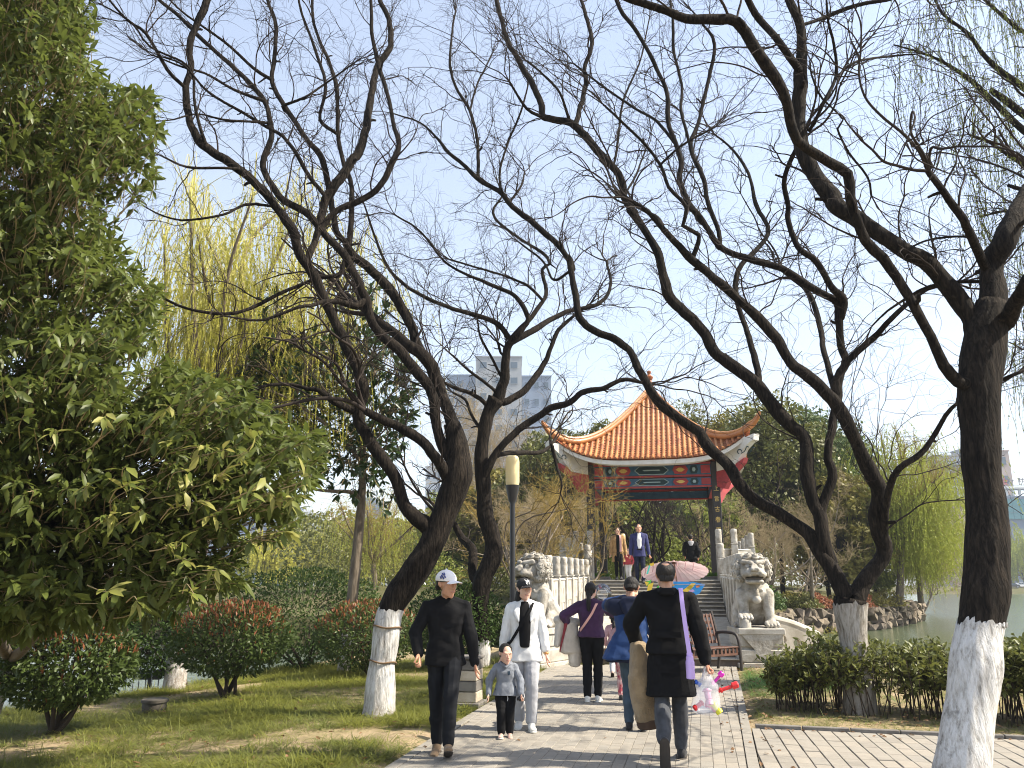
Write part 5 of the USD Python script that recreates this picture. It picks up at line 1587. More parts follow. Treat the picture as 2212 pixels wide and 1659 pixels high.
# ---- the magnolia behind it
mb = on_ground(742, 1453)
mg = thing('magnolia_tree', 'slim magnolia with large glossy leaves and straight grey trunk behind the leaning tree', 'tree', mb)
px_tube('trunk', [(742, 1456, mb[1], 26), (752, 1370, mb[1], 25), (762, 1280, mb[1], 24), (777, 1129, mb[1], 20), (783, 1040, mb[1], 16), (784, 950, mb[1], 13), (780, 820, mb[1], 9), (770, 700, mb[1], 5)], mg, bark_brown, 16, seed=3)
px_tube('whitewash', [(742, 1457, mb[1], 30), (748, 1400, mb[1], 27.5), (753, 1365, mb[1], 26.6)], mg, limewash, 16)
for pts in ([(781, 1085, mb[1], 11), (760, 1064, mb[1] - 0.3, 9), (700, 1060, mb[1] - 0.5, 7), (640, 1050, mb[1] - 0.6, 4)], [(783, 1000, mb[1], 9), (720, 930, mb[1] - 0.8, 7), (620, 860, mb[1] - 1.2, 5), (540, 830, mb[1] - 1.2, 3)],
            [(783, 960, mb[1], 9), (840, 900, mb[1] + 0.5, 7), (880, 840, mb[1] + 0.8, 4)], [(781, 900, mb[1], 8), (700, 800, mb[1] - 0.6, 6), (610, 700, mb[1] - 0.8, 4), (590, 640, mb[1] - 0.8, 3)], [(780, 850, mb[1], 7), (830, 760, mb[1] + 0.4, 5), (820, 680, mb[1] + 0.6, 3)]):
    px_tube('limb', pts, mg, bark_brown, 7)
crown = Polygon([(478, 860), (520, 790), (560, 700), (570, 610), (600, 600), (625, 680), (690, 720), (740, 650), (760, 600), (840, 610), (850, 720), (890, 800), (905, 870), (880, 960), (850, 1000), (875, 1080), (830, 1110), (790, 1060), (760, 1110), (700, 1105), (720, 1040), (640, 1010), (560, 940), (500, 910)])
tips, dirs = [], []
while len(tips) < 900:
    px, py = r.uniform(478, 905), r.uniform(600, 1112)
    if not crown.contains(Point(px, py)) or r.uniform() > (0.35 if py < 720 or py > 1030 else 1):
        continue
    p = P(px, py, mb[1] + r.normal(0, 0.9))
    tips.append(p)
    dirs.append(unit(p - P(775, 900, mb[1]) + np.array([0, 0, 0.8]) + r.normal(0, 0.4, 3)))
base, ax, up, ln, wd, dr = shoots(np.array(tips), np.array(dirs), r, (6, 10), (0.14, 0.21), 0.40, 1.0, 0.12, hang=0.12)
tag(obj('foliage', leafmesh(base, ax, up, ln, wd, 0.12, 0.3), lf_mag, mg, smooth=True, world=True), kind='stuff')
curves('twigs', [(np.array([p - d * 0.45, p - d * 0.2 + r.normal(0, 0.02, 3), p]), 0.008, 0.004) for p, d in zip(tips, dirs)], twig_tan, mg, world=True, kind='stuff')

# ---- clipped shrubs on the lawn
stem_mat = mat('shrub_stem', (0.045, 0.034, 0.024), 0.9, spec=0.2)


def shrub(label, px0, px1, ptop, pbot, bx, by, red=0.25, n=2600, seed=0, m=lf_shrub, group=None, leaf=(0.06, 0.10), flat=1.0, stems=7):
    rr = np.random.default_rng(seed)
    b = on_ground(bx, by)
    t = thing('round_shrub', label, 'shrub', b)
    d = b[1]
    l, rgt = P(px0, (ptop + pbot) / 2, d), P(px1, (ptop + pbot) / 2, d)
    c = (l + rgt) / 2
    top, bot = P((px0 + px1) / 2, ptop, d - 0.1)[2], P((px0 + px1) / 2, pbot, d - 0.2)[2]
    rx, rz = (rgt[0] - l[0]) / 2, (top - bot) / 2
    c[2] = (top + bot) / 2
    ry = rx * 0.92
    u = unit(rr.normal(0, 1, (n, 3)))
    lump = 0.84 + 0.32 * meshkit.fbm(u * 2.6 + seed, 3, seed)
    rad = lump * (1 - 0.42 * rr.uniform(0, 1, n) ** 2.2)
    p = c + u * rad[:, None] * np.array([rx, ry, rz])
    ax = unit(u * [1, 1, 0.7] + rr.normal(0, 0.75, (n, 3)) + [0, 0, 0.25])
    up = unit(rr.normal(0, 0.6, (n, 3)) + u + [0, 0, 0.6])
    ln = rr.uniform(*leaf, n)
    isred = (rr.uniform(0, 1, n) < red * np.clip((u[:, 2] - 0.05) * 2.2, 0.06, 1.6) * (rad > 0.74))
    ax[isred] = unit(ax[isred] * 0.5 + [0, 0, 1.0])
    a = ~isred
    tag(obj('foliage', leafmesh(p[a], ax[a], up[a], ln[a], ln[a] * 0.42, 0.15, 0.35, ((0.5, 1.0),)), m, t, smooth=True, world=True), kind='stuff')
    if isred.sum() > 10:
        tag(obj('young_leaves', leafmesh(p[isred], ax[isred], up[isred], ln[isred] * 1.05, ln[isred] * 0.36, 0.15, 0.35, ((0.5, 1.0),)), lf_red, t, smooth=True, world=True, label='reddish young shoots'), kind='stuff')
    for k in range(stems):
        e = c + unit(rr.normal(0, 1, 3) + [0, 0, 0.3]) * np.array([rx, ry, rz]) * 0.62
        q = catmull(np.array([b + [rr.normal(0, 0.05), rr.normal(0, 0.05), -0.05], lerp(b, e, 0.45) + [0, 0, -0.06] + rr.normal(0, 0.03, 3), e]), 0.08)
        obj('stem', tube(q, np.linspace(0.032, 0.010, len(q)), 6), stem_mat, t, smooth=True, world=True)
    tw = []
    for i in rr.choice(n, 240, replace=False):
        tw.append((np.array([lerp(c, p[i], 0.45), lerp(c, p[i], 0.75) + rr.normal(0, 0.03, 3), p[i]]), 0.005, 0.0025))
    curves('twigs', tw, stem_mat, t, world=True, kind='stuff')


shrub('red-tipped round shrub in the middle of the left lawn, right of the stone stool', 372, 626, 1302, 1462, 492, 1506, 0.30, 8000, 1)
shrub('red-tipped round shrub nearest the left frame edge, at the trunk of the evergreen tree', 8, 284, 1336, 1535, 105, 1586, 0.16, 7500, 2)
shrub('red-tipped round shrub directly behind the leaning whitewashed trunk', 684, 906, 1298, 1446, 800, 1462, 0.26, 6000, 3)
shrub('large dark green rounded bush behind the slim magnolia trunk', 474, 836, 1226, 1440, 660, 1446, 0.0, 11000, 4, lf_dark)
shrub('glossy dark green rounded bush between the man in the white cap and the woman', 882, 1092, 1258, 1432, 985, 1441, 0.0, 6500, 5, lf_dark)
shrub('shaded dark green bush left of the middle red-tipped shrub', 258, 420, 1300, 1462, 400, 1487, 0.0, 4500, 6, lf_dark)

# ---- hedge right of the path
rr = np.random.default_rng(12)
h0, h1 = G(1690, 1536)[:2], G(2290, 1578)[:2]
hd = thing('hedge', 'loose bronze green hedge along the planting bed on the right', 'hedge', (*h0, 0))
hdir = unit(h1 - h0)
hn = np.array([-hdir[1], hdir[0]])
HL = np.linalg.norm(h1 - h0) + 0.8
n = 300
sx, sy = rr.uniform(-0.15, HL, n), rr.uniform(0.0, 1.25, n)
lp, la, lu, tw = [], [], [], []
for k in range(n):
    b = np.array([*(h0 + hdir * sx[k] + hn * sy[k]), -0.04])
    hgt = rr.uniform(0.62, 0.86) * (0.75 if sx[k] < 0.3 else 1) + 0.05 * math.sin(sx[k] * 3)
    tip = b + [rr.normal(0, 0.09), rr.normal(0, 0.09), hgt]
    q = catmull(np.array([b, lerp(b, tip, 0.5) + rr.normal(0, 0.025, 3), tip]), 0.12)
    tw.append((q, 0.0075, 0.004))
    for j in range(rr.integers(6, 10)):
        t0 = rr.uniform(0.42, 1.0)
        s0 = lerp(b, tip, t0)
        e = s0 + unit(np.r_[rr.normal(0, 1, 2), rr.uniform(0.4, 1.2)]) * rr.uniform(0.1, 0.26)
        tw.append((np.array([s0, lerp(s0, e, 0.5) + rr.normal(0, 0.012, 3), e]), 0.0035, 0.002))
        m = rr.integers(6, 11)
        tt = rr.uniform(0.2, 1.05, m)[:, None]
        lp.append(lerp(s0, e, tt))
        la.append(unit(rr.normal(0, 0.8, (m, 3)) + unit(e - s0) * 0.6 + [0, 0, 0.1]))
        lu.append(unit(rr.normal(0, 0.5, (m, 3)) + [0, 0, 1]))
lp, la, lu = np.vstack(lp), np.vstack(la), np.vstack(lu)
ln = rr.uniform(0.06, 0.105, len(lp))
tag(obj('foliage', leafmesh(lp, la, lu, ln, ln * 0.42, 0.18, 0.3), lf_hedge, hd, smooth=True, world=True), kind='stuff')
curves('stems', tw, stem_mat, hd, world=True, kind='stuff')

# ---- willows
def willow(name, label, base, H, R, strands, ls, m, seed, limbs=12, leaf=(0.045, 0.008), per=22, trunk_r=0.2, wash=0.9, lean=(0, 0), twm=twig_bud, zlow=0.0, spread=1.0, bark=bark_brown, sweep=0.10, group=None):
    r = np.random.default_rng(seed)
    b = np.asarray(base, float)
    t = thing(name, label, 'tree', b, group=group)
    fork = b + [lean[0] * 0.4, lean[1] * 0.4, H * 0.3]
    q = catmull(np.array([b - [0, 0, 0.15], lerp(b, fork, 0.5) + [r.normal(0, 0.1), 0, 0], fork]), 0.25)
    obj('trunk', tube(q, np.linspace(trunk_r, trunk_r * 0.72, len(q)), 14, bark=0.05, seed=seed), bark, t, smooth=True, world=True)
    if wash:
        w = q[q[:, 2] < b[2] + wash]
        if len(w) > 1:
            obj('whitewash', tube(w, np.linspace(trunk_r + 0.008, trunk_r * 0.95, len(w)), 14, bark=0.05, seed=seed), limewash, t, smooth=True, world=True)
    anchors = []
    tw = []
    for k in range(limbs):
        az = 2 * math.pi * (k + r.uniform(-0.4, 0.4)) / limbs
        hh = H * r.uniform(0.62, 1.0)
        rad = R * math.sqrt(max(0.05, 1 - ((hh / H - 0.62) / 0.42) ** 2)) * r.uniform(0.5, 1.0)
        e = b + [lean[0] + rad * math.cos(az), lean[1] + rad * math.sin(az), hh]
        mid = lerp(fork, e, 0.5) + [0, 0, H * 0.06] + r.normal(0, 0.04 * H, 3)
        q = catmull(np.array([fork, lerp(fork, mid, 0.5) + r.normal(0, 0.02 * H, 3), mid, e]), 0.4)
        obj('limb', tube(q, np.linspace(trunk_r * 0.5, 0.02, len(q)), 7, bark=0.03), bark, t, smooth=True, world=True)
        i = r.integers(int(len(q) * 0.35), len(q), strands // limbs)
        for j in i:
            o = unit(np.r_[r.normal(0, 1, 2), 0.0]) * abs(r.normal(0, 0.16 * R)) * spread
            a = q[j] + o + [0, 0, r.uniform(0, 0.05 * H)]
            tw.append((np.array([q[j], lerp(q[j], a, 0.6) + [0, 0, 0.06 * H * r.uniform(0, 1)], a]), 0.009, 0.004))
            anchors.append((a, unit(np.r_[o[:2], 0.001]) if np.linalg.norm(o) > 0.01 else np.array([1.0, 0, 0])))
    LP, LA, LU = [], [], []
    for a, o in anchors:
        L = min(r.uniform(*ls), a[2] - b[2] - zlow)
        if L < 0.3:
            continue
        s = np.linspace(0, 1, 6)[:, None]
        sway = r.normal(0, sweep, 3) * [1, 1, 0]
        pts = a + o * (0.30 * L) * np.sqrt(s) * 0.6 + sway * L * s**1.5 + np.array([0, 0, -1.0]) * L * s**1.25
        tw.append((pts, 0.0028, 0.0015))
        n = max(4, int(per * L / 2))
        tt = r.uniform(0.04, 1, n)
        x = tt * 5
        i0 = np.minimum(x.astype(int), 4)
        LP.append(pts[i0] + (pts[i0 + 1] - pts[i0]) * (x - i0)[:, None])
        LA.append(unit(r.normal(0, 0.55, (n, 3)) + [0, 0, -0.9]))
        LU.append(r.normal(0, 1, (n, 3)))
    LP, LA, LU = np.vstack(LP), np.vstack(LA), np.vstack(LU)
    n = len(LP)
    tag(obj('foliage', rhomb(LP, LA, LU, leaf[0] * r.uniform(0.7, 1.4, n), leaf[1] * r.uniform(0.8, 1.3, n)), m, t, world=True), kind='stuff')
    curves('strands', tw, twm, t, world=True, kind='stuff')
    return t


wb = on_ground(374, 1490)
willow('willow_tree', 'tall yellow budding willow behind the near evergreen, whitewashed trunk at the lake edge', wb, 12.3, 3.3, 1400, (1.2, 3.8), lf_will, 41, 18, (0.066, 0.019), 90, 0.19, 0.75, (0.1, 3.0), zlow=4.4, twm=mat('twig_yellow', (0.42, 0.38, 0.10), 0.7))
willow('willow_tree', 'lime green willow leaning over the island bank right of the V-forked tree', (*P(1938, 1264, 50.5)[:2], 0.6), 10.4, 4.4, 2000, (1.2, 4.2), lf_willg, 42, 16, (0.16, 0.04), 26, 0.24, 0.0, (0.8, -1.0), zlow=-0.4, spread=1.3, sweep=0.2)
willow('willow_tree', 'lower lime green willow drooping to the lake at the island tip', (*P(1985, 1264, 54)[:2], 0.6), 6.8, 3.2, 1500, (1.0, 3.2), lf_willg, 43, 12, (0.16, 0.04), 26, 0.2, 0.0, (-0.6, -1.2), zlow=-0.8, spread=1.4, sweep=0.25)
willow('willow_tree', 'olive green willow on the far side of the water behind the leaning trunk', (-7.5, 44, 0.8), 6.2, 3.6, 700, (1.0, 3.4), lf_willg, 44, 12, (0.10, 0.022), 22, 0.2, 0.0, zlow=0.2, spread=1.3, sweep=0.15)
for k, (px, d, H, R, lab) in enumerate(((575, 116, 9.5, 5, 'pale yellow far willow, leftmost of the row across the lake'), (655, 122, 11, 6, 'broadest pale yellow far willow in the row across the lake'), (742, 118, 8.5, 5, 'pale yellow far willow behind the slim magnolia trunk'), (820, 130, 12, 6, 'pale yellow far willow right of the slim magnolia trunk'))):
    b = P(px, 1264, d)
    willow('willow_tree', lab, (b[0], d, 0.6), H, R, 420, (2.0, 6.5), lf_will, 50 + k, 10, (0.42, 0.12), 16, 0.3, 0.0, zlow=0.3, spread=1.6, group='yellow willows across the lake')
for k, (px, d, H, R, lab) in enumerate(((2185, 262, 21, 9, 'hazy green willow on the far shore at the right frame edge'), (2290, 268, 20, 10, 'hazy green willow just outside the right frame edge'))):
    b = P(px, 1264, d)
    willow('willow_tree', lab, (b[0], d, 0.8), H, R, 420, (3, 11), lf_willg, 60 + k, 10, (0.8, 0.25), 14, 0.4, 0.0, zlow=0.5, spread=1.6)

# the willow whose branches hang in from the upper right; its trunk stands outside the frame
tb = np.array([12.6, 13.2, -0.05])
hw = thing('willow_tree', 'green budding willow hanging into the upper right corner', 'tree', tb)
q = catmull(np.array([tb - [0, 0, 0.1], tb + [-0.2, 0, 2.5], tb + [-0.5, 0, 5.2], tb + [-1.2, 0, 8.4]]), 0.2)
obj('trunk', tube(q, np.linspace(0.24, 0.13, len(q)), 16, bark=0.05), bark_dark, hw, smooth=True, world=True)
anch, tw = [], []
rr = np.random.default_rng(77)
for k, code in enumerate(('G 1500,620,40 1338,470,34 1200,370,28 1110,280,24 1040,180,18 900,70,14 850,-40,10', 'G 1560,860,44 1338,700,36 1150,520,28 1040,420,24 900,330,16 780,280,12 640,240,8', 'G 1560,760,46 1340,615,40 1250,545,38 1160,482,30',
                          'G 1500,320,30 1300,150,22 1150,20,16 1050,-80,12', 'G 1560,1010,30 1300,860,22 1150,760,16 1040,720,10', 'G 1600,1300,30 1400,1180,22 1260,1130,16 1100,1160,10', 'G 1500,60,30 1200,-120,20 900,-200,12', 'G 1600,1650,20 1450,1560,16 1330,1500,10', 'G 1640,1980,24 1450,1900,16 1330,1870,10')):
    lp = limb_points(code)
    d = np.linspace(12.8, 12.0 + 0.25 * (k % 3), len(lp))
    w = np.array([P(a, b_, c) for (a, b_, _), c in zip(lp, d)])
    rad = np.array([x * mpp(p) / 2 for (_, _, x), p in zip(lp, w)])
    i0 = int(np.argmin(np.abs(q[:, 2] - w[0, 2])))
    j = catmull(np.vstack([np.r_[q[max(0, i0 - 6)], rad[0] * 1.1][None], np.c_[w, rad]]), 0.15)
    obj('limb', tube(j[:, :3], j[:, 3], 9, bark=0.05, seed=k), bark_dark, hw, smooth=True, world=True)
    if k == 2:
        continue
    for a in rr.integers(6, len(j), 60):
        o = rr.normal(0, 0.35, 3) + [-0.2, 0, 0.15]
        mid = j[a, :3] + o * 0.5 + [0, 0, 0.1]
        e = j[a, :3] + o
        tw.append((np.array([j[a, :3], mid, e]), 0.008, 0.004))
        for _ in range(3):
            anch.append(lerp(mid, e, rr.uniform(0, 1)))
LP = []
for a in anch:
    L = rr.uniform(0.5, 1.9)
    s = np.linspace(0, 1, 6)[:, None]
    pts = a + (rr.normal(0, 0.16, 3) * [1, 1, 0]) * L * s + np.array([0, 0, -1.0]) * L * s**1.2 + rr.normal(0, 0.012, (6, 3))
    tw.append((pts, 0.0024, 0.0013))
    n = int(34 * L)
    x = rr.uniform(0.2, 5, n)
    i0 = np.minimum(x.astype(int), 4)
    LP.append(pts[i0] + (pts[i0 + 1] - pts[i0]) * (x - i0)[:, None])
LP = np.vstack(LP)
n = len(LP)
tag(obj('foliage', rhomb(LP, unit(rr.normal(0, 0.5, (n, 3)) + [0, 0, -0.9]), rr.normal(0, 1, (n, 3)), rr.uniform(0.035, 0.065, n), rr.uniform(0.009, 0.016, n)), lf_bud, hw, world=True), kind='stuff')
curves('strands', tw, twig_dark, hw, world=True, kind='stuff')

# ---- trees behind the pavilion
def crown_tree(name, label, base, H, R, m, seed, trunk_r=0.16, low=0.25, n=5200, leaf=0.2, wash=0.0, group=None, gap=0.5):
    r = np.random.default_rng(seed)
    b = np.asarray(base, float)
    t = thing(name, label, 'tree', b, group=group)
    q = catmull(np.array([b - [0, 0, 0.3], b + [r.normal(0, 0.2), r.normal(0, 0.2), H * 0.3], b + [r.normal(0, 0.4), r.normal(0, 0.4), H * 0.7]]), 0.5)
    obj('trunk', tube(q, np.linspace(trunk_r, trunk_r * 0.4, len(q)), 9, bark=0.05), bark_dark, t, smooth=True, world=True)
    if wash:
        w = q[q[:, 2] < b[2] + wash + 0.2]
        obj('whitewash', tube(w, np.full(len(w), trunk_r * 1.04), 9), limewash, t, smooth=True, world=True)
    k = 46
    u = unit(r.normal(0, 1, (k, 3)))
    u[:, 2] = np.abs(u[:, 2]) * np.where(r.uniform(0, 1, k) < 0.75, 1, -0.7)
    c0 = b + [0, 0, H * (low + (1 - low) * 0.45)]
    hz2 = H * (1 - low) * 0.55
    cl = c0 + u * np.array([R, R, hz2]) * r.uniform(0.5, 0.86, (k, 1))
    cr = r.uniform(0.22, 0.42, k) * R
    for i in range(0, k, 3):
        j = catmull(np.array([q[int(len(q) * 0.45)], lerp(q[int(len(q) * 0.45)], cl[i], 0.5) + r.normal(0, 0.2, 3), cl[i]]), 0.5)
        obj('limb', tube(j, np.linspace(trunk_r * 0.45, 0.03, len(j)), 5), bark_dark, t, smooth=True, world=True)
    i = r.integers(0, k, n)
    v = unit(r.normal(0, 1, (n, 3)))
    p = cl[i] + v * (cr[i] * r.uniform(0.4, 1.05, n) ** 0.6)[:, None] * [1, 1, 0.8]
    keep = meshkit.noise(p * 0.9, seed) > 0.5 - gap * 0.5
    p, v = p[keep], v[keep]
    n = len(p)
    L = leaf * r.uniform(0.6, 1.5, n)
    tag(obj('crown', rhomb(p, r.normal(0, 1, (n, 3)), unit(v + r.normal(0, 0.6, (n, 3)) + [0, 0, 0.5]), L, L * 0.55), m, t, world=True), kind='stuff')
    return t


def brush_tree(name, label, base, H, R, seed, m=twig_tan, trunk_r=0.13, n=22, group=None, stems=1, wash=0.0, levels=3, k2=(6, 10), lean=(0, 0, 0), bark=bark_pale, thin=0.006):
    """a leafless tree of many fine branches"""
    r = np.random.default_rng(seed)
    b = np.asarray(base, float)
    t = thing(name, label, 'tree', b, group=group)
    limbs = []
    for s in range(stems):
        e = b + [r.normal(0, 0.12 * H), r.normal(0, 0.12 * H), H * r.uniform(0.5, 0.7)]
        q = catmull(np.array([b + [r.normal(0, 0.2), r.normal(0, 0.2), -0.2] if stems > 1 else b - [0, 0, 0.2], lerp(b, e, 0.5) + r.normal(0, 0.05 * H, 3) * [1, 1, 0.3], e]), 0.4)
        rad = np.linspace(trunk_r, trunk_r * 0.35, len(q))
        obj('trunk', tube(q, rad, 9, bark=0.05, seed=seed), bark, t, smooth=True, world=True)
        for _ in range(n // stems):
            i = int(r.uniform(0.3, 1) * (len(q) - 1))
            az = r.uniform(0, 6.28)
            e2 = q[i] + np.array([R * math.cos(az), R * math.sin(az), 0]) * r.uniform(0.4, 1) + [0, 0, H * r.uniform(0.08, 0.42)]
            j = catmull(np.array([q[i], lerp(q[i], e2, 0.5) + r.normal(0, 0.06 * H, 3), e2]), 0.4)
            limbs.append((j, np.linspace(rad[i] * 0.5, 0.02, len(j))))
    for j, rd in limbs:
        obj('limb', tube(j, rd, 6), bark, t, smooth=True, world=True)
    polys = twigs_on(limbs, r, every=0.45, length=(0.12 * H, 0.26 * H), levels=levels, up=0.35, droop=0.1, thin=thin, from_r=1, k2=k2, k3=(3, 6))
    curves('twigs', polys, m, t, world=True, kind='stuff')
    return t


def at(px, d, z=None):
    p = P(px, 1264, d)
    if z is None:
        z = float(hz_island(np.array([p[0]]), np.array([d]))[0])
    return np.array([p[0], d, z])


def height_for(b, py):
    return P(0, py, b[1])[2] - b[2]


FG = 'evergreen trees of the grove behind the pavilion'
for k, (px, d, top, R, mi, lab) in enumerate((
        (1225, 50, 905, 3.4, 0, 'olive evergreen left of the pavilion roof, behind the tan brushwood'),
        (1330, 54, 868, 4.0, 0, 'olive evergreen directly behind the left slope of the pavilion roof'),
        (1460, 58, 866, 4.4, 0, 'brownish olive evergreen behind the pavilion finial'),
        (1580, 55, 872, 4.2, 2, 'golden brown evergreen behind the right eave tip'),
        (1690, 52, 848, 4.6, 0, 'tallest olive evergreen right of the pavilion'),
        (1790, 56, 862, 4.2, 1, 'dark green topped evergreen right of the tallest one'),
        (1860, 60, 925, 3.6, 1, 'green evergreen at the right end of the grove'),
        (1815, 50, 1010, 3.0, 2, 'golden leafed evergreen low at the right end of the grove'),
        (1880, 54, 1080, 2.6, 3, 'lime tinted evergreen above the island willows'),
        (1470, 50, 1075, 3.0, 1, 'dark green tree seen through the pavilion columns'),
        (1380, 46, 1075, 3.0, 3, 'yellow green tree seen through the left of the pavilion'),
        (1525, 49, 1060, 3.2, 3, 'yellow green tree seen through the right of the pavilion'),
        (1650, 62, 960, 4.2, 0, 'olive evergreen behind the brown leafless trees right of the pavilion'),
        (1745, 64, 980, 4.2, 2, 'golden olive evergreen behind the V-forked tree'),
        (1270, 62, 960, 4.2, 2, 'golden olive evergreen left of the pavilion columns'),
        (1140, 56, 985, 3.6, 0, 'olive evergreen behind the lamp post'),
        (1060, 60, 1010, 3.8, 2, 'golden olive evergreen behind the rear bare trunk, left of the lamp post'),
        (1195, 60, 925, 4.0, 0, 'olive evergreen right of the lamp post, behind the budding twigs'),
        (985, 62, 1060, 3.6, 3, 'lime evergreen low behind the fork of the leaning tree'))):
    b = at(px, d)
    crown_tree('evergreen_tree', lab, b, height_for(b, top), R, lf_forest[mi], 100 + k, low=0.22 if top < 1000 else 0.05, n=15000, leaf=0.26, gap=0.75)
for k, (px, d, top, R, m, lab) in enumerate((
        (1555, 40, 1010, 2.6, twig_tan, 'brown leafless tree right of the pavilion columns'),
        (1650, 42, 950, 3.2, twig_tan, 'brown leafless tree behind the right lion'),
        (1745, 44, 960, 3.0, twig_tan, 'brown leafless tree behind the V-forked tree'),
        (1250, 36, 985, 2.6, twig_tan, 'tan leafless brushwood tree left of the pavilion'),
        (1165, 38, 1010, 2.6, twig_tan, 'tan leafless brushwood tree behind the left lion'),
        (1095, 42, 1020, 2.8, twig_tan, 'tan leafless brushwood tree behind the rear bare trunk'),
        (1195, 68, 830, 4.0, twig_tan, 'tall pale leafless tree in front of the grey tower'),
        (1070, 70, 800, 4.0, twig_tan, 'tall brown leafless tree below the grey tower top'),
        (1530, 70, 835, 4.0, twig_tan, 'leafless treetop showing above the grove behind the pavilion'),
        (1960, 75, 960, 3.6, twig_tan, 'leafless treetop behind the lime green willow'))):
    b = at(px, d)
    brush_tree('leafless_tree', lab, b, height_for(b, top) * ((0.62 if k < 3 else 0.78) if k < 6 else 0.8), R * 0.85, 140 + k, m, trunk_r=0.12, n=15 if k < 6 else 20, stems=2 if k < 6 else 1, thin=0.005 if d < 50 else 0.009, k2=(4, 8))
# bare trunks seen between the columns
for k, px in enumerate((1345, 1400, 1455, 1500)):
    b = at(px, 37 + 1.5 * k)
    brush_tree('leafless_tree', ('slanting dark trunk seen between the pavilion columns, behind the woman in tan', 'dark trunk seen between the pavilion columns, behind the man in the suit', 'dark trunk in the middle of the pavilion opening', 'dark trunk behind the man in the black hooded jacket')[k], b, 6.5, 2.4, 170 + k, twig_dark, trunk_r=0.13, n=9, levels=2, bark=bark_dark)
# twigs with yellow buds reaching in front of the pavilion's left eave
b = at(1168, 24.0, -0.3)
brush_tree('leafless_tree', 'budding tree with yellow tipped twigs in front of the left side of the pavilion roof', (b[0], b[1], -0.3), 5.9, 2.4, 180, twig_bud, trunk_r=0.10, n=12, stems=2, levels=3, bark=bark_brown, thin=0.0035, k2=(4, 7))


def bush(label, c, R, H, m, seed, n=1800, leaf=0.14):
    r = np.random.default_rng(seed)
    t = thing('bush', label, 'bush', c)
    for k in range(5):
        e = np.array([r.normal(0, R * 0.4), r.normal(0, R * 0.4), H * 0.7])
        obj('stem', tube(catmull(np.array([[0, 0, -0.2], e * 0.5 + r.normal(0, 0.05, 3), e]), 0.2), 0.025, 5), stem_mat, t)
    u = unit(r.normal(0, 1, (n, 3)))
    u[:, 2] = np.abs(u[:, 2])
    lump = 0.65 + 0.6 * meshkit.fbm(u * 2.2 + seed, 3, seed)
    p = u * (lump * r.uniform(0.6, 1.0, n))[:, None] * [R, R, H * 0.9] + [0, 0, 0.1]
    L = leaf * r.uniform(0.6, 1.4, n)
    tag(obj('foliage', rhomb(p, r.normal(0, 1, (n, 3)), unit(u + r.normal(0, 0.5, (n, 3))), L, L * 0.5), m, t), kind='stuff')


for k, (px, d, R, H, m, lab) in enumerate(((1722, 41, 1.5, 2.3, lf_dark, 'dense dark green bush on the island behind the right lion'), (1785, 43.5, 1.5, 1.9, lf_forest[2], 'yellowish bush right of the dark green bush on the island'), (1835, 47, 1.3, 1.2, lf_red, 'russet bush on the island bank above the stones'), (1905, 51, 1.4, 1.2, lf_forest[2], 'straw coloured bush on the island bank under the willows'),
                                           (1215, 37, 1.3, 1.6, lf_dark, 'dark green bush behind the left balustrade'), (1150, 38, 1.5, 1.8, lf_forest[0], 'olive bush behind the left lion'), (1060, 40, 1.8, 1.8, lf_forest[0], 'olive bush at the far water edge behind the lamp post'), (950, 44, 2.0, 1.9, lf_forest[3], 'lime bush at the far water edge left of the rear bare tree'),
                                           (1640, 39, 1.3, 1.5, lf_dark, 'dark bush below the brown trees behind the right balustrade'), (1420, 44, 2.4, 1.9, lf_forest[3], 'lime undergrowth seen through the pavilion, left part'), (1500, 45, 2.4, 1.8, lf_forest[1], 'green undergrowth seen through the pavilion, right part'), (1360, 40, 1.6, 3.4, lf_forest[3], 'tall lime green bush behind the couple on the pavilion stairs'), (1440, 41, 1.7, 3.8, lf_forest[3], 'tallest lime green bush behind the middle of the pavilion'), (1520, 40, 1.5, 3.0, lf_forest[3], 'tall lime green bush behind the man in the black hooded jacket'), (1700, 45.5, 1.2, 1.0, lf_forest[2], 'straw coloured bush low on the bank right of the curved railing'), (1760, 46, 1.2, 0.9, lf_red, 'russet bush low on the bank below the yellowish bush'), (1870, 49.5, 1.3, 1.1, lf_forest[2], 'straw coloured bush on the bank behind the V-forked trunk'), (1940, 53.5, 1.3, 1.2, lf_forest[3], 'lime bush at the island tip under the lower willow'), (1730, 44, 1.1, 0.9, lf_forest[0], 'olive bush hanging over the bank stones near the curved railing'), (1805, 46.3, 1.0, 0.8, lf_forest[2], 'small straw coloured bush hanging over the bank stones'), (1965, 57.0, 1.2, 1.0, lf_forest[2], 'straw coloured bush at the very end of the island'), (1340, 44, 2.2, 2.2, lf_forest[3], 'lime undergrowth behind the left pavilion columns'), (1570, 46, 2.2, 2.2, lf_forest[0], 'olive undergrowth behind the right pavilion columns'))):
    b = at(px, d)
    bush(lab, b, R, H, m, 200 + k)

# the far-off wood at the back of the island, one mass
r = np.random.default_rng(91)
n = 60000
bx, by = r.uniform(-24, 37, n), r.uniform(78, 114, n)
top = 5.0 + 4.5 * meshkit.fbm(np.c_[bx * 0.16, by * 0.05, 0 * bx], 3, 6)
p = np.c_[bx, by, 1.2 + top * r.uniform(0, 1, n) ** 0.7]
p = p[(meshkit.noise(p * 0.5, 8) > 0.28) & (sdist(island_poly, p[:, 0], p[:, 1]) > 0)]
n = len(p)
L = r.uniform(0.25, 0.6, n)
tag(struct('distant_wood', rhomb(p, r.normal(0, 1, (n, 3)), unit(r.normal(0, 0.7, (n, 3)) + [0.3, -0.3, 0.6]), L, L * 0.6), lf_forest[0], kind='stuff'), 'olive wood closing the view at the back of the island', 'wood')

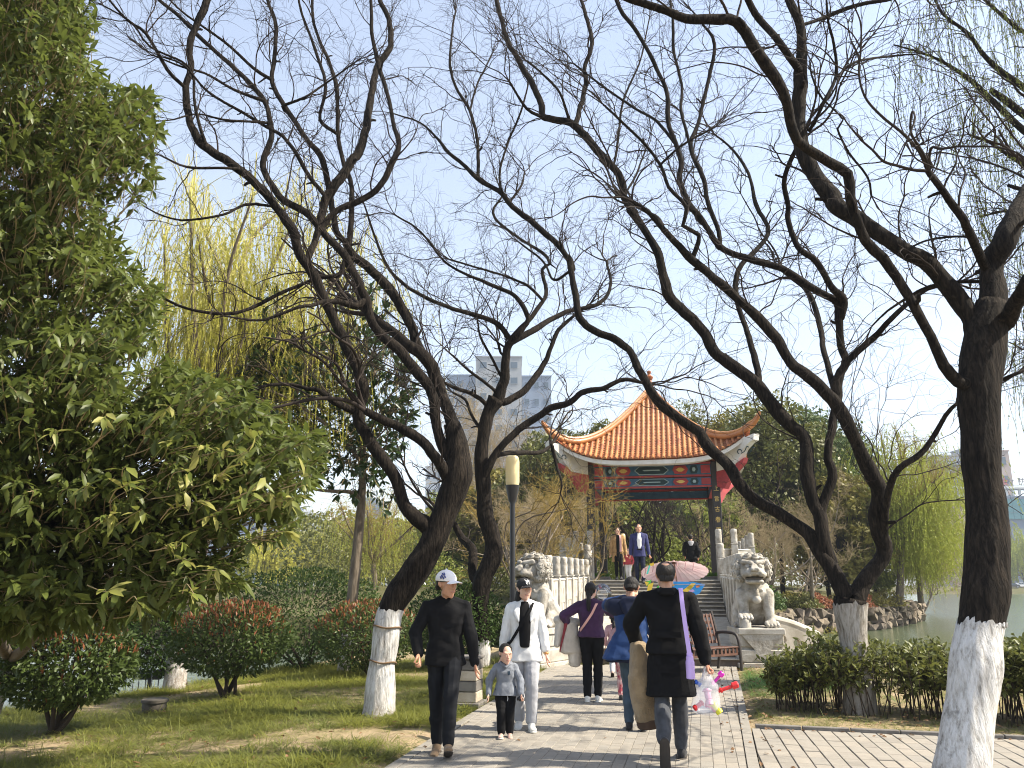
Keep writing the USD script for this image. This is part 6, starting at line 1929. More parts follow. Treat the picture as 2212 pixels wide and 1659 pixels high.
# ================================================================ people
def skin(name, c):
    return mat(name, c, 0.5, sss=0.15, color2=tuple(x * 0.86 for x in c), vscale=14, coord='object', spec=0.35)


SK = [skin('skin_warm', (0.52, 0.29, 0.19)), skin('skin_light', (0.62, 0.39, 0.29)), skin('skin_tan', (0.44, 0.235, 0.145))]


def cloth(name, c, rough=0.9, var=0.25, bump=0.002, sheen=0.1):
    return mat(name, c, rough, var=var, vscale=9, bump=bump, bscale=140, spec=0.2, coord='object', sheen=sheen)


hair_black = mat('hair_black', (0.012, 0.0095, 0.008), 0.6, spec=0.3, bump=0.012, bscale=90, stretch=(1, 1, 0.12), coord='object')
eye_dark = mat('eye_dark', (0.012, 0.009, 0.008), 0.2, spec=0.5)
lip = mat('lip', (0.33, 0.11, 0.09), 0.5)
rubber = mat('sole_rubber', (0.035, 0.028, 0.022), 0.85)
EDGE = 0.019


def rot(ax, a):
    c, s = math.cos(a), math.sin(a)
    return np.array({'x': [[1, 0, 0], [0, c, -s], [0, s, c]], 'y': [[c, 0, s], [0, 1, 0], [-s, 0, c]], 'z': [[c, -s, 0], [s, c, 0], [0, 0, 1]]}[ax])


def _head():
    ms = [hull2(((0, -0.012, 0.035), (0.074, 0.094, 0.082)), ((0, 0.02, 0.0), (0.066, 0.066, 0.06)))]
    ms.append(hull2(((-0.046, 0.052, -0.012), 0.02), ((0.046, 0.052, -0.012), 0.02), ((0, 0.07, -0.094), 0.018), ((-0.042, 0.018, -0.062), 0.022), ((0.042, 0.018, -0.062), 0.022), ((-0.036, 0.066, 0.032), 0.02), ((0.036, 0.066, 0.032), 0.02), ((0, 0.074, -0.05), 0.022)))
    ms.append(hull2(((0, 0.086, 0.016), 0.007), ((0, 0.104, -0.022), 0.0095), ((0.011, 0.091, -0.027), 0.007), ((-0.011, 0.091, -0.027), 0.007)))
    ms.append(hull2(((-0.014, 0.089, -0.052), (0.014, 0.008, 0.007)), ((0.014, 0.089, -0.052), (0.014, 0.008, 0.007))))
    for s in (-1, 1):
        ms.append(hull2(((s * 0.034, 0.082, 0.026), 0.007), ((s * 0.014, 0.088, 0.024), 0.006), ((s * 0.05, 0.07, 0.022), 0.007)))
        ms.append(hull2(((s * 0.073, -0.004, 0.008), (0.008, 0.016, 0.028)), ((s * 0.082, -0.014, 0.016), (0.006, 0.012, 0.018))))
    return soften(union(ms), 0.011, 3)


HEAD = _head()


def _hand(curl):
    """a left hand hanging along -z from the wrist at the origin, palm towards -x, thumb towards +y"""
    ms = [hull(((0, -0.022, -0.02), (0.012, 0.014, 0.016)), ((0, 0.022, -0.02), (0.012, 0.014, 0.016)), ((0, -0.033, -0.085), (0.011, 0.011, 0.012)), ((0, 0.033, -0.085), (0.011, 0.011, 0.012)))]
    for k, (y, L) in enumerate(((0.033, 0.07), (0.011, 0.079), (-0.011, 0.073), (-0.032, 0.057))):
        p, a = np.array([0, y, -0.088]), 0.15 * curl
        for j, q in enumerate((0.46, 0.31, 0.23)):
            d = np.array([-math.sin(a), 0.03 * (1.5 - k), -math.cos(a)])
            e = p + d * L * q
            ms.append(hull((p, 0.0095 - 0.0008 * j), (e, 0.0087 - 0.0008 * j)))
            p, a = e, a + 0.62 * curl
    p = np.array([-0.004, 0.026, -0.03])
    for e, r_ in (((-0.012, 0.058, -0.062), 0.012), ((-0.022, 0.064, -0.092), 0.0105), ((-0.03 - 0.01 * curl, 0.056, -0.115), 0.009)):
        ms.append(hull((p, r_ + 0.001), (e, r_)))
        p = np.array(e)
    v, f = soften(union(ms), 0.008, 2)
    return v, f


HANDS = {k: _hand(k) for k in (0.5, 1.6)}


def two_bone(a, c, l1, l2, pole):
    a, c = np.asarray(a, float), np.asarray(c, float)
    d = np.linalg.norm(c - a)
    if d > (l1 + l2) * 0.999:
        c = a + (c - a) * (l1 + l2) * 0.999 / d
        d = (l1 + l2) * 0.999
    x = (l1**2 - l2**2 + d**2) / (2 * d)
    h = math.sqrt(max(l1**2 - x**2, 0))
    u = (c - a) / d
    p = np.asarray(pole, float)
    p = p - u * np.dot(p, u)
    return a + u * x + unit(p) * h, c


def aim(d, side):
    """rotation taking -z to d, with y kept near side"""
    z = -unit(d)
    y = unit(side - z * np.dot(side, z))
    return np.stack([np.cross(y, z), y, z], 1)


def mo(mesh):
    v, f = arr(mesh)
    import manifold3d
    return Manifold(manifold3d.Mesh(np.asarray(v, np.float32), np.asarray(f, np.uint32)))


def person(label, loc, rotz, H, skin_m, feet, hands, top, legs, shoes, hair, group=None, lean=0.0, headyaw=0.0, headpitch=0.0, cat_='person', female=False, child=False, coat=0.0, sleeve=1.0, foldtop=0.007, seed=0,
           elbow=((-0.5, -1, -0.2), (0.5, -1, -0.2)), hand_curl=(0.5, 0.5), wide=1.0, loose=1.0, legloose=1.0, hem=0.0, pitchfoot=(0, 0), hood=None, parts=None, sole=rubber, palm_side=(1, 1), twist=0.0, topname='shirt', open_front=None, flare=(0, 0, 0), knee=None, footyaw=(0.1, -0.1)):
    """local frame: y is forward, x the person's right. feet and hands: (left, right) joints in units of the body height 1.75 m"""
    S = H / 1.75
    t = thing('person', label, cat_, loc, rotz, group)
    hs = 1.12 if not child else 1.60                          # a child's head is large for its height
    lg = 0.90 if child else 1.0
    hip_z = 0.925 * lg
    Lh, Rh = np.array([-0.085, 0, hip_z]), np.array([0.085, 0, hip_z])
    leanv = np.array([0, math.sin(lean), math.cos(lean)])
    pel = np.array([0, 0, hip_z + 0.04])
    tw = rot('z', twist)

    def sp(h, x=0.0, y=0.0):
        return pel + leanv * (h - 0.965) * (0.97 if child else 1) + tw @ np.array([x, y, 0])
    wsh = 0.185 * wide * (0.92 if female else 1) * (0.92 if child else 1)
    shL, shR = sp(1.39, -wsh), sp(1.39, wsh)
    neck = sp(1.48, 0, -0.005)
    hc = sp(1.60 + (0.035 if child else 0), 0, 0.03) + np.array([0, 0.0, 0.005])
    th, shn = 0.435 * lg, 0.425 * lg
    ua, fa = 0.29, 0.255
    body, leg, torso, skinparts = [], [], [], []
    joints = []
    for i, (hip, ft) in enumerate(zip((Lh, Rh), feet)):
        kp = (0.0, 1, 0.0) if knee is None else knee[i]
        kn, an = two_bone(hip, np.array(ft, float) + [0, 0, 0.085], th, shn, kp)
        joints.append((hip, kn, an))
        skinparts += [hull((hip, 0.075), (kn, 0.05)), hull((kn, 0.048), (lerp(kn, an, 0.35), 0.05), (an, 0.034))]
        q = legloose
        leg += [hull((hip + [0, 0, 0.02], 0.098 * q), (lerp(hip, kn, 0.5), 0.082 * q), (kn, 0.066 * q)), hull((kn, 0.066 * q), (lerp(kn, an, 0.45), 0.064 * q), (an + [0, 0, 0.02], 0.054 * q))]
    leg.append(hull((pel + [-0.06, 0, 0.06], 0.098), (pel + [0.06, 0, 0.06], 0.098), (Lh, 0.1), (Rh, 0.1)))
    arms = []
    for i, (sh, hd) in enumerate(zip((shL, shR), hands)):
        el, wr = two_bone(sh, np.array(hd, float), ua, fa, elbow[i])
        arms.append((sh, el, wr))
        skinparts += [hull((sh, 0.045), (el, 0.036)), hull((el, 0.037), (wr, 0.024))]
        q = loose
        sl = [hull((sh, 0.03 + 0.032 * q), (el, 0.052 * q)), hull((el, 0.052 * q), (lerp(el, wr, min(1.0, sleeve)), lerp(0.052, 0.039, min(1, sleeve)) * q))] if sleeve > 0.05 else [hull((sh, 0.07 * q), (lerp(sh, el, 0.6), 0.058 * q))]
        torso += sl
    ch = 0.92 if female else 1.0
    core = [hull((pel + [-0.055, 0, 0], 0.09), (pel + [0.055, 0, 0], 0.09), (sp(1.10, -0.045), 0.088), (sp(1.10, 0.045), 0.088)),
            hull((sp(1.10, -0.045), 0.088), (sp(1.10, 0.045), 0.088), (sp(1.30, -0.07 * ch), 0.1), (sp(1.30, 0.07 * ch), 0.1)),
            hull((sp(1.30, -0.07 * ch), 0.1), (sp(1.30, 0.07 * ch), 0.1), (shL, 0.052), (shR, 0.052), (sp(1.44), 0.06))]
    skinparts += core
    skinparts.append(hull((sp(1.42), 0.062), (neck, 0.054), (hc + [0, -0.02, -0.06], 0.052)))
    g = 0.02 * loose
    low = -hem - 0.05
    base = [pel + [-0.078, 0.0, low], pel + [0.078, 0.0, low]]
    fl = np.asarray(flare, float)
    lq = max(1.0, 0.93 * legloose)
    torso += [hull((base[0] + fl * (fl[0] < 0), ((0.108 + g) * lq, (0.112 + g) * lq, 0.012)), (base[1] + fl * (fl[0] >= 0), ((0.108 + g) * lq, (0.112 + g) * lq, 0.012)), (sp(1.10, -0.05), 0.095 + g), (sp(1.10, 0.05), 0.095 + g)),
              hull((sp(1.10, -0.05), 0.095 + g), (sp(1.10, 0.05), 0.095 + g), (sp(1.30, -0.075 * ch), 0.103 + g), (sp(1.30, 0.075 * ch), 0.103 + g)),
              hull((sp(1.30, -0.075 * ch), 0.103 + g), (sp(1.30, 0.075 * ch), 0.103 + g), (shL, 0.054 + g * 0.4), (shR, 0.054 + g * 0.4), (sp(1.45), 0.074))]
    if female and not child:
        torso.append(hull((sp(1.28, -0.07, 0.07), 0.07), (sp(1.28, 0.07, 0.07), 0.07)))
    if coat:
        zc = pel[2] - coat
        torso.append(hull((base[0], 0.118), (base[1], 0.118), (np.array([-0.10, -0.01, zc]) + fl * 1.0, (0.13, 0.115, 0.012)), (np.array([0.10, -0.01, zc]) + fl * 0.4, (0.13, 0.115, 0.012))))
    # the body: limbs and trunk smoothed as one, then hands and head joined on
    bm = mo(soften(union(skinparts), 0.03, 4))
    add = []
    for i, (sh, el, wr) in enumerate(arms):
        v, f = HANDS[1.6 if hand_curl[i] > 1 else 0.5]
        v = v.copy()
        if i == 1:
            v[:, 0] *= -1
            f = f[:, ::-1]
        d = unit(wr - el)
        fwd = np.array([0, 1.0, 0.15])
        if abs(np.dot(d, unit(fwd))) > 0.9:
            fwd = np.array([0, 0, 1.0])
        v = v * [-1 if palm_side[i] < 0 else 1, 1, 1]
        if palm_side[i] < 0:
            f = f[:, ::-1]
        hv = v @ aim(d, fwd).T * (1.0 if not child else 1.05) * (0.93 if female else 1) + wr
        add.append(mo((hv, f)))
    Rh_ = rot('z', headyaw) @ rot('x', headpitch)
    hv = HEAD[0] * hs * (0.96 if female else 1.0) @ Rh_.T + hc
    add.append(mo((hv, HEAD[1])))
    bm = union([bm] + add)
    v, f = arr(bm)
    obj('body', (v * S, f), skin_m, t, smooth=60)

    def hd(mesh):
        v, f = arr(mesh)
        return (v * hs * (0.96 if female else 1.0) @ Rh_.T + hc) * S, f

    def put(name, mesh, m, smooth=True, label=None, parent=None):
        v, f = arr(mesh)
        return obj(name, (v * S, f), m, parent or t, smooth=smooth, label=label)
    tr = put('trousers', soften(union(leg), EDGE, 5, 0.011, (6, 6, 13), seed + 3), legs)
    put(topname, soften(union(torso), EDGE, 5, foldtop * 1.25, (6, 6, 10), seed), top)
    for i, (hip, kn, an) in enumerate(joints):
        a = pitchfoot[i]
        R = rot('z', footyaw[i]) @ rot('x', a)
        k = 1.0 if not child else 1.05
        up_ = hull2(((0, -0.035, 0.045), (0.04, 0.045, 0.05)), ((0, 0.03, 0.035), (0.042, 0.05, 0.045)), ((0.0, -0.01, 0.09), (0.042, 0.05, 0.04)))
        toe = hull2(((0, 0.03, 0.03), (0.044, 0.05, 0.038)), ((0, 0.155, 0.018), (0.043, 0.045, 0.026)))
        v, f = soften(up_ + toe, 0.02, 3)
        off = an - R @ np.array([0, -0.01, 0.085])
        sh_ = put('shoe', ((v * k) @ R.T + off, f), shoes)
        so = hull2(((0, -0.05, -0.004), (0.043, 0.045, 0.012)), ((0, 0.06, -0.004), (0.04, 0.04, 0.011)), ((0, 0.155, -0.004), (0.046, 0.05, 0.011)))
        v, f = arr(so)
        put('sole', ((v * k) @ R.T + off, f), sole, parent=sh_)
    # eyes, brows, mouth
    for s in (-1, 1):
        obj('eye', hd(hull(((s * 0.028, 0.0835, 0.010), (0.009, 0.004, 0.004)), ((s * 0.036, 0.0805, 0.010), (0.009, 0.004, 0.004)))), eye_dark, t)
        obj('eyebrow', hd(hull(((s * 0.018, 0.0925, 0.0275), (0.004, 0.003, 0.003)), ((s * 0.046, 0.080, 0.030), (0.004, 0.003, 0.0025)))), hair_black, t)
    obj('mouth', hd(hull(((-0.017, 0.0945, -0.0525), (0.006, 0.003, 0.004)), ((0.017, 0.0945, -0.0525), (0.006, 0.003, 0.004)))), lip, t)
    # hair
    shell = hull2(((0, -0.016, 0.040), (0.082, 0.100, 0.088)))
    cut = [Manifold.cube([0.3, 0.2, 0.3], True).translate([0, 0.155, -0.075]).rotate([18, 0, 0]).translate([0, 0, 0.026])]
    if hair in ('short', 'bald', 'cap'):
        cut.append(Manifold.cube([0.3, 0.3, 0.2], True).translate([0, 0.0, -0.145]))
        cut.append(Manifold.cube([0.3, 0.15, 0.1], True).translate([0, 0.07, -0.02]))
        sh2 = shell + hull2(((0, -0.075, -0.02), (0.062, 0.03, 0.05)))
        if hair == 'bald':
            sh2 = sh2 - hull2(((0, -0.075, 0.135), (0.056, 0.062, 0.056)))
        obj('hair', hd(soften(sh2 - union(cut), 0.012, 2, 0.004, (40, 40, 20), seed)), hair_black, t, smooth=True)
    elif hair == 'ponytail':
        sh2 = shell + hull2(((0, -0.08, -0.03), (0.055, 0.03, 0.06)))
        obj('hair', hd(soften(sh2 - union(cut), 0.012, 2, 0.003, (40, 40, 15), seed)), hair_black, t, smooth=True)
        obj('ponytail', hd(soften(hull2(((0, -0.11, -0.06), 0.026), ((0.0, -0.125, -0.13), 0.034)) + hull2(((0, -0.125, -0.13), 0.034), ((0.0, -0.10, -0.27), 0.03)) + hull2(((0, -0.10, -0.27), 0.03), ((0, -0.085, -0.37), 0.014)), 0.014, 2, 0.005, (30, 30, 12), seed)), hair_black, t, smooth=True)
    elif hair == 'long':
        sh2 = shell + hull2(((-0.06, -0.04, -0.05), (0.03, 0.05, 0.06)), ((0.06, -0.04, -0.05), (0.03, 0.05, 0.06)), ((-0.07, -0.05, -0.15), (0.032, 0.04, 0.03)), ((0.07, -0.05, -0.15), (0.032, 0.04, 0.03)))
        obj('hair', hd(soften(sh2 - union(cut), 0.013, 2, 0.006, (26, 26, 10), seed)), hair_black, t, smooth=True)
    return t, dict(S=S, hd=hd, put=put, arms=arms, sp=sp, pel=pel, joints=joints, hc=hc, hs=hs)


def cap(info, t, m, brim_m=None, yaw=0.0):
    """a baseball cap"""
    R = rot('z', yaw)

    def tr(mesh):
        v, f = arr(mesh)
        return info['hd']((v @ R.T, f))
    dome = hull2(((0, -0.012, 0.052), (0.090, 0.106, 0.088))) - Manifold.cube([0.4, 0.4, 0.2], True).translate([0, 0, -0.062])
    c = obj('cap', tr(soften(dome, 0.014, 2)), m, t, smooth=60)
    v, f = arr(Manifold.extrude(CrossSection([[(0.078 * math.cos(a), 0.085 + 0.088 * math.sin(a)) for a in np.linspace(0, math.pi, 20)]]), 0.006).refine_to_length(0.015))
    v = v.copy()
    v[:, 2] += 0.046 - 0.028 * (v[:, 0] / 0.078) ** 2 - 0.16 * (v[:, 1] - 0.085)
    obj('brim', tr((v, f)), brim_m or m, c, smooth=60)
    obj('button', tr(hull(((0, -0.012, 0.140), 0.009))), m, c)
    return c, tr


def loc_of(px, py):
    g = G(px, py, 0.0)
    return np.array([g[0], g[1], 0.0])


def local(loc, rotz, H, w):
    """a world point in a person's joint units"""
    q = np.asarray(w, float) - loc
    a = -math.radians(rotz)
    return np.array([q[0] * math.cos(a) - q[1] * math.sin(a), q[0] * math.sin(a) + q[1] * math.cos(a), q[2]]) * 1.75 / H


cl_black = cloth('cloth_black', (0.006, 0.006, 0.007), var=0.3, sheen=0.0)
cl_jeans_dark = cloth('cloth_dark_denim', (0.010, 0.011, 0.014), var=0.4, sheen=0.0)
cl_white = cloth('cloth_white', (0.72, 0.72, 0.71), 0.75, 0.12, 0.001)
cl_greypants = cloth('cloth_grey_sweat', (0.36, 0.365, 0.39), var=0.15)
cl_boygrey = cloth('cloth_grey_blue', (0.20, 0.215, 0.245), var=0.2)
cl_purple = cloth('cloth_purple', (0.055, 0.022, 0.065), var=0.3, bump=0.004)
cl_blue = cloth('cloth_blue', (0.016, 0.045, 0.14), 0.6, 0.2, sheen=0.0)
cl_navy = cloth('cloth_navy', (0.008, 0.012, 0.032), 0.7, 0.25, sheen=0.0)
cl_denim = cloth('cloth_denim', (0.045, 0.075, 0.11), var=0.35)
cl_greyjean = cloth('cloth_grey_denim', (0.05, 0.054, 0.062), var=0.5)
cl_coat = cloth('cloth_black_wool', (0.005, 0.0048, 0.0055), 0.95, 0.3, 0.003, 0.0)
cl_tan = cloth('cloth_tan', (0.36, 0.22, 0.095), var=0.3, bump=0.003)
cl_fleece = cloth('cloth_fleece', (0.31, 0.215, 0.11), 0.95, 0.35, 0.012, 0.3)
cl_cream = cloth('cloth_cream', (0.60, 0.54, 0.46), 0.85, 0.2, 0.006)
cl_suit = cloth('cloth_suit', (0.022, 0.026, 0.10), 0.7, 0.15)
cl_pink = cloth('cloth_pink', (0.62, 0.36, 0.36), 0.8, 0.2)
shoe_brown = cloth('shoe_brown', (0.20, 0.135, 0.08), 0.8, 0.25)
shoe_white = cloth('shoe_white', (0.66, 0.65, 0.61), 0.6, 0.15)
shoe_black = cloth('shoe_black', (0.02, 0.02, 0.022), 0.6, 0.2)
shoe_pink = cloth('shoe_rose', (0.50, 0.33, 0.27), 0.7, 0.2)
sole_white = mat('sole_white', (0.62, 0.61, 0.57), 0.7)
strap_pink = mat('strap_pink', (0.62, 0.33, 0.27), 0.6)
strap_lilac = mat('strap_lilac', (0.50, 0.36, 0.72), 0.6)


def strip(pts, nor, w, th=0.006):
    """a flat band along pts, facing nor"""
    p = catmull(np.asarray(pts, float), 0.04)
    n = unit(np.interp(np.linspace(0, 1, len(p)), np.linspace(0, 1, len(nor)), np.arange(len(nor)))[:, None] * 0 + np.array([np.interp(np.linspace(0, 1, len(p)), np.linspace(0, 1, len(nor)), np.asarray(nor, float)[:, k]) for k in range(3)]).T)
    tg = unit(np.gradient(p, axis=0))
    sd = unit(np.cross(tg, n))
    rows = np.stack([p - sd * w / 2, p + sd * w / 2, p + sd * w / 2 + n * th, p - sd * w / 2 + n * th], 1)
    m = len(p)
    v = rows.reshape(-1, 3)
    q = [[i * 4 + j, i * 4 + (j + 1) % 4, (i + 1) * 4 + (j + 1) % 4, (i + 1) * 4 + j] for i in range(m - 1) for j in range(4)]
    return v, np.array(q)


# 1 the man in the white cap
L1 = loc_of(958, 1630)
t, I = person('man in white cap, black long-sleeved top, dark jeans and brown boots, looking to his left', L1, 180, 1.69, SK[2], ((-0.055, 0.16, 0.03), (0.075, -0.10, 0.0)), ((-0.31, 0.06, 0.79), (0.24, 0.27, 0.955)), cl_black, cl_jeans_dark, shoe_brown, 'cap',
              headyaw=math.radians(48), headpitch=-0.06, loose=1.25, legloose=1.08, hem=0.08, wide=1.02, foldtop=0.014, seed=1, elbow=((-0.9, -0.6, 0), (1.0, -0.5, 0)), pitchfoot=(0.32, -0.1), hand_curl=(0.5, 1.6), sole=rubber)
cp, tr = cap(I, t, mat('cap_white', (0.74, 0.73, 0.74), 0.8, var=0.08))
ink = mat('cap_ink', (0.05, 0.07, 0.22), 0.7)
for k, (a, z) in enumerate(((0.9, 0.075), (1.05, 0.062), (1.2, 0.078), (1.12, 0.095), (0.98, 0.1), (1.3, 0.064))):
    q = np.array([0.093 * math.sin(a), -0.012 + 0.108 * math.cos(a), z]) * [1, 1, 1]
    obj('stitched_mark', tr(hull((q, 0.007), (q + [0.004, -0.006, 0.012], 0.006))), ink, cp)
# 2 the woman in white
L2 = loc_of(1134, 1574)
t, I = person('woman in black cap, open white jacket and grey sweatpants, walking towards the viewer', L2, 180, 1.63, SK[1], ((-0.075, 0.11, 0.0), (0.07, -0.09, 0.0)), ((-0.27, 0.02, 0.80), (0.27, -0.02, 0.84)), cl_white, cl_greypants, shoe_white, 'long', female=True,
              headyaw=math.radians(18), loose=1.35, legloose=1.22, hem=0.14, foldtop=0.013, seed=2, elbow=((-0.8, -0.6, 0), (0.8, -0.7, 0)), sleeve=0.72, sole=sole_white, topname='jacket', pitchfoot=(0.08, -0.05))
cp, tr = cap(I, t, mat('cap_black', (0.012, 0.012, 0.013), 0.8))
# the interlocked N and Y on the front of the cap
for line in (((-0.026, -0.02), (-0.026, 0.022)), ((-0.026, 0.022), (0.010, -0.018)), ((0.010, -0.018), (0.010, 0.022)), ((-0.014, 0.028), (-0.002, 0.004)), ((0.024, 0.028), (-0.002, 0.004)), ((-0.002, 0.004), (-0.002, -0.028))):
    q = [np.array([x, -0.012 + 0.1075 * math.sqrt(max(0.05, 1 - ((z) / 0.098) ** 2 - (x / 0.09) ** 2)) + 0.002, 0.089 + z]) for x, z in line]
    q = [a + [0, -0.014 * max(0, (a[2] - 0.085) / 0.03), 0] for a in q]
    obj('letter_stroke', tr(hull((q[0], 0.0042), (q[1], 0.0042))), cl_white, cp)
sp, pel = I['sp'], I['pel']
inner = hull((sp(1.46, 0, 0.04), (0.065, 0.04, 0.015)), (sp(1.28, 0, 0.13), (0.075, 0.04, 0.05)), (sp(1.10, 0, 0.115), (0.07, 0.035, 0.05)), (pel + [0, 0.135, -0.02], (0.06, 0.025, 0.015)))
I['put']('inner_top', soften(inner, 0.02, 3, 0.004), cl_black)
for s in (-1, 1):
    lap = hull((sp(1.45, s * 0.07, 0.05), (0.025, 0.02, 0.02)), (sp(1.34, s * 0.10, 0.125), (0.04, 0.012, 0.03)), (sp(1.25, s * 0.075, 0.15), (0.012, 0.01, 0.02)))
    I['put']('lapel', soften(lap, 0.015, 2), cl_white)
I['put']('bag_strap', strip([sp(1.45, -0.10, 0.06), sp(1.35, -0.055, 0.155), sp(1.2, 0.045, 0.165), sp(1.06, 0.13, 0.13), pel + [0.19, 0.04, 0.0]], [(0, 0.6, 0.8), (0, 1, 0.1), (0.1, 1, 0), (0.4, 1, 0), (1, 0.4, 0)], 0.035), cl_black)
I['put']('shoulder_bag', soften(hull2(((0.20, 0.0, 0.94), (0.035, 0.09, 0.06)), ((0.205, 0.0, 0.86), (0.04, 0.1, 0.05))), 0.03, 2), cl_black)
wr = I['arms'][0][2]
I['put']('bracelet', tube(np.array([wr + 0.031 * np.array([math.cos(a), math.sin(a), 0.3]) for a in np.linspace(0, 6.28, 14)]), 0.007, 5), mat('amber_beads', (0.5, 0.25, 0.06), 0.4))
for i in (0, 1):
    hip, kn, an = I['joints'][i]
    I['put']('trouser_cord', tube(catmull(np.array([hip + [0, 0.12, -0.05], hip + [0.03, 0.13, -0.22], hip + [-0.01, 0.125, -0.3]]), 0.04), 0.005, 5), cl_white) if i == 0 else None
# 3 the boy
L3 = loc_of(1092, 1591)
t, I = person('small boy in grey hooded top and black trousers, holding a dark toy', L3, 180, 0.95, SK[1], ((-0.08, 0.02, 0.0), (0.08, 0.13, 0.0)), ((-0.30, 0.16, 0.80), (0.33, 0.08, 0.80)), cl_boygrey, cl_black, shoe_pink, 'short', child=True,
              headyaw=math.radians(22), headpitch=-0.18, loose=1.5, legloose=1.42, hem=0.06, foldtop=0.012, seed=3, elbow=((-0.9, -0.7, 0), (0.9, -0.6, 0)), hand_curl=(1.6, 0.5), sole=sole_white, topname='hooded_top', pitchfoot=(-0.1, 0.1))
sp = I['sp']
I['put']('hood', soften(union([hull2((sp(1.45, s * 0.09, 0.0), 0.05), (sp(1.44, s * 0.04, -0.10), 0.055)) for s in (-1, 1)] + [hull2((sp(1.45, -0.08, 0.06), 0.03), (sp(1.40, 0.0, 0.11), 0.03)), hull2((sp(1.45, 0.08, 0.06), 0.03), (sp(1.40, 0.0, 0.11), 0.03)), hull2((sp(1.43, -0.05, -0.1), 0.05), (sp(1.43, 0.05, -0.1), 0.05))]), 0.025, 4, 0.006), cl_boygrey)
I['put']('chest_print', strip([sp(1.32, -0.06, 0.142), sp(1.25, -0.07, 0.145)], [(0, 1, 0), (0, 1, 0)], 0.05, 0.004), cl_denim)
I['put']('trouser_cord', tube(catmull(np.array([I['pel'] + [-0.03, 0.13, -0.05], I['pel'] + [-0.045, 0.15, -0.16], I['pel'] + [-0.035, 0.145, -0.22]]), 0.03), 0.008, 5), cl_white)
hw_ = L3 + rot('z', math.pi) @ (I['arms'][0][2] * I['S']) + np.array([0, 0, -0.045])
ty = thing('toy', 'small dark toy car in the hand of the boy', 'toy', hw_, 20)
obj('shell', soften(hull2(((-0.02, 0, 0), (0.022, 0.03, 0.018)), ((0.02, 0, 0), (0.022, 0.03, 0.018)), ((0, 0, 0.018), (0.022, 0.024, 0.012))), 0.012, 2), lamp_black, ty, smooth=True)
for sx in (-1, 1):
    for sy in (-1, 1):
        obj('wheel', xf(lathe([(0.0, -0.005), (0.011, -0.005), (0.011, 0.005), (0, 0.005)], 10), (sx * 0.022, sy * 0.03, -0.014), 0, rot('x', math.pi / 2)), rubber, ty)
# 4 the woman in purple
L4 = loc_of(1281, 1516)
t, I = person('woman in purple sweater and black trousers seen from behind, hair in a low ponytail', L4, -11, 1.60, SK[1], ((-0.075, -0.06, 0.0), (0.075, 0.05, 0.0)), ((-0.36, 0.06, 1.06), (0.20, 0.32, 1.34)), cl_purple, cl_black, shoe_white, 'ponytail', female=True,
              headyaw=-0.15, headpitch=-0.1, loose=1.5, legloose=1.12, hem=-0.02, foldtop=0.012, seed=4, elbow=((-0.7, -0.6, 0), (0.9, -0.3, -0.5)), hand_curl=(1.6, 1.6), sole=sole_white, topname='sweater', pitchfoot=(-0.25, -0.1))
sp, pel = I['sp'], I['pel']
I['put']('bag_strap', strip([sp(1.44, 0.11, 0.03), sp(1.40, 0.09, -0.125), sp(1.28, 0.03, -0.165), sp(1.14, -0.07, -0.16), pel + [-0.16, -0.10, 0.06]], [(0, 0.3, 1), (0.2, -0.8, 0.6), (0, -1, 0), (-0.2, -1, 0), (-0.8, -0.6, 0)], 0.035), strap_pink)
wA = L4 + rot('z', math.radians(-11)) @ (I['arms'][0][2] * I['S'])
cm = thing('coat', 'cream coat with dark red lining hanging over the left arm of the woman in purple', 'coat', wA, 10)
drape = union([hull2(((-0.14, -0.02, 0.10), (0.07, 0.08, 0.07)), ((0.12, 0.02, 0.07), (0.09, 0.09, 0.06))), hull2(((-0.02, -0.02, 0.05), (0.15, 0.09, 0.07)), ((0.02, -0.02, -0.30), (0.15, 0.085, 0.05))), hull2(((0.06, 0, -0.25), (0.1, 0.08, 0.06)), ((0.09, 0, -0.50), (0.075, 0.05, 0.03))), hull2(((-0.12, -0.03, 0.05), (0.07, 0.07, 0.05)), ((-0.17, -0.03, -0.22), (0.035, 0.05, 0.04)))])
obj('drape', soften(drape, 0.03, 3, 0.03, (9, 9, 4), 8), cl_cream, cm, smooth=True)
obj('lining', soften(hull2(((-0.06, -0.1, 0.06), (0.02, 0.02, 0.03)), ((-0.15, -0.1, -0.3), (0.012, 0.02, 0.03))), 0.03, 2, 0.01, (9, 9, 4)), mat('lining_red', (0.22, 0.03, 0.035), 0.8), cm, smooth=True)
wB = L4 + rot('z', math.radians(-11)) @ (I['arms'][1][2] * I['S'])
bl = thing('balloon', 'clear toy balloon held up by the woman in purple', 'balloon', wB + np.array([0.0, 0.02, 0.03]))
clear_film = usdkit.material(stage, '/World/Looks/clear_film', {'t': ('transparent_bsdf', {'color': (0.93, 0.94, 0.95)}), 'g': ('glossy_bsdf', {'color': (1, 1, 1), 'roughness': 0.12}), 'f': ('fresnel', {'IOR': 1.9}), 'x': ('mix_closure', {})}, [('f.fac', 'x.fac'), ('t.BSDF', 'x.closure1'), ('g.BSDF', 'x.closure2')], surface='x.closure')
obj('film', soften(hull2(((-0.04, 0, 0.18), 0.14), ((0.01, 0, 0.05), 0.05)), 0.03, 2, 0.006), clear_film, bl, smooth=True)
obj('stick', tube(np.array([(0, 0, -0.14), (0.0, 0, 0.06)]), 0.006, 6), mat('plastic_white', (0.75, 0.75, 0.73), 0.4), bl)
obj('knot', soften(hull2(((0, 0, 0.02), 0.025), ((0.01, 0.0, 0.06), 0.02)), 0.02, 1), mat('plastic_red', (0.55, 0.05, 0.04), 0.4), bl, smooth=True)
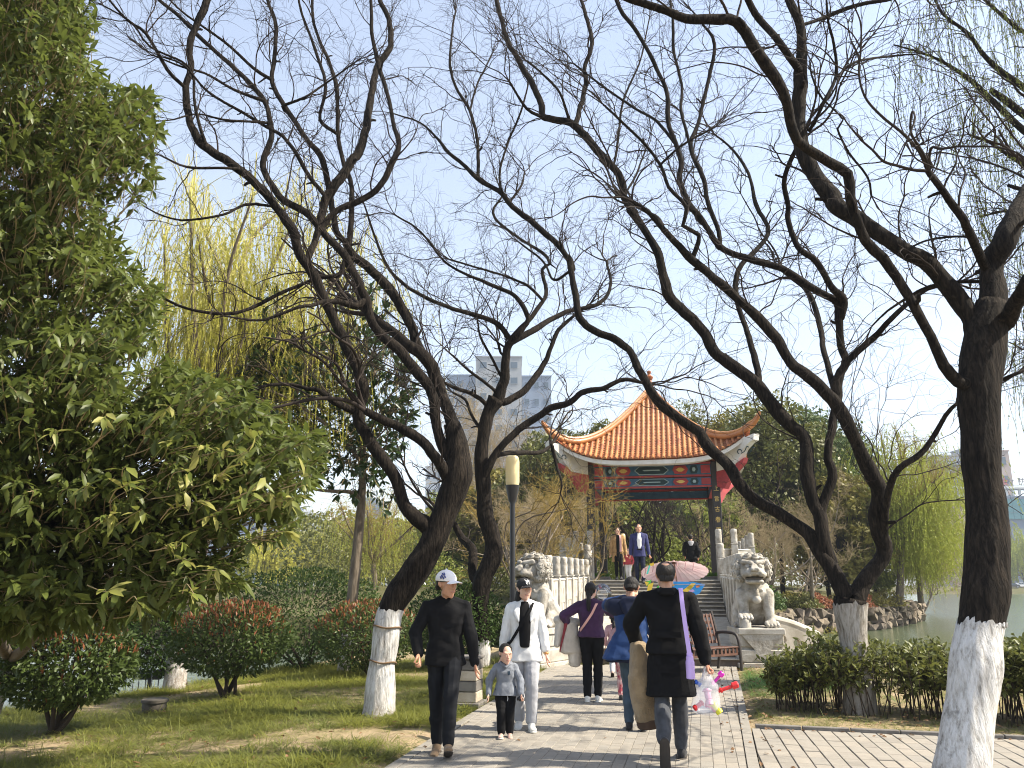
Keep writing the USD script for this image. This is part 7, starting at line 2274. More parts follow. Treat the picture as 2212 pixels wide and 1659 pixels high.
# 5 the man in the blue jacket
L5 = loc_of(1372, 1578)
t, I = person('man in blue hooded jacket and jeans from behind, arm raised, beside the black coat', L5, -14, 1.66, SK[0], ((-0.07, 0.04, 0.0), (0.10, -0.04, 0.0)), ((-0.09, 0.24, 1.46), (0.22, 0.26, 1.10)), cl_blue, cl_denim, shoe_black, 'short',
              lean=0.20, headpitch=-0.55, loose=1.75, legloose=1.05, hem=0.12, wide=1.1, foldtop=0.016, seed=5, elbow=((-1, 0.1, -0.4), (0.9, -0.4, -0.2)), hand_curl=(0.5, 1.6), topname='jacket', flare=(-0.14, -0.07, 0.0))
sp, pel = I['sp'], I['pel']
I['put']('hood', soften(union([hull2((sp(1.46, -0.12, -0.02), 0.055), (sp(1.45, 0.0, -0.12), 0.07), (sp(1.46, 0.12, -0.02), 0.055)), hull2((sp(1.44, -0.06, -0.14), 0.07), (sp(1.30, 0.0, -0.18), 0.06), (sp(1.44, 0.06, -0.14), 0.07))]), 0.025, 3, 0.014, (12, 12, 12), 3), cl_navy)
I['put']('shoulder_yoke', soften(hull2((I['arms'][0][0], 0.105), (I['arms'][1][0], 0.105), (sp(1.36, -0.1, -0.03), 0.125), (sp(1.36, 0.1, -0.03), 0.125)), 0.03, 3, 0.008), cl_navy)
I['put']('left_sleeve', soften(union([hull2((I['arms'][0][0], 0.105), (I['arms'][0][1], 0.078)), hull2((I['arms'][0][1], 0.078), (lerp(I['arms'][0][1], I['arms'][0][2], 0.95), 0.06))]), 0.025, 3, 0.012, (9, 9, 9), 2), cl_navy)
I['put']('hem_band', soften(hull2((pel + [-0.22, -0.07, -0.20], (0.10, 0.115, 0.012)), (pel + [0.075, 0, -0.20], (0.135, 0.135, 0.012)), (pel + [-0.15, -0.05, -0.07], (0.11, 0.12, 0.012)), (pel + [0.075, 0, -0.07], (0.137, 0.137, 0.012))), 0.025, 3, 0.014, (9, 9, 5)), cl_navy)
# 6 the man in the long black coat
L6 = loc_of(1456, 1641)
t, I = person('balding man in long black coat walking away, lilac bottle strap on his shoulder', L6, -9, 1.78, SK[0], ((-0.085, -0.34, 0.115), (0.075, 0.10, 0.0)), ((-0.30, 0.28, 0.98), (0.34, 0.02, 0.80)), cl_coat, cl_greyjean, shoe_black, 'bald',
              headyaw=0.06, headpitch=-0.08, loose=1.55, legloose=1.12, hem=0.0, wide=1.14, coat=0.42, foldtop=0.012, seed=6, elbow=((-1, -0.6, -0.1), (0.8, -0.6, 0)), hand_curl=(1.6, 1.6), topname='long_coat', pitchfoot=(-1.25, 0.0), footyaw=(0.0, -0.1))
sp, pel = I['sp'], I['pel']
I['put']('collar', soften(union([hull2((sp(1.475, -0.075, 0.03), 0.03), (sp(1.465, -0.04, -0.09), 0.034), (sp(1.465, 0.04, -0.09), 0.034)), hull2((sp(1.475, 0.075, 0.03), 0.03), (sp(1.465, 0.04, -0.09), 0.034), (sp(1.465, -0.04, -0.09), 0.034))]), 0.022, 3), cl_coat)
I['put']('back_belt', strip([pel + [-0.11, -0.155, 0.12], pel + [0.0, -0.172, 0.12], pel + [0.11, -0.155, 0.12]], [(-0.3, -1, 0), (0, -1, 0), (0.3, -1, 0)], 0.05, 0.008), cl_coat)
wb6 = I['sp'](1.10, 0.155, -0.15) * I['S']
bt = thing('bottle', 'lilac drinking bottle hanging on its strap behind the man in the black coat', 'bottle', L6 + rot('z', math.radians(-9)) @ (np.array([0.175, -0.20, 0.80]) * I['S']), -9)
lil = mat('bottle_lilac', (0.46, 0.33, 0.66), 0.35, spec=0.5)
obj('flask', lathe([(0, -0.09), (0.036, -0.09), (0.040, -0.082), (0.040, 0.055), (0.036, 0.07), (0.0, 0.07)], 20), lil, bt, smooth=35)
obj('lid', cat(lathe([(0.0, 0.068), (0.034, 0.07), (0.034, 0.10), (0.026, 0.112), (0, 0.114)], 18), box(-0.02, 0, 0.122, 0.014, 0.014, 0.03, ch=0.004), box(0.02, 0, 0.122, 0.014, 0.014, 0.03, ch=0.004)), lil, bt, smooth=35)
base6 = np.array([0.175, -0.20, 0.80]) * I['S']
Rb = rot('z', math.radians(-9))
pts = [sp(1.42, 0.125, 0.04) * I['S'], sp(1.445, 0.13, -0.06) * I['S'] + [0, 0, 0.05], sp(1.36, 0.135, -0.155) * I['S'], sp(1.18, 0.15, -0.175) * I['S'], base6 + [0, -0.01, 0.11]]
obj('strap', strip([q - base6 for q in pts], [(0, 0.4, 1), (0, -0.3, 1), (0, -1, 0.2), (0, -1, 0), (0, -1, 0)], 0.04, 0.006), strap_lilac, bt, smooth=40)
wR = L6 + Rb @ (I['arms'][1][2] * I['S']) + np.array([0, 0, -0.09])
bag = thing('plastic_bag', 'thin clear plastic bag of bright toys in the right hand of the man in black', 'bag', wR)
sack = union([hull2(((0, 0, -0.02), 0.022), ((0, 0, -0.14), (0.10, 0.085, 0.04))), hull2(((0, 0, -0.14), (0.10, 0.085, 0.05)), ((-0.02, 0, -0.33), (0.135, 0.10, 0.07)))])
film = usdkit.material(stage, '/World/Looks/bag_film', {'t': ('transparent_bsdf', {'color': (0.95, 0.95, 0.96)}), 'd': ('principled_bsdf', {'base_color': (0.85, 0.85, 0.87), 'roughness': 0.25}), 'x': ('mix_closure', {'fac': 0.24})}, [('t.BSDF', 'x.closure1'), ('p.BSDF', 'x.closure2')] if False else [('t.BSDF', 'x.closure1'), ('d.BSDF', 'x.closure2')], surface='x.closure')
obj('film', soften(sack, 0.022, 2, 0.016, (14, 14, 5), 4), film, bag, smooth=True)
obj('handles', cat(*[tube(catmull(np.array([(s * 0.01, 0.02 * q, 0.03), (s * 0.03, 0.025 * q, -0.05), (s * 0.05, 0.02, -0.12)]), 0.02), 0.005, 5) for s in (-1, 1) for q in (-1, 1)]), cl_white, bag)
plastics = {k: mat('toy_' + k, c, 0.3, spec=0.5) for k, c in (('pink', (0.65, 0.12, 0.35)), ('magenta', (0.65, 0.03, 0.42)), ('red', (0.62, 0.03, 0.03)), ('yellow', (0.62, 0.60, 0.04)), ('blue', (0.03, 0.12, 0.55)), ('rose', (0.72, 0.40, 0.52)), ('white', (0.75, 0.72, 0.72)))}


def toy(label, c, where, d, L, r1, r2, shape='hammer'):
    tt = thing('toy', label, 'toy', np.asarray(wR) + where, 0)
    d = unit(np.asarray(d, float))
    R = aim(-d, np.array([0.3, 1, 0.1]))
    obj('handle', xf(lathe([(0, 0), (r1, 0.004), (r1, L * 0.62), (r1 * 0.7, L * 0.66), (r2, L * 0.72), (r2, L * 0.95), (r2 * 0.7, L), (0, L)], 12), (0, 0, 0), 0, R), c, tt, smooth=35)
    obj('grip_ring', xf(lathe([(r1 * 0.9, L * 0.1), (r1 * 1.5, L * 0.12), (r1 * 1.5, L * 0.18), (r1 * 0.9, L * 0.2)], 12), (0, 0, 0), 0, R), c, tt, smooth=35)


toy('red squeaky toy hammer poking out of the plastic bag', plastics['red'], [0.10, 0, -0.19], (1, -0.1, 0.35), 0.2, 0.017, 0.032)
toy('magenta toy sticking up out of the plastic bag', plastics['magenta'], [0.05, 0.0, -0.13], (0.7, -0.1, 0.75), 0.15, 0.014, 0.028)
toy('yellow toy cup at the bottom right of the plastic bag', plastics['yellow'], [0.03, -0.03, -0.28], (0.5, -0.2, -0.7), 0.12, 0.026, 0.034)
toy('pink toy in the middle of the plastic bag', plastics['rose'], [-0.01, -0.02, -0.16], (0.1, -0.3, -1), 0.15, 0.03, 0.036)
toy('red toy at the bottom left of the plastic bag', plastics['red'], [-0.05, -0.02, -0.28], (-0.8, -0.2, -0.5), 0.11, 0.02, 0.028)
toy('dark pink toy under the red one in the plastic bag', plastics['pink'], [-0.02, 0.02, -0.30], (0.6, 0.1, -0.3), 0.12, 0.02, 0.03)
toy('blue toy at the upper left of the plastic bag', plastics['blue'], [-0.05, 0.02, -0.14], (-0.8, 0, 0.5), 0.07, 0.016, 0.022)
wL = L6 + Rb @ (I['arms'][0][2] * I['S'])
fc = thing('coat', 'brown fleece coat with dark hem hanging from the left arm of the man in black', 'coat', wL + Rb @ np.array([0.02, -0.16, -0.02]), -9)
drape = union([hull2(((0.0, 0.1, 0.0), (0.08, 0.12, 0.05)), ((0.0, 0.0, -0.30), (0.11, 0.10, 0.06))), hull2(((0.0, 0.0, -0.28), (0.115, 0.10, 0.06)), ((0.05, 0.0, -0.66), (0.105, 0.085, 0.03)))])
obj('fleece', soften(drape, 0.024, 3, 0.022, (8, 8, 5), 3), cl_fleece, fc, smooth=True)
obj('hem', soften(hull2(((0.05, 0.0, -0.66), (0.10, 0.08, 0.02)), ((0.055, 0.0, -0.73), (0.092, 0.075, 0.018))), 0.024, 2, 0.006), mat('hem_brown', (0.06, 0.035, 0.022), 0.85), fc, smooth=True)
obj('sleeve', soften(hull2(((0.13, 0.05, -0.36), 0.05), ((0.19, 0.03, -0.64), 0.045)), 0.024, 2, 0.01), cl_fleece, fc, smooth=True)
# 7 people on the stairs and in the pavilion
pz = lambda px, py, d: P(px, py, d)
b7 = P(1338, 1272, 25.3)
t, I = person('woman in long tan coat with pink scarf coming down the pavilion stairs', (b7[0], b7[1], ZP + 0.02), 172, 1.60, SK[1], ((-0.07, 0.05, 0.0), (0.07, -0.05, 0.0)), ((-0.26, 0.02, 0.80), (0.26, 0.02, 0.80)), cl_tan, cl_black, shoe_black, 'long', female=True, headpitch=-0.4, loose=1.4, coat=0.38, foldtop=0.012, seed=7, topname='long_coat', hand_curl=(1.6, 1.6))
sp, pel = I['sp'], I['pel']
I['put']('inner_top', soften(hull((sp(1.46, 0, 0.06), (0.055, 0.03, 0.02)), (sp(1.28, 0, 0.13), (0.06, 0.035, 0.05)), (pel + [0, 0.115, 0], (0.05, 0.03, 0.03)), (pel + [0, 0.12, -0.36], (0.06, 0.03, 0.02))), 0.025, 2), cl_black)
I['put']('scarf', strip([sp(1.46, -0.07, 0.09), sp(1.35, -0.085, 0.15), sp(1.1, -0.09, 0.16), pel + [-0.08, 0.16, -0.05]], [(0, 0.7, 0.7), (0, 1, 0), (0, 1, 0), (0, 1, 0)], 0.06, 0.01), cl_pink)
b8 = P(1384, 1272, 24.55)
u8 = float((np.array([b8[0], b8[1]]) - O2) @ AX)
k8 = int((u8 - 5.25) / 0.285)
z8 = 0.72 + (k8 + 1) * 0.098
t, I = person('man in blue suit and white shirt coming down the pavilion stairs', (b8[0], b8[1], z8), 176, 1.76, SK[0], ((-0.08, 0.02, 0.0), (0.08, -0.04, 0.0)), ((-0.29, 0.04, 0.80), (0.27, 0.03, 0.80)), cl_suit, cl_navy, shoe_black, 'short', headyaw=0.1, loose=1.25, legloose=1.1, hem=0.13, wide=1.06, foldtop=0.008, seed=8, topname='suit_jacket', hand_curl=(1.6, 1.6))
sp, pel = I['sp'], I['pel']
I['put']('white_shirt', soften(hull((sp(1.46, 0, 0.06), (0.05, 0.03, 0.02)), (sp(1.28, 0, 0.12), (0.075, 0.03, 0.05)), (sp(1.02, 0, 0.105), (0.06, 0.03, 0.02))), 0.025, 2), cl_white)
I['put']('belt', strip([sp(0.985, -0.08, 0.125), sp(0.985, 0, 0.14), sp(0.985, 0.08, 0.125)], [(0, 1, 0)] * 3, 0.035, 0.006), cl_black)
b9 = P(1497, 1264, 29.2)
person('person in black hooded jacket walking away inside the pavilion', (b9[0], b9[1], ZP + 0.02), -10, 1.62, SK[0], ((-0.07, -0.05, 0.0), (0.07, 0.07, 0.0)), ((-0.24, 0.12, 0.95), (0.25, 0.08, 0.9)), cl_black, cl_black, shoe_black, 'short', loose=1.5, hem=0.1, foldtop=0.012, seed=9, topname='jacket')[1]['put']('hood', soften(hull2(((0, -0.10, 1.44), (0.12, 0.05, 0.05)), ((0, -0.145, 1.34), (0.07, 0.03, 0.05))), 0.03, 2), mat('hood_grey', (0.36, 0.36, 0.38), 0.85))
b10 = P(1359, 1264, 26.0)
person('small child in red and pale clothes beside the man in the blue suit', (b10[0], b10[1], ZP + 0.02), 160, 1.0, SK[1], ((-0.07, 0.03, 0.0), (0.07, -0.03, 0.0)), ((-0.25, 0.1, 0.85), (0.25, 0.1, 0.85)), cloth('cloth_red', (0.45, 0.06, 0.07)), cl_white, shoe_white, 'short', child=True, loose=1.3, legloose=1.3, seed=10)
# 8 two children half hidden by the blue jacket
L11 = loc_of(1330, 1462)
person('child in pink coat and pale trousers on the path, mostly behind the blue jacket', L11, -10, 1.12, SK[1], ((-0.08, -0.14, 0.05), (0.07, 0.08, 0.0)), ((-0.26, 0.08, 0.85), (0.25, 0.1, 0.9)), cl_pink, cloth('cloth_pale_grey', (0.5, 0.5, 0.52)), shoe_pink, 'ponytail', child=True, female=True, loose=1.5, coat=0.22, legloose=1.2, seed=11, topname='coat', pitchfoot=(-0.7, 0))
L12 = loc_of(1352, 1512)
floral = mat('cloth_floral', (0.60, 0.45, 0.42), 0.85, color2=(0.35, 0.05, 0.07), vscale=22, coord='object', detail=1)
person('girl in floral trousers hidden behind the man in the blue jacket', L12, -10, 1.25, SK[1], ((-0.085, 0.0, 0.0), (0.08, 0.1, 0.0)), ((-0.24, 0.16, 0.92), (0.24, 0.16, 0.92)), cl_pink, floral, shoe_black, 'ponytail', child=True, female=True, loose=1.3, legloose=1.15, seed=12)
# 9 the person under the parasol, hidden by the man in black
L13 = G(1462, 1500, 0.0)
t, I = person('person holding the pink parasol, almost hidden by the man in black', (L13[0], L13[1], 0), -10, 1.55, SK[1], ((-0.07, 0.0, 0.0), (0.07, 0.12, 0.0)), ((-0.20, 0.22, 1.12), (0.16, 0.20, 1.25)), cl_navy, cl_black, shoe_black, 'long', female=True, loose=1.3, seed=13, hand_curl=(1.6, 1.6), topname='jacket')
hp = np.array([L13[0], L13[1], 0]) + rot('z', math.radians(-10)) @ (I['arms'][1][2] * I['S'])
para = thing('parasol', 'pale pink oiled-paper parasol tilted above the black coat', 'parasol', hp, 0)
top_c = P(1457, 1236, L13[1] + 0.35) - hp
axis = unit(np.array([0.03, 0.32, 1.0]))
Rp = aim(-axis, np.array([0, 1.0, 0]))
nr, RR = 28, 0.52
paper = mat('parasol_paper', (0.68, 0.47, 0.49), 0.7, color2=(0.74, 0.60, 0.60), vscale=5, trans=0.3, coord='object')
rib_m = mat('parasol_rib', (0.25, 0.16, 0.12), 0.6)
a = np.arange(nr) * 2 * math.pi / nr
rings = []
for q, zz in ((0.03, 0.16), (0.3, 0.12), (0.65, 0.055), (1.0, 0.0)):
    b_ = np.repeat(a, 2)
    rr_ = np.tile([1.0, 1.0], nr)
    ang = np.stack([a, a + math.pi / nr], 1).ravel()
    zo = np.tile([0.0, -0.012 * q], nr)
    rings.append(np.stack([RR * q * np.cos(ang), RR * q * np.sin(ang), zz + zo], 1))
v = np.vstack(rings)
m_ = 2 * nr
qd = np.array([[i * m_ + j, i * m_ + (j + 1) % m_, (i + 1) * m_ + (j + 1) % m_, (i + 1) * m_ + j] for i in range(3) for j in range(m_)])
obj('canopy', (v @ Rp.T + top_c, qd), paper, para)
for k in range(nr):
    e = np.array([[RR * q * math.cos(a[k]), RR * q * math.sin(a[k]), zz + 0.003] for q, zz in ((0.03, 0.16), (0.3, 0.12), (0.65, 0.055), (1.01, 0.0))])
    obj('rib', tube(e @ Rp.T + top_c, 0.0035, 4), rib_m, para)
obj('shaft', tube(np.array([[0, 0, -0.1], [0, 0, 0], top_c + Rp @ np.array([0, 0, 0.18])]), 0.011, 8), rib_m, para, smooth=True)
obj('finial', xf(lathe([(0.03, 0.14), (0.034, 0.165), (0.02, 0.19), (0, 0.2)], 12), top_c, 0, Rp), rib_m, para, smooth=True)
for k in range(7):
    th0 = math.pi + k * 0.35 if k < 4 else -0.2 - k * 0.25
    e = Rp @ np.array([RR * math.cos(th0), RR * math.sin(th0), 0]) + top_c
    obj('tassel', tube(catmull(np.array([e, e + [0.01, 0, -0.05], e + [-0.01, 0, -0.12]]), 0.02), 0.007, 5), cl_pink, para, smooth=True)
# kites that hang with it
kite_blue = mat('kite_blue', (0.03, 0.26, 0.62), 0.5, trans=0.25)
kite_y = mat('kite_yellow', (0.68, 0.50, 0.06), 0.5, trans=0.25)
kite_g = mat('kite_green', (0.10, 0.48, 0.08), 0.5, trans=0.25)
kite_o = mat('kite_orange', (0.62, 0.22, 0.07), 0.5, trans=0.25)
kite_l = mat('kite_lilac', (0.45, 0.30, 0.55), 0.5, trans=0.2)


def pxplate(pts, d, m, name, parent, off=0.0, th=0.004):
    """a thin sheet outlined in the picture, standing at depth d in an upright plane"""
    w = np.array([P(a_, b_, d - off) for a_, b_ in pts])
    poly = Polygon([(q[0], q[2]) for q in w])
    mm = prism(poly, -th / 2, th / 2)
    v = np.stack([mm[0][:, 0], np.full(len(mm[0]), w[0, 1]) + mm[0][:, 2] + 0.05 * (mm[0][:, 0] - w[0, 0]), mm[0][:, 1]], 1)
    return obj(name, (v, mm[1][:, ::-1]), m, parent, world=True)


dk = L13[1] - 0.25
kc = P(1480, 1270, dk)
kt = thing('kite', 'blue kite with orange and yellow figure hanging under the parasol', 'kite', kc)
pxplate([(1436, 1262), (1452, 1256), (1500, 1257), (1524, 1263), (1512, 1282), (1494, 1289), (1462, 1276)], dk, kite_blue, 'sail', kt)
for pts, m in (([(1468, 1280), (1482, 1270), (1494, 1260), (1503, 1260), (1496, 1270), (1480, 1284)], kite_y), ([(1464, 1276), (1478, 1273), (1486, 1279), (1474, 1284)], kite_o), ([(1449, 1263), (1456, 1262), (1457, 1266), (1450, 1267)], kite_y), ([(1488, 1276), (1497, 1273), (1501, 1277), (1492, 1281)], kite_l), ([(1503, 1266), (1511, 1264), (1512, 1268), (1505, 1270)], kite_o)):
    pxplate(pts, dk, m, 'patch', kt, 0.006, 0.003)
obj('cross_stick', tube(np.array([P(1438, 1262, dk - 0.004), P(1522, 1264, dk - 0.004)]), 0.004, 5), rib_m, kt, world=True)
kt2 = thing('kite', 'small green and yellow kite under the left side of the parasol', 'kite', P(1408, 1268, dk))
pxplate([(1393, 1258), (1408, 1252), (1404, 1263), (1398, 1266)], dk, kite_g, 'sail', kt2)
pxplate([(1392, 1256), (1397, 1266), (1402, 1258)], dk, kite_y, 'patch', kt2, 0.006)
pxplate([(1400, 1263), (1412, 1258), (1410, 1266), (1406, 1280), (1400, 1288), (1398, 1274)], dk, kite_y, 'tail', kt2, 0.012)
pxplate([(1416, 1272), (1424, 1262), (1423, 1278), (1416, 1284)], dk, kite_g, 'tail', kt2, 0.012)
pxplate([(1424, 1266), (1430, 1270), (1426, 1276)], dk, cl_white, 'tail', kt2, 0.018)
kt3 = thing('streamer', 'yellow and turquoise paper streamer on top of the parasol', 'streamer', P(1404, 1225, dk))
pxplate([(1402, 1218), (1412, 1215), (1413, 1221), (1406, 1223)], dk + 0.2, kite_y, 'paper_bow', kt3)
pxplate([(1402, 1221), (1405, 1222), (1400, 1240), (1396, 1240)], dk + 0.2, mat('kite_turquoise', (0.08, 0.50, 0.42), 0.5), 'ribbon', kt3, 0.006)

# ================================================================ across the lake
conc = mat('far_concrete', (0.30, 0.31, 0.32), 0.85, color2=(0.25, 0.26, 0.28), vscale=0.15)
conc_b = mat('far_bluegrey', (0.20, 0.25, 0.33), 0.8, color2=(0.17, 0.21, 0.28), vscale=0.15)
conc_w = mat('far_white', (0.62, 0.63, 0.64), 0.8, color2=(0.52, 0.53, 0.55), vscale=0.2)
conc_p = mat('far_pinkgrey', (0.36, 0.29, 0.26), 0.85, color2=(0.31, 0.25, 0.23), vscale=0.2)
glass_f = mat('far_window', (0.06, 0.09, 0.12), 0.15, spec=0.6)
glass_t = mat('far_teal_glass', (0.05, 0.17, 0.20), 0.15, spec=0.6)


def block(t, px0, px1, ptop, d, m, depth=14, rows=0, cols=0, win=(0.5, 0.5), wm=glass_f, zbase=0.5, pbot=None, yaw=0.0, name='wall', first=0):
    a, b = P(px0, ptop, d), P(px1, ptop, d)
    z0 = zbase if pbot is None else P(px0, pbot, d)[2]
    w, h = b[0] - a[0], a[2] - z0
    wall = obj(name, box((a[0] + b[0]) / 2, d + depth / 2, z0 + h / 2, w, depth, h), m, t, world=True)
    for i in range(rows):
        for j in range(cols):
            x = a[0] + (j + 0.5) * w / cols
            z = z0 + h - (i + 0.5 + first) * h / (rows + first)
            ww, hh = w / cols * win[0], h / (rows + first) * win[1]
            f = obj('window', box(x, d - 0.05, z, ww, 0.16, hh), m, wall, world=True)
            obj('pane', box(x, d - 0.12, z, ww * 0.86, 0.1, hh * 0.84), wm, f, world=True) if rows * cols < 60 else None
            if rows * cols >= 60:
                UsdShade.MaterialBindingAPI.Apply(f).Bind(wm)
    obj('parapet', box((a[0] + b[0]) / 2, d + depth / 2, z0 + h + 0.3, w + 0.5, depth + 0.5, 0.6), m, t, world=True)
    return a, b


bt = thing('office_tower', 'grey blue stepped office tower rising behind the bare trees left of the pavilion', 'building', (P(1077, 1264, 330)[0], 330, 0.5))
block(bt, 1028, 1127, 772, 330, conc, 16, 14, 3, (0.5, 0.45))
block(bt, 966, 1027, 812, 331, conc_b, 16, 12, 3, (0.5, 0.4))
block(bt, 1128, 1190, 814, 331, conc_b, 16, 12, 3, (0.5, 0.4))
block(bt, 985, 1180, 935, 322, conc, 8, 6, 7, (0.55, 0.45))
bt = thing('apartment_block', 'blue grey apartment block with balconies right of the lime willow', 'building', (P(2090, 1264, 330)[0], 330, 0.5))
block(bt, 2022, 2150, 985, 330, conc, 16, 7, 6, (0.7, 0.5))
block(bt, 2152, 2178, 975, 334, conc_p, 14, 7, 1, (0.4, 0.5))
for i in range(6):
    z = P(2085, 1002 + i * 17, 328.6)[2]
    obj('balcony', box(P(2085, 1000, 328)[0], 328.6, z, 16, 1.4, 1.1), conc_b, bt, world=True)
block(bt, 2076, 2120, 972, 334, conc, 8, name='roof_house')
bt = thing('low_hall', 'pinkish grey lakeside hall with colonnaded roof terrace and teal glass front', 'building', (P(2110, 1264, 290)[0], 290, 0.5))
block(bt, 2040, 2152, 1078, 290, conc_p, 18, 3, 5, (0.18, 0.3), first=1)
block(bt, 2154, 2290, 1075, 289, conc_b, 18, 0, 0)
a, b = P(2154, 1078, 288.8), P(2290, 1078, 288.8)
zb = P(2154, 1122, 288.8)[2]
for j in range(9):
    for i in range(3):
        w = (b[0] - a[0]) / 9
        obj('glass_panel', box(a[0] + (j + 0.5) * w, 288.7, lerp(zb, a[2], (i + 0.5) / 3), w - 0.12, 0.2, (a[2] - zb) / 3 - 0.12), glass_t, bt, world=True)
for j in range(19):
    x0 = lerp(P(2032, 1050, 289)[0], P(2290, 1050, 289)[0], j / 18)
    z0, z1 = P(2100, 1078, 289)[2], P(2100, 1056, 289)[2]
    obj('terrace_column', box(x0, 290, (z0 + z1) / 2, 0.7, 0.7, z1 - z0), conc_w, bt, world=True)
x0, x1 = P(2030, 1050, 289)[0], P(2292, 1050, 289)[0]
obj('terrace_roof', box((x0 + x1) / 2, 292, P(2100, 1053, 289)[2], x1 - x0, 6, 0.8), conc_w, bt, world=True)
sg = thing('roof_sign', 'standing characters on the roof of the lakeside hall at the right edge', 'sign', (P(2190, 1264, 291)[0], 291, P(2190, 1050, 291)[2]))
sign_red = mat('sign_red', (0.35, 0.08, 0.08), 0.6)
sign_grey = mat('sign_grey', (0.16, 0.16, 0.18), 0.6)
for g, px, m in (('nv', 2172, sign_red), ('nv', 2184, sign_grey), ('fang', 2207, sign_grey), ('gu', 2232, sign_grey)):
    if px == 2172:
        obj('frame', cat(box(P(2190, 1050, 291)[0], 291.3, P(2190, 1048, 291)[2], 14, 0.15, 0.15)), sign_grey, sg, world=True)
    c = P(px, 1040, 291)
    obj('character', xf(glyph(g, 2.9, 0.9, 0.2), c), m, sg, world=True)
for k, (px0, px1, top, d, m, rows, cols, lab) in enumerate((
        (560, 640, 1095, 300, conc_b, 6, 5, 'blue grey building across the lake behind the evergreen branches'),
        (636, 706, 1112, 280, conc_w, 4, 3, 'white terraced building above the yellow far willows'),
        (706, 772, 1120, 295, conc_w, 6, 5, 'white apartment building behind the slim magnolia trunk'),
        (772, 830, 1085, 310, conc_b, 7, 4, 'tall blue grey building right of the slim magnolia trunk'),
        (920, 946, 1010, 330, conc_w, 7, 2, 'narrow white tower with a blue window seen between the bare trunks'),
        (460, 560, 1060, 330, conc_b, 7, 6, 'grey blue building behind the left evergreen foliage'),
        (840, 920, 1150, 270, conc_w, 3, 5, 'low pale building across the lake behind the leaning trunk'),
        (1990, 2030, 1060, 310, conc_p, 6, 3, 'brownish block left of the lakeside hall'))):
    c = P((px0 + px1) / 2, 1264, d)
    b_ = thing('far_building', lab, 'building', (c[0], d, 0.5))
    block(b_, px0, px1, top, d, m, 12, rows, cols, (0.55, 0.45))
    block(b_, lerp(px0, px1, 0.3), lerp(px0, px1, 0.6), top - 7, d + 3, m, 6, name='roof_house')

# the far treeline
ORD = ('first', 'second', 'third', 'fourth', 'fifth', 'sixth', 'seventh', 'eighth', 'ninth', 'tenth', 'eleventh', 'twelfth')
frng = np.random.default_rng(5)
k = 0
for px in list(range(300, 1000, 62)) + list(range(1940, 2330, 55)):
    d = 150 if px < 1000 else 262 + frng.uniform(-4, 10)
    b = P(px + frng.uniform(-15, 15), 1264, d)
    h = frng.uniform(6, 10) if px < 1000 else frng.uniform(8, 14)
    crown_tree('lakeside_tree', 'hazy %s tree, %s from the left, far shore %s' % (('olive', 'green', 'russet')[k % 3], ORD[k if px < 1000 else k - 12], 'left of the bridge' if px < 1000 else 'at the right'), (b[0], d, 0.6), h, h * 0.42, (lf_forest[0], lf_forest[1], lf_red)[k % 3], 300 + k, group='trees on the far shore %s' % ('left' if px < 1000 else 'right'), trunk_r=0.2, n=900, leaf=0.7, low=0.2)
    k += 1

# island bank of rough stones
bank = thing('stone_bank', 'rough pale stone retaining wall round the island shore', 'wall', (22, 47.5, -0.9))
brng = np.random.default_rng(8)
ring = list(island_poly.exterior.coords)
seg = [(ring[i], ring[i + 1]) for i in range(1, 7)]
bm = [mat('bank_stone_%d' % i, c, 0.9, color2=tuple(x * 0.75 for x in c), vscale=2, bump=0.02, bscale=8) for i, c in enumerate(((0.19, 0.15, 0.105), (0.23, 0.185, 0.13), (0.15, 0.12, 0.09)))]
stones = []
for a, b in seg:
    a, b = np.array(a), np.array(b)
    L = np.linalg.norm(b - a)
    dr = (b - a) / L
    out = np.array([dr[1], -dr[0]])
    if a[1] > 60 or b[1] < 34:
        continue
    for row in range(3):
        s = -0.2
        while s < L:
            w = brng.uniform(0.3, 0.75)
            c = a + dr * (s + w / 2) + out * (0.30 + brng.normal(0, 0.07))
            c3 = np.array([c[0], c[1], -0.86 + row * 0.40 + 0.2 + brng.normal(0, 0.05)])
            q = brng.uniform(-1, 1, (11, 3))
            q = q / np.maximum(np.abs(q).max(1, keepdims=True), 0.6) * [w * 0.52, brng.uniform(0.2, 0.3), brng.uniform(0.2, 0.27)]
            m = Manifold.hull_points(c3 + q[:, :1] * np.r_[dr, 0] + q[:, 1:2] * np.r_[out, 0] + q[:, 2:] * np.array([0, 0, 1.0]))
            stones.append((c3[1], m))
            s += w * 0.96
vis = [m for y, m in stones if 36 < y < 60]
for i, (y, m) in enumerate(stones):
    if i < 290:
        obj('stone', m, bm[int(brng.integers(0, 3))], bank, world=True)
if len(stones) > 290:
    tag(obj('more_stones', cat(*[m for _, m in stones[290:]]), bm[0], bank, world=True), kind='stuff')

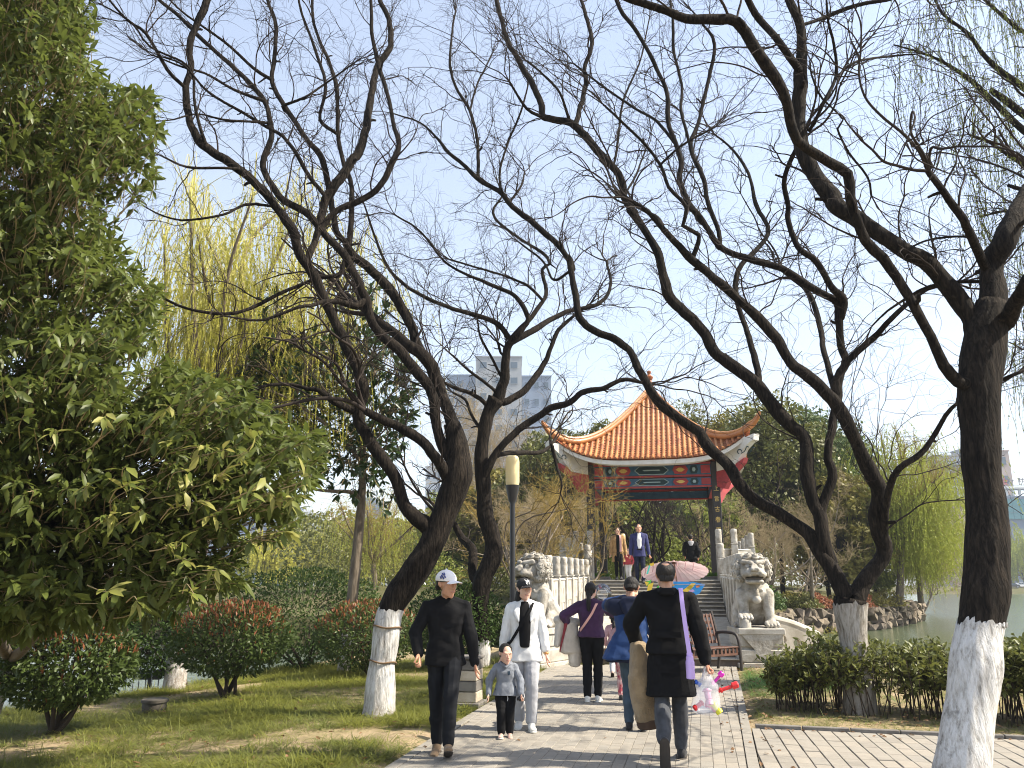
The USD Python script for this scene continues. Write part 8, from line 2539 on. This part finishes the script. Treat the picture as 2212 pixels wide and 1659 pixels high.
# jetty with a wooden top at the right, with a pink float and a tyre
jw = mat('jetty_plank', (0.42, 0.30, 0.15), 0.7, color2=(0.34, 0.24, 0.12), vscale=4)
j0 = P(2186, 1403, 19.5)
jt = thing('jetty_table', 'pale wooden platform on steel legs by the water at the right frame edge', 'platform', (j0[0], 19.5, -0.9))
for k in range(9):
    obj('plank', box(j0[0] + 0.35, 19.0 + k * 0.14, j0[2], 1.5, 0.132, 0.04, ch=0.005), jw, jt, world=True)
for sx in (-0.3, 1.0):
    for sy in (19.05, 20.1):
        obj('leg', box(j0[0] + sx, sy, (j0[2] - 1.6) / 2, 0.06, 0.06, j0[2] + 1.6), steel, jt, world=True)
obj('edge_beam', box(j0[0] + 0.35, 18.93, j0[2] - 0.05, 1.5, 0.03, 0.1), jw, jt, world=True)
fl_ = thing('float', 'small pink float beside the whitewashed foreground trunk, under the wooden platform', 'float', P(2150, 1433, 18.2))
obj('ball', lathe([(0, -0.09), (0.06, -0.075), (0.09, 0), (0.06, 0.075), (0.0, 0.09)], 14), plastics['magenta'], fl_, smooth=True)
obj('collar', lathe([(0.03, 0.07), (0.035, 0.11), (0.0, 0.115)], 10), plastics['white'], fl_, smooth=True)
ty_ = thing('tyre', 'black rubber tyre fender by the hedge at the right frame edge', 'tyre', P(2200, 1452, 17.4))
obj('rubber', xf(tube(np.array([[0.22 * math.cos(a_), 0, 0.22 * math.sin(a_)] for a_ in np.linspace(0, 2 * math.pi, 25)]), 0.07, 10, caps=False), (0, 0, 0), 0.5), rubber, ty_, smooth=True)
obj('hub_rope', tube(np.array([[0, 0, 0.2], [0, 0.02, 0.45]]), 0.012, 6), cl_cream, ty_)
# a duck on the water
dk_ = P(1976, 1338, 50)
dd_ = G(1976, 1341, WATER_Z)
du = thing('duck', 'dark duck swimming on the lake near the island tip', 'duck', (dd_[0], dd_[1], WATER_Z), 20)
db = mat('duck_dark', (0.03, 0.026, 0.022), 0.7)
obj('body', soften(union([hull2(((-0.25, 0, 0.06), (0.3, 0.16, 0.12)), ((0.3, 0, 0.08), (0.18, 0.13, 0.11))), hull2(((0.42, 0, 0.14), 0.08), ((0.48, 0, 0.34), 0.065)), hull2(((0.5, 0, 0.38), (0.1, 0.075, 0.08))), hull2(((-0.5, 0, 0.12), (0.12, 0.08, 0.04)), ((-0.66, 0, 0.2), (0.04, 0.04, 0.02)))]), 0.06, 3), db, du, smooth=True)
obj('bill', hull(((0.6, 0, 0.37), (0.05, 0.035, 0.02)), ((0.7, 0, 0.36), (0.03, 0.035, 0.012))), jw, du)
# parked vehicles on the far shore
for k, (px, d, c, lab) in enumerate(((2185, 252, (0.02, 0.02, 0.022), 'dark car parked on the far shore under the green willow'), (2203, 253, (0.7, 0.7, 0.7), 'white car parked on the far shore at the right frame edge'))):
    b = P(px, 1264, d)
    cr = thing('parked_car', lab, 'car', (b[0], d, float(hz_far(np.array([b[0]]), np.array([d]))[0]) + 0.05), 0)
    cm_ = mat('car_paint_%d' % k, c, 0.25, spec=0.6)
    bodyp = Polygon([(-2.1, 0.35), (-2.15, 0.75), (-1.9, 0.9), (-1.2, 0.98), (-0.7, 1.42), (0.7, 1.45), (1.35, 1.0), (2.05, 0.85), (2.15, 0.4)])
    R = np.array([[1, 0, 0], [0, 0, -1], [0, 1, 0]])
    obj('body', xf(prism(bodyp, -0.85, 0.85), R=R), cm_, cr)
    for q in (Polygon([(-1.1, 1.0), (-0.65, 1.36), (-0.02, 1.38), (-0.02, 1.0)]), Polygon([(0.05, 1.0), (0.05, 1.38), (0.62, 1.38), (1.15, 1.02)])):
        obj('side_window', xf(prism(q, 0.852, 0.865), R=R), glass_f, cr)
    for x in (-1.3, 1.3):
        w_ = obj('wheel', xf(lathe([(0, -0.11), (0.33, -0.11), (0.34, 0), (0.33, 0.11), (0, 0.11)], 16), (x, -0.82, 0.34), 0, rot('x', math.pi / 2)), rubber, cr)
        obj('rim', xf(lathe([(0, -0.01), (0.2, -0.01), (0.2, 0.01), (0, 0.01)], 12), (x, -0.94, 0.34), 0, rot('x', math.pi / 2)), steel, w_)

# ---- the air: a thin haze round the whole scene
hx = box(0, 560, 60, 2600, 1400, 127)
hz_m = usdkit.material(stage, '/World/Looks/haze', {'v': ('principled_volume', {'color': (0.80, 0.87, 0.97), 'density': 0.0003, 'anisotropy': 0.2})}, [], volume='v.volume')
tag(obj('haze', hx, hz_m), 'thin pale blue haze over the lake', None, None, 'stuff')
